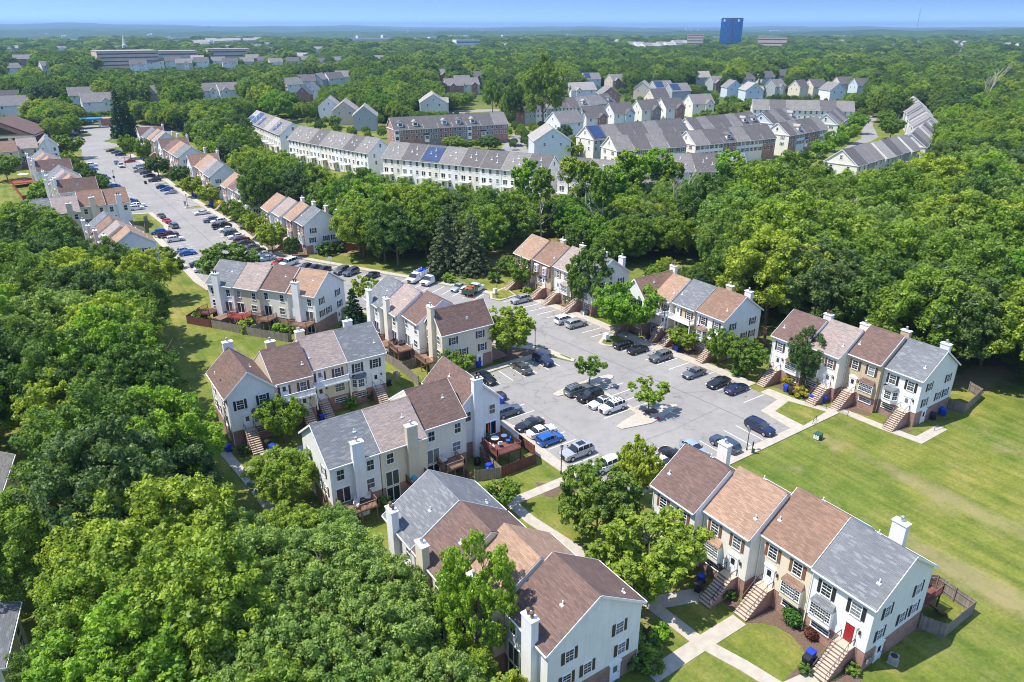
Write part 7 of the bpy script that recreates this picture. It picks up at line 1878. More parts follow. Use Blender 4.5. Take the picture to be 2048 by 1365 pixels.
def forest_object():
    n = len(MASS); me = bpy.data.meshes.new('forest')
    me.vertices.add(n); me.vertices.foreach_set('co', np.array([(m[0], m[1], 0.0) for m in MASS], np.float32).ravel())
    g = np.random.RandomState(5)
    hz = hills(np.array([m[0] for m in MASS]), np.array([m[1] for m in MASS]))
    co = np.array([(m[0], m[1], 0.0) for m in MASS], np.float32); co[:, 2] = hz; me.vertices.foreach_set('co', co.ravel())
    sc = np.array([(m[3], m[3], m[2] / H0) for m in MASS], np.float32)
    kd = np.array([KEYS.index(m[4]) if m[4] else g.choice(8, p=[.10, .10, .28, .20, .20, .04, .02, .06]) for m in MASS], np.int32)
    a = me.attributes.new('tree_scale', 'FLOAT_VECTOR', 'POINT'); a.data.foreach_set('vector', sc.ravel())
    a = me.attributes.new('tree_kind', 'INT', 'POINT'); a.data.foreach_set('value', kd)
    rot = np.zeros((n, 3), np.float32); rot[:, 2] = g.rand(n) * 6.283
    a = me.attributes.new('tree_turn', 'FLOAT_VECTOR', 'POINT'); a.data.foreach_set('vector', rot.ravel())
    ob = link('forest', me); ob['kind'] = 'stuff'; ob['label'] = 'unbroken green woods stretching to the hazy horizon'; ob['category'] = 'woods'
    ng = bpy.data.node_groups.new('woods', 'GeometryNodeTree')
    ng.interface.new_socket('Geometry', in_out='INPUT', socket_type='NodeSocketGeometry'); ng.interface.new_socket('Geometry', in_out='OUTPUT', socket_type='NodeSocketGeometry')
    N = ng.nodes; L = ng.links
    gi, go = N.new('NodeGroupInput'), N.new('NodeGroupOutput')
    mp = N.new('GeometryNodeMeshToPoints'); ip = N.new('GeometryNodeInstanceOnPoints'); jn = N.new('GeometryNodeJoinGeometry')
    L.new(gi.outputs[0], mp.inputs[0]); L.new(mp.outputs[0], ip.inputs['Points'])
    for key in reversed(KEYS):
        src = next(o for o in COL.objects if o.type == 'MESH' and o.data == PROTO[key][0])
        oi = N.new('GeometryNodeObjectInfo'); oi.transform_space = 'ORIGINAL'; oi.inputs['Object'].default_value = src; oi.inputs['As Instance'].default_value = True
        L.new(oi.outputs['Geometry'], jn.inputs[0])
    L.new(jn.outputs[0], ip.inputs['Instance']); ip.inputs['Pick Instance'].default_value = True
    def attr(name, tp):
        q = N.new('GeometryNodeInputNamedAttribute'); q.data_type = tp; q.inputs['Name'].default_value = name; return next(o for o in q.outputs if o.enabled and o.name == 'Attribute')
    L.new(attr('tree_kind', 'INT'), ip.inputs['Instance Index']); L.new(attr('tree_scale', 'FLOAT_VECTOR'), ip.inputs['Scale'])
    L.new(attr('tree_turn', 'FLOAT_VECTOR'), ip.inputs['Rotation'])
    L.new(ip.outputs[0], go.inputs[0])
    md = ob.modifiers.new('woods', 'NODES'); md.node_group = ng
    print('forest', n, 'individual', N_SINGLE, 'pool', len(POOL))
forest_object()

# ------------------------------------------------------------------ shrubs
def shrub_proto(key, mt, seed, n, leaf, ball=False):
    g = np.random.RandomState(seed)
    if ball: cs, rs = [(0, 0, 0.5)], [0.5]
    else:
        cs, rs = crown_clumps(seed, 0.5, 0.02, 1.0, 16, 'round', 0.36)
    PROTO['s_' + key] = (leaf_cloud('foliage', mt, seed, cs, rs, n, leaf, 0.1), None)
shrub_proto('box', 'leaf_box', 41, 2600, 0.055, True); shrub_proto('green', 'leaf_b', 42, 1100, 0.085); shrub_proto('light', 'leaf_a', 43, 1100, 0.085)
shrub_proto('red', 'leaf_red', 44, 900, 0.08, True); shrub_proto('yellow', 'leaf_yellow', 45, 1000, 0.085); shrub_proto('bright', 'leaf_c', 46, 1100, 0.085)
def shrub(key, px, py, wpx, label, group=None, hk=0.85, at=None, w=None):
    x, y = at if at else G(px, py, 0.3)
    depth = (x * _sy + y * _cy) * _c + CAM_H * _s
    w = w or wpx * depth / CAM_F
    root = thing('shrub', label, 'shrub', (x, y, 0), rnd.random() * 6, group, (w, w, w * hk))
    link('foliage', PROTO['s_' + key][0], root)
for a in [
 ('box', 1589, 1242, 44, 'neatly clipped round green boxwood below the box bay'), ('red', 1623, 1271, 28, 'dark red barberry between the boxwood and the stairs'), ('green', 1609, 1342, 24, 'small green shrub beside the blue bin near the lower right stairs'),
 ('green', 1453, 1192, 28, 'green shrub at the foot of the pale grey stairs'), ('yellow', 1480, 1182, 20, 'bronze-tipped shrub beside the tan stairs'), ('green', 1705, 1342, 26, 'low shrub below the gas meters'),
 ('yellow', 1723, 790, 24, 'golden shrub left of a green one at the right edge row'), ('box', 1744, 805, 28, 'round green shrub between two golden shrubs'), ('yellow', 1766, 812, 30, 'golden shrub nearest the grey-roofed unit'), ('red', 1708, 788, 14, 'small dark red shrub beside the tan stairs'),
 ('yellow', 1575, 770, 28, 'yellow-green shrub left of the blue bin at the right edge row'), ('green', 1612, 775, 24, 'green shrub under the loose upright tree'), ('red', 1555, 752, 16, 'dark red shrub beside the white steps'), ('yellow', 1600, 790, 26, 'orange-tinged flower shrub by the brick steps'),
 ('green', 680, 795, 26, 'green shrub below the bow bay'), ('red', 750, 786, 24, 'dark red shrub beside the grey-roofed unit stairs'), ('green', 735, 795, 26, 'mixed low shrub at the bow bay bed'), ('bright', 700, 812, 26, 'pale green ground shrub in the bed below the bow bay'), ('light', 668, 808, 30, 'low green shrub beside the balcony stairs'),
 ('green', 488, 905, 22, 'green shrub left of the wide brick stairs'), ('green', 525, 862, 24, 'dark shrub right of the wide brick stairs'), ('light', 1155, 962, 40, 'clipped green hedge bush at the end of the short path'), 
 ('light', 1285, 1305, 60, 'leafy shrub bed beside the bottom centre gable'), ('bright', 1322, 1272, 36, 'bright green upright shrub beside the gable bed'), ('green', 1262, 1325, 50, 'dark green shrub at the corner of the bottom centre gable'), ('light', 1305, 1335, 44, 'flowering shrub in front of the gable bed'),
 ('green', 1290, 1290, 50, 'large dark shrub against the bottom centre gable'),
 ('box', 1094, 576, 26, 'clipped hedge between two flights of stairs'), ('light', 1057, 588, 20, 'silvery green shrub under the round street tree'), ('green', 1140, 608, 24, 'dark round shrub at the foot of the stairs'), ('green', 1475, 748, 26, 'dark round shrub below the row across the road'),
 ('light', 770, 1012, 30, 'yellow-green shrub beside the deck of the grey roof'), ('bright', 885, 930, 24, 'yellow-green shrub beside the patio fence'),
 ('light', 898, 562, 22, 'small green shrub on the lawn beyond the trucks'), ('green', 988, 562, 24, 'small dark shrub by the lawn lamp'), ('green', 652, 508, 30, 'flowering shrub at the brick base'), ('green', 678, 502, 22, 'dark shrub at the corner of the brick base'),
 ('green', 405, 640, 30, 'bushy vine spilling over the picket fence, left one'), ('light', 496, 660, 30, 'bushy vine spilling over the picket fence, right one'), ('bright', 560, 665, 26, 'bright green shrub inside the picket fence'), ('bright', 578, 662, 20, 'small bright shrub inside the picket fence'),
 ('green', 330, 525, 40, 'dark shrub beside the brick shed'), ('green', 352, 536, 28, 'low shrub on the slope beside the brick shed'), ('light', 100, 395, 46, 'grey-green shrub below the red deck'), ('light', 80, 405, 34, 'small grey-green shrub beside the red fence'),
 ('light', 205, 240, 16, 'low clipped shrub by the forecourt, left one'), ('light', 215, 243, 14, 'low clipped shrub by the forecourt, right one'),
]: shrub(*a)

# ------------------------------------------------------------------ fences
def fence(label, pts, mt, h=1.75, slats=True, group='wooden yard fences', px=True):
    P = [G(*p) if px else p for p in pts]
    o = Vector((*P[0], 0)); root = thing('fence', label, 'fence', o, 0, group)
    for i in range(len(P) - 1):
        a, c = Vector((*P[i], 0)) - o, Vector((*P[i + 1], 0)) - o
        d = c - a; L = d.length; d /= L; n = Vector((-d.y, d.x, 0))
        b = MB(); k = max(1, int(L / 0.15)); g = random.Random(i + len(label))
        for j in range(k):
            q = a + d * (L * (j + 0.5) / k); hh = h + g.uniform(-.04, .04); w = L / k * 0.47
            e = [q - d * w - n * 0.012, q + d * w - n * 0.012, q + d * w + n * 0.012, q - d * w + n * 0.012]
            A = len(b.v); b.v += [(v.x, v.y, 0.03) for v in e] + [(v.x, v.y, hh) for v in e]
            for f in ((4, 5, 6, 7), (0, 1, 5, 4), (1, 2, 6, 5), (2, 3, 7, 6), (3, 0, 4, 7)): b.f.append(tuple(A + t for t in f)); b.m.append(0)
        for zz in (0.4, h - 0.35): b.bar(a + n * 0.05 + Vector((0, 0, zz)), c + n * 0.05 + Vector((0, 0, zz)), 0.05, 0.09)
        link('boards', b.mesh('boards', [M[mt]]), root)
        m = max(1, int(round(L / 2.4)))
        for j in range(m + (1 if i == len(P) - 2 else 0)):
            q = a + d * (L * j / m); p = MB(); p.box(q.x - 0.06 + n.x * 0.1, q.x + 0.06 + n.x * 0.1, q.y - 0.06 + n.y * 0.1, q.y + 0.06 + n.y * 0.1, 0, h + 0.1); link('post', p.mesh('post', [M[mt]]), root)
zp = lambda k, o_, s: [(o_[0] + x / s, o_[1] + y / s) for x, y in k]
fence('weathered grey picket fence along the left lawn', zp([(235, 570), (500, 625), (740, 665), (760, 650)], (350, 480), 3.25), 'deck_grey')
fence('red-stained fence section at the left end of the picket fence', zp([(165, 490), (80, 545), (235, 572)], (350, 480), 3.25), 'deck_red')
fence('grey fence between two yards of the fenced row', zp([(500, 620), (620, 565)], (350, 480), 3.25), 'deck_grey')
fence('grey yard fence below the middle decks', zp([(265, 690), (380, 760), (520, 880)], (700, 540), 3.791), 'deck_grey')
fence('grey cross fence between the middle yards', zp([(300, 690), (490, 650)], (700, 540), 3.791), 'deck_grey')
fence('grey cross fence below the tan chimney', zp([(400, 765), (560, 720)], (700, 540), 3.791), 'deck_grey')
fence('dark red fence around the big red deck', zp([(400, 1000), (668, 895), (660, 830), (545, 745)], (900, 700), 3.9), 'deck_red')
fence('grey patio fence left of the big red deck', zp([(195, 1030), (402, 1000), (230, 830)], (900, 700), 3.9), 'deck_grey')
fence('low yellowish fence beside the stepping stones', zp([(40, 930), (160, 1020)], (900, 700), 3.9), 'deck_brown', 1.2)
fence('grey fence around the back yard of the lower right end unit', [(65.4, 23.3), (66.3, 21.2), (72.0, 21.2), (72.6, 25.4), (71.0, 27.0)], 'deck_grey', px=False)
fence('grey fence around the garden of the right edge end unit', zp([(1420, 850), (1535, 890), (1655, 780), (1570, 730)], (1500, 580), 3.591), 'deck_grey')
fence('orange cedar fence behind the brick gable', zp([(965, 1025), (980, 1035), (1105, 1020), (1060, 975), (1040, 965)], (400, 200), 3.4133), 'deck_orange')
fence('bright red fence around the yard on the far left', [(28, 377), (47, 402), (66, 398), (60, 385)], 'deck_bright')
fence('grey fence beside the gable on the left of the street', [(270, 462), (292, 466), (290, 445), (296, 442)], 'deck_grey')
fence('grey fence behind the white dormered row across the road', zp([(1735, 790), (1810, 800), (1800, 750)], (1000, 460), 3.4127), 'deck_grey')
# red deck of the far-left yard
o = thing('yard_deck', 'bright red raised deck with a pale parasol in the far left yard', 'deck', (*G(48, 372, 0), 0), R(10))
b = MB(); b.box(-4, 4, -3, 4, 1.4, 1.6); link('platform', b.mesh('platform', [M['deck_bright']]), o)
b = MB()
for p, q in (((-4, -3), (4, -3)), ((4, -3), (4, 4)), ((-4, -3), (-4, 4)), ((-4, 4), (4, 4))): rail_run(b, p, q, 1.6, 0.95, 0.3)
link('railing', b.mesh('railing', [M['deck_bright']]), o)
def parasol(label, x, y, z, r, mt):
    t = thing('parasol', label, 'parasol', (x, y, z))
    b = MB(); b.tube((0, 0, 0), (0, 0, 2.5), 0.03); link('pole', b.mesh('pole', [M['metal_dark']]), t)
    b = MB()
    for i in range(8):
        a, c = i * 0.7854, (i + 1) * 0.7854; b.poly([(0, 0, 2.6), (r * math.cos(a), r * math.sin(a), 2.15), (r * math.cos(c), r * math.sin(c), 2.15)])
    link('canopy', b.mesh('canopy', [M[mt]]), t)
parasol('pale open parasol above the bright red far left deck', *G(46, 350, 3.5), 1.6, 2.0, 'w_ivory')

# ------------------------------------------------------------------ street furniture
def lamp(label, px=None, py=None, h=3.9, at=None, modern=False):
    x, y = at if at else G(px, py, 0)
    t = thing('street_lamp', label, 'street lamp', (x, y, 0), 0, 'street lamps')
    b = MB(); b.tube((0, 0, 0), (0, 0, 0.5), 0.12, 0.1, 8); b.tube((0, 0, 0.5), (0, 0, h), 0.07, 0.055, 8); link('pole', b.mesh('pole', [M['metal_dark']]), t)
    b = MB(); b.tube((0, 0, h), (0, 0, h + 0.5), 0.12, 0.2, 6); link('lantern', b.mesh('lantern', [M['trim']]), t)
    b = MB(); b.tube((0, 0, h + 0.5), (0, 0, h + 0.72), 0.27, 0.04, 6); b.tube((0, 0, h - 0.03), (0, 0, h + 0.02), 0.16, 0.16, 6)
    for i in range(6): b.bar((0.12 * math.cos(i * 1.047), 0.12 * math.sin(i * 1.047), h), (0.21 * math.cos(i * 1.047), 0.21 * math.sin(i * 1.047), h + 0.5), 0.03, 0.03)
    link('lamp_cap', b.mesh('lamp_cap', [M['metal_dark']]), t)
lamp('black lamp post on the grass beside the big silver SUV', 1122, 948); lamp('black lamp post at the lower corner by the slate SUV', 1493, 902, 3.2); lamp('black lamp post on the island of the upper lot', 994, 597)
lamp('dark lamp post on the first grassy island of the street', 376, 416); lamp('black lamp post at the street bend beside the brick row', 540, 524); lamp('lamp post behind the corner ornamental tree', 1070, 700)
lamp('lamp post at the left hedge of the street', 232, 374, 5.5); lamp('lamp post by the red sedan up the street', 252, 332)
for (px, py, h, lab) in ((107, 292, 11, 'wooden utility pole behind the beige row'), (1400, 170, 12, 'utility pole at the far wood edge'), (735, 232, 14, 'tall utility pole behind the shrubs'), (454, 268, 12, 'utility pole beside the long white row')):
    x, y = G(px, py, 0); t = thing('utility_pole', lab, 'utility pole', (x, y, 0)); b = MB(); b.tube((0, 0, 0), (0, 0, h), 0.2, 0.14, 6); link('pole', b.mesh('pole', [M['bark']]), t)
    b = MB(); b.bar((-1.1, 0, h - 0.6), (1.1, 0, h - 0.6), 0.12, 0.12); link('crossarm', b.mesh('crossarm', [M['bark']]), t)
def bin_proto():
    b = MB(); n = len(b.v)
    b.v += [(-.25, -.27, 0.06), (.25, -.27, 0.06), (.25, .27, 0.06), (-.25, .27, 0.06), (-.31, -.36, 0.98), (.31, -.36, 0.98), (.31, .36, 0.98), (-.31, .36, 0.98)]
    for q in ((0, 3, 2, 1), (4, 5, 6, 7), (0, 1, 5, 4), (1, 2, 6, 5), (2, 3, 7, 6), (3, 0, 4, 7)): b.f.append(q); b.m.append(0)
    l = MB(); l.prism([(-.38, .985), (.34, .985), (.36, 1.03), (.1, 1.1), (-.34, 1.07)], 'x', -0.33, 0.33); l.bar((-.3, .42, .96), (.3, .42, .96), .04, .04)
    w = MB(); w.tube((-.33, .3, .12), (-.26, .3, .12), .12, n=10); w.tube((.26, .3, .12), (.33, .3, .12), .12, n=10)
    return b, l, w
def wheelie(colour, label, px, py, rz=0.0, at=None):
    x, y = at if at else G(px, py, 0.5); mt = 'bin_' + colour
    t = thing('wheeled_bin', label, 'bin', (x, y, 0.02), R(rz), 'wheeled bins', 1.12)
    pr = cached('binproto' + colour, lambda: [q.mesh(nm, [M[mm]]) for q, nm, mm in zip(bin_proto(), ('bin_body', 'lid', 'wheels'), (mt, 'bin_blue' if colour == 'blue' else 'bin_black', 'tyre'))])
    for me in pr: link(me.name.split('.')[0], me, t)
for i, a in enumerate([
 ('blue', 'blue recycling bin beside the stairs of the red-door house', 1621, 1313), ('black', 'black bin beside the blue one at the red-door house', 1613, 1324), ('blue', 'blue bin in the shade of the broad spreading tree', 1402, 1160), ('black', 'black bin beside the blue one under the broad tree', 1396, 1176),
 ('blue', 'blue bin by the steps of the right edge end unit', 1805, 843), ('blue', 'blue bin behind the brick base of the right edge end unit, upper one', 1880, 822), ('blue', 'blue bin behind the brick base of the right edge end unit, lower one', 1887, 826), ('black', 'grey bin beside the side door of the right edge end unit', 1867, 834),
 ('blue', 'blue bin left of the tan stairs', 1648, 800), ('blue', 'blue bin left of two between the right edge stairs', 1624, 798), ('blue', 'blue bin under the loose upright tree', 1572, 778), ('black', 'black bin under the loose upright tree', 1582, 784), ('black', 'black bin between blue bins at the right edge stairs', 1637, 796),
 ('blue', 'blue bin at the foot of the balcony stairs', 645, 838), ('blue', 'second blue bin at the foot of the balcony stairs', 656, 834), ('black', 'black bin right of the bow bay stairs', 777, 767), ('blue', 'blue bin left of the white gable path', 545, 898), ('black', 'black bin left of the white gable path', 535, 890),
 ('blue', 'blue bin beside the gable door under the corner tree', 957, 730), ('black', 'black bin beside the gable door under the corner tree', 945, 730), ('blue', 'blue bin right of the hedge between stairs', 1113, 594), ('blue', 'blue bin in the shade of the tall dark tree', 1146, 618), ('blue', 'blue bin left of the round street tree', 1028, 568),
 ('blue', 'blue bin beside the stairs across the road', 1354, 698), ('black', 'black bin beside the stairs across the road', 1348, 696), ('blue', 'blue bin under the bright yellow-green tree', 1307, 671), ('black', 'black bin under the bright yellow-green tree', 1297, 678), ('blue', 'blue bin behind the fence of the row across the road', 1518, 697),
 ('blue', 'blue bin inside the dark yard below the brick gable end', 650, 650), ('blue', 'blue bin under the brick row tree', 482, 447), ('blue', 'blue bin beside the yellow cover', 424, 411), ('blue', 'blue bin near the street tree, left one', 385, 389), ('blue', 'blue bin near the street tree, right one', 391, 393), ('blue', 'blue bin by the third row', 340, 355), ('black', 'black bin on the street island', 291, 366), ('blue', 'blue bin by the far street trees', 287, 320),
 ('blue', 'blue bin at the door of the brick shed', 312, 540), ('blue', 'blue bin behind the white chimney house', 1003, 803), ('blue', 'blue bin behind the dark woods path', 456, 898), ('black', 'black bin beside the left hedge lamp', 233, 372), ('blue', 'blue bin on the patio inside the grey fence', 978, 937),
]): wheelie(a[0], a[1], a[2], a[3], -90 + (i * 37 % 30))
def ac(label, px, py):
    x, y = G(px, py, 0.4); t = thing('air_conditioner', label, 'air conditioner', (x, y, 0), 0.3, 'outdoor air conditioners')
    b = MB(); b.box(-.5, .5, -.5, .5, 0, .08); link('pad', b.mesh('pad', [M['concrete']]), t)
    b = MB(); b.box(-.4, .4, -.4, .4, .08, .8)
    for i in range(7): b.box(-.41, .41, -.41, .41, .14 + i * .09, .17 + i * .09)
    link('casing', b.mesh('casing', [M['metal_grey']]), t)
    b = MB(); b.tube((0, 0, .8), (0, 0, .83), .34, n=14); link('fan_grille', b.mesh('fan_grille', [M['metal_dark']]), t)
ac('grey air conditioner at the side door of the red-door house', 1787, 1318); ac('air conditioner beside the steps of the right edge end unit', 1815, 838); ac('air conditioner at the brick gable of the street row', 641, 506); ac('air conditioner beside the yard of the balcony row end', 793, 748)
# cluster mailbox, utility boxes, signs
def box_on_post(name, label, cat, px, py, w, d, z0, z1, mt, post=True):
    x, y = G(px, py, 0); t = thing(name, label, cat, (x, y, 0.1), 0.1)
    if post: b = MB(); b.box(-.12, .12, -.12, .12, 0, z0); link('pedestal', b.mesh('pedestal', [M['trim']]), t)
    b = MB(); b.box(-w / 2, w / 2, -d / 2, d / 2, z0, z1); b.box(-w / 2 - .04, w / 2 + .04, -d / 2 - .04, d / 2 + .04, z1 + .003, z1 + .08); link('cabinet', b.mesh('cabinet', [M[mt]]), t)
    b = MB()
    for i in range(3):
        for j in range(3): b.box(-w / 2 - .012, -w / 2, -d / 2 + d * (i + .1) / 3, -d / 2 + d * (i + .9) / 3, z0 + (z1 - z0) * (j + .1) / 3, z0 + (z1 - z0) * (j + .9) / 3)
    link('compartment_door', b.mesh('compartment_door', [M['trim'] if mt != 'green' else M['metal_dark']]), t)
M['util_green'] = plain('utility_green', (0.03, 0.09, 0.055), 0.5)
box_on_post('cluster_mailbox', 'white cluster mailbox on the round grass island', 'mailbox', 1211, 684, .8, .9, .55, 1.5, 'trim')
box_on_post('cluster_mailbox', 'white mailbox cabinet beside the lamp of the upper lot', 'mailbox', 990, 590, .6, .6, .3, 1.3, 'trim')
box_on_post('cluster_mailbox', 'mailbox cabinet on the first grassy island of the street', 'mailbox', 370, 412, .8, .8, .4, 1.5, 'metal_grey')
box_on_post('utility_box', 'green utility box in the middle of the lawn', 'utility box', 1635, 878, 1.1, .9, 0.0, .75, 'util_green', False)
box_on_post('utility_box', 'grey transformer box under the tall dark tree', 'utility box', 1168, 630, 1.0, 1.0, 0.0, .75, 'metal_grey', False)
def sign(label, px, py, h, w, hh, mt, name='sign'):
    x, y = G(px, py, 0); t = thing(name, label, 'sign', (x, y, 0), R(-CAM_YAW))
    b = MB(); b.tube((0, 0, 0), (0, 0, h), .04, n=6); link('post', b.mesh('post', [M['metal_grey']]), t)
    b = MB(); b.box(-w / 2, w / 2, -.06, -.03, h - hh, h); link('panel', b.mesh('panel', [M[mt]]), t)
sign('small white sign on the lawn beside the brick gable', 661, 531, 2.3, 1.0, .8, 'trim'); sign('dark road sign beside the left hedge lamp', 231, 370, 3.4, .9, .9, 'metal_dark'); sign('white sign at the corner of the sidewalk by the brick gable', 610, 512, 2.2, .6, .5, 'trim')
x, y = G(1503, 908, 0); t = thing('pet_waste_station', 'green pet waste post on the edge of the lawn', 'pet waste station', (x, y, 0), .2)
b = MB(); b.box(-.05, .05, -.05, .05, 0, 2.0); link('post', b.mesh('post', [M['util_green']]), t); b = MB(); b.tube((.18, -.1, .1), (.18, -.1, .75), .2, .22, 10); link('bin', b.mesh('bin', [M['util_green']]), t); b = MB(); b.box(-.16, .16, -.09, -.05, 1.25, 1.95); link('panel', b.mesh('panel', [M['metal_dark']]), t)
x, y = G(704, 528, 0); t = thing('pet_waste_station', 'green pet waste post beside the upper parking bays', 'pet waste station', (x, y, 0), .2)
b = MB(); b.box(-.05, .05, -.05, .05, 0, 2.4); link('post', b.mesh('post', [M['awning_green'] if 'awning_green' in M else M['util_green']]), t); b = MB(); b.box(-.35, .35, -.3, .3, .4, 1.2); link('bin', b.mesh('bin', [M['util_green']]), t)
# small things
M['red_cloth'] = plain('red_plastic', (0.5, 0.01, 0.03), 0.5); M['yellow'] = plain('yellow_cover', (0.75, 0.55, 0.01), 0.5, 0.15); M['orange'] = plain('safety_orange', (0.75, 0.12, 0.01), 0.5); M['teal'] = plain('teal_cover', (0.03, 0.32, 0.36), 0.5); M['cushion'] = plain('cushion_cream', (0.62, 0.55, 0.46), 0.9)
M['grill'] = plain('grill_black', (0.015, 0.015, 0.016), 0.35); M['tarp_blue'] = plain('blue_tarp', (0.01, 0.12, 0.5), 0.5)
def blob(name, label, cat, px, py, r, h, mt, z=0.0, seed=1):
    x, y = G(px, py, z); g = random.Random(seed); b = MB(); n, m_ = 10, 4
    for j in range(m_ + 1):
        f = j / m_
        for i in range(n):
            rr = r * math.cos(f * 1.45) * g.uniform(.85, 1.1); b.v.append((rr * math.cos(i * 6.283 / n), rr * math.sin(i * 6.283 / n), h * math.sin(f * 1.57)))
    for j in range(m_):
        for i in range(n): b.f.append((j * n + i, j * n + (i + 1) % n, (j + 1) * n + (i + 1) % n, (j + 1) * n + i)); b.m.append(0)
    b.f.append(tuple(m_ * n + i for i in range(n))); b.m.append(0)
    tag(link(name, b.mesh(name, [M[mt]], True), None, (x, y, z)), label, cat)
blob('crumpled_bag', 'crumpled red bag lying on the kerb of the lower island', 'bag', 1316, 838, .32, .3, 'red_cloth', .14); blob('covered_toy', 'bright yellow covered play set by the street', 'play set', 437, 412, 1.9, 2.0, 'yellow', 0, 2); blob('covered_toy', 'dark blue covered heap left of the yellow cover', 'covered heap', 426, 411, 1.2, 1.9, 'tarp_blue', 0, 3)
blob('grill', 'covered black grill on the patio inside the grey fence', 'grill', 955, 928, .55, 1.1, 'grill', 0, 4); blob('pool_cover', 'round blue cover on the patio inside the grey fence', 'cover', 979, 937, .45, .45, 'tarp_blue', 0.6, 5)
for i, (px, py) in enumerate(((935, 596), (948, 598))):
    x, y = G(px, py, 0); t = thing('traffic_cone', f'orange traffic cone behind the green dump bed, {["left", "right"][i]} one', 'traffic cone', (x, y, .02))
    b = MB(); b.box(-.2, .2, -.2, .2, 0, .04); link('base', b.mesh('base', [M['orange']]), t); b = MB(); b.tube((0, 0, .04), (0, 0, .72), .13, .03, 10); link('cone', b.mesh('cone', [M['orange']]), t)
# furniture on the decks (deck tops at 2.35 m)
def table(label, px, py, z, mt='cushion', r=.55):
    x, y = G(px, py, z); t = thing('patio_table', label, 'table', (x, y, z)); b = MB(); b.prism([(r * math.cos(a), r * math.sin(a)) for a in np.linspace(0, 6.283, 13)[:-1]], 'z', .68, .73); link('table_top', b.mesh('table_top', [M[mt]]), t)
    for k in range(4):
        b = MB(); a = k * 1.5708 + .78; b.bar((r * .7 * math.cos(a), r * .7 * math.sin(a), 0), (r * .7 * math.cos(a), r * .7 * math.sin(a), .68), .04, .04); link('leg', b.mesh('leg', [M['metal_dark']]), t)
def chair(label, px, py, z, mt, rz, group=None, wide=.55):
    x, y = G(px, py, z); t = thing('patio_chair' if wide < 1 else 'patio_sofa', label, 'chair' if wide < 1 else 'sofa', (x, y, z), R(rz), group)
    b = MB(); b.box(-wide / 2, wide / 2, -.28, .28, .34, .48); link('seat', b.mesh('seat', [M[mt]]), t); b = MB(); b.box(-wide / 2, wide / 2, .26, .36, .44, .95); link('backrest', b.mesh('backrest', [M[mt]]), t)
    for sx in (-1, 1):
        for sy in (-1, 1): b = MB(); b.box(sx * (wide / 2 - .06) - .025, sx * (wide / 2 - .06) + .025, sy * .22 - .025, sy * .22 + .025, 0, .34); link('leg', b.mesh('leg', [M['metal_dark']]), t)
DZ = 2.36
chair('cream sofa on the deck of the white gabled end house', 715, 1012, DZ, 'cushion', 60, wide=1.7); chair('small cream sofa at the far side of the same deck', 733, 1000, DZ, 'cushion', -30, wide=1.1); table('dark table between the cream sofas', 726, 1008, DZ, 'metal_dark', .35)
table('glass-topped table on the big red deck', 990, 885, DZ, 'trim', .6); table('white table at the edge of the big red deck', 1008, 880, DZ, 'trim', .45)
for i, (px, py, mt, lab) in enumerate(((978, 880, 'util_green', 'green chair left of the deck table'), (985, 898, 'cushion', 'cream chair at the near side of the deck table'), (1000, 893, 'trim', 'white chair beside the deck table'), (1016, 886, 'tarp_blue', 'blue chair at the far side of the red deck'))): chair(lab, px, py, DZ, mt, i * 80, 'chairs on the big red deck')
blob('folded_parasol', 'closed orange parasol on the big red deck', 'parasol', 977, 872, .18, 2.2, 'orange', DZ, 6)
blob('grill', 'black grill with a teal cover on the red deck rail', 'grill', 828, 965, .5, 1.0, 'teal', DZ, 7); chair('white lounge chair on the brown deck', 890, 925, DZ, 'cushion', 20); chair('second white lounge chair on the brown deck', 884, 928, DZ, 'cushion', 20)
blob('grill', 'covered grill on the deck below the tan chimney', 'grill', 858, 710, .5, 1.0, 'grill', DZ, 8); table('dark table on the deck of the middle row', 800, 690, DZ, 'metal_dark', .6)
chair('dark chair on the middle deck, left one', 790, 688, DZ, 'grill', 10); chair('dark chair on the middle deck, right one', 812, 686, DZ, 'grill', 200)
for i, (px, py, mt, lab) in enumerate(((600, 632, 'grill', 'black chair on the cluttered deck of the fenced row'), (588, 628, 'cushion', 'pale chair on the cluttered deck of the fenced row'), (619, 630, 'red_cloth', 'red chair on the cluttered deck of the fenced row'), (490, 618, 'deck_bright', 'red bench on the bright red deck'))): chair(lab, px, py, DZ, mt, i * 70)
# brick shed on the left slope
x, y = G(300, 545, 0); t = thing('shed', 'small brick shed with a pale flat roof and white door', 'shed', (x, y, 0), R(8))
b = MB(); b.box(-3.2, 3.2, -2, 2, 0, 2.7); link('wall', b.mesh('wall', [M['brick']]), t); b = MB(); b.box(-3.5, 3.5, -2.3, 2.3, 2.71, 2.95); link('roof', b.mesh('roof', [M['concrete']]), t); add_door(t, 0.4, -2, .02, 0)
# garden shed with a brown roof inside the picket fence
x, y = G(447, 652, 0); t = thing('garden_shed', 'garden shed with a flat brown roof inside the picket fence', 'shed', (x, y, 0), R(30))
b = MB(); b.box(-1.4, 1.4, -1, 1, 0, 1.9); link('wall', b.mesh('wall', [M['deck_grey']]), t); b = MB(); b.prism([(-1.2, 1.9), (1.2, 1.9), (1.2, 2.0), (0, 2.25), (-1.2, 2.0)], 'x', -1.6, 1.6); link('roof', b.mesh('roof', [M['r_tan']]), t)
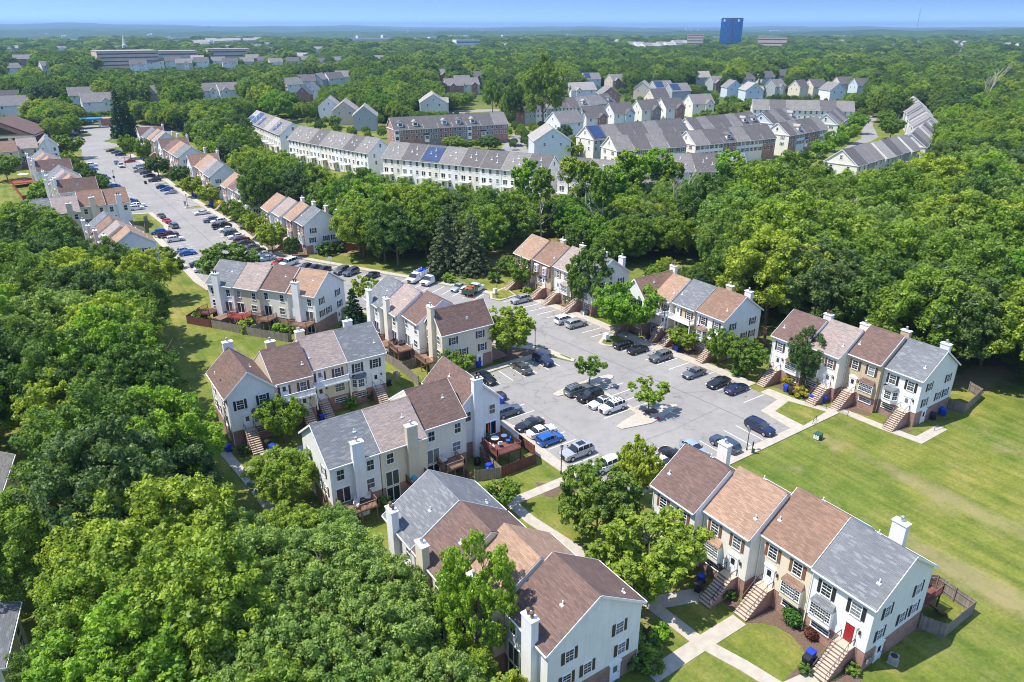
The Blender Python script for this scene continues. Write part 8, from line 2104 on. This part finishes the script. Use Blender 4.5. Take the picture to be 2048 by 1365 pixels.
# short railings and steps on the paths
def railing(label, pts, h=.9):
    P = [G(*p) for p in pts]; t = thing('handrail', label, 'handrail', (*P[0], 0)); b = MB()
    q = [Vector((p[0] - P[0][0], p[1] - P[0][1], 0)) for p in P]
    for a, c in zip(q, q[1:]): b.bar(a + Vector((0, 0, h)), c + Vector((0, 0, h)), .05, .05); b.bar(a + Vector((0, 0, h * .5)), c + Vector((0, 0, h * .5)), .03, .03)
    for a in q: b.bar(a, a + Vector((0, 0, h)), .05, .05)
    link('rail', b.mesh('rail', [M['metal_dark']]), t)
railing('short iron railing beside the steps near the grass square', [(1625, 850), (1632, 842)]); railing('iron railing on the path in front of the right edge row', [(1632, 812), (1652, 820)]); railing('iron railing on the path below the tan stairs', [(1675, 824), (1695, 833)]); railing('iron railing beside the side path of the right edge end unit', [(1868, 862), (1888, 856)])
railing('iron railing at the steps of the shaded left path', [(493, 932), (502, 926)])
# meters on the end wall of the red-door house
for (ax, by, lab) in ((57.2, 23.33, 'gas and electric meters on the end wall of the red-door house'),):
    t = thing('utility_meter', lab, 'meter', (ax - 1.2, by - 0.02, 0)); 
    for i in range(3):
        b = MB(); b.box(-.18 + i * .45, .12 + i * .45, -.16, -.01, 1.0 - i * .1, 1.5 - i * .1); link('meter_box', b.mesh('meter_box', [M['metal_grey']]), t)

# ------------------------------------------------------------------ haze over the whole country
hz = MB(); hz.box(-30000, 30000, -30000, 30000, -42, 190)
hm = bpy.data.materials.new('haze'); hm.use_nodes = True; hm.node_tree.nodes.clear()
ho = hm.node_tree.nodes.new('ShaderNodeOutputMaterial'); hv = hm.node_tree.nodes.new('ShaderNodeVolumePrincipled')
hv.inputs['Color'].default_value = (0.36, 0.58, 0.84, 1); hv.inputs['Density'].default_value = HAZE
hv.inputs['Anisotropy'].default_value = 0.1
hm.node_tree.links.new(hv.outputs[0], ho.inputs['Volume'])
o = link('haze', hz.mesh('haze', [hm])); o['kind'] = 'stuff'; o['label'] = 'thin blue summer haze over the whole view'; o['category'] = 'haze'
for _o in COL.objects:
    if _o.get('label') and len(_o['label'].split()) > 16: print('LONG', _o.name, _o['label'])
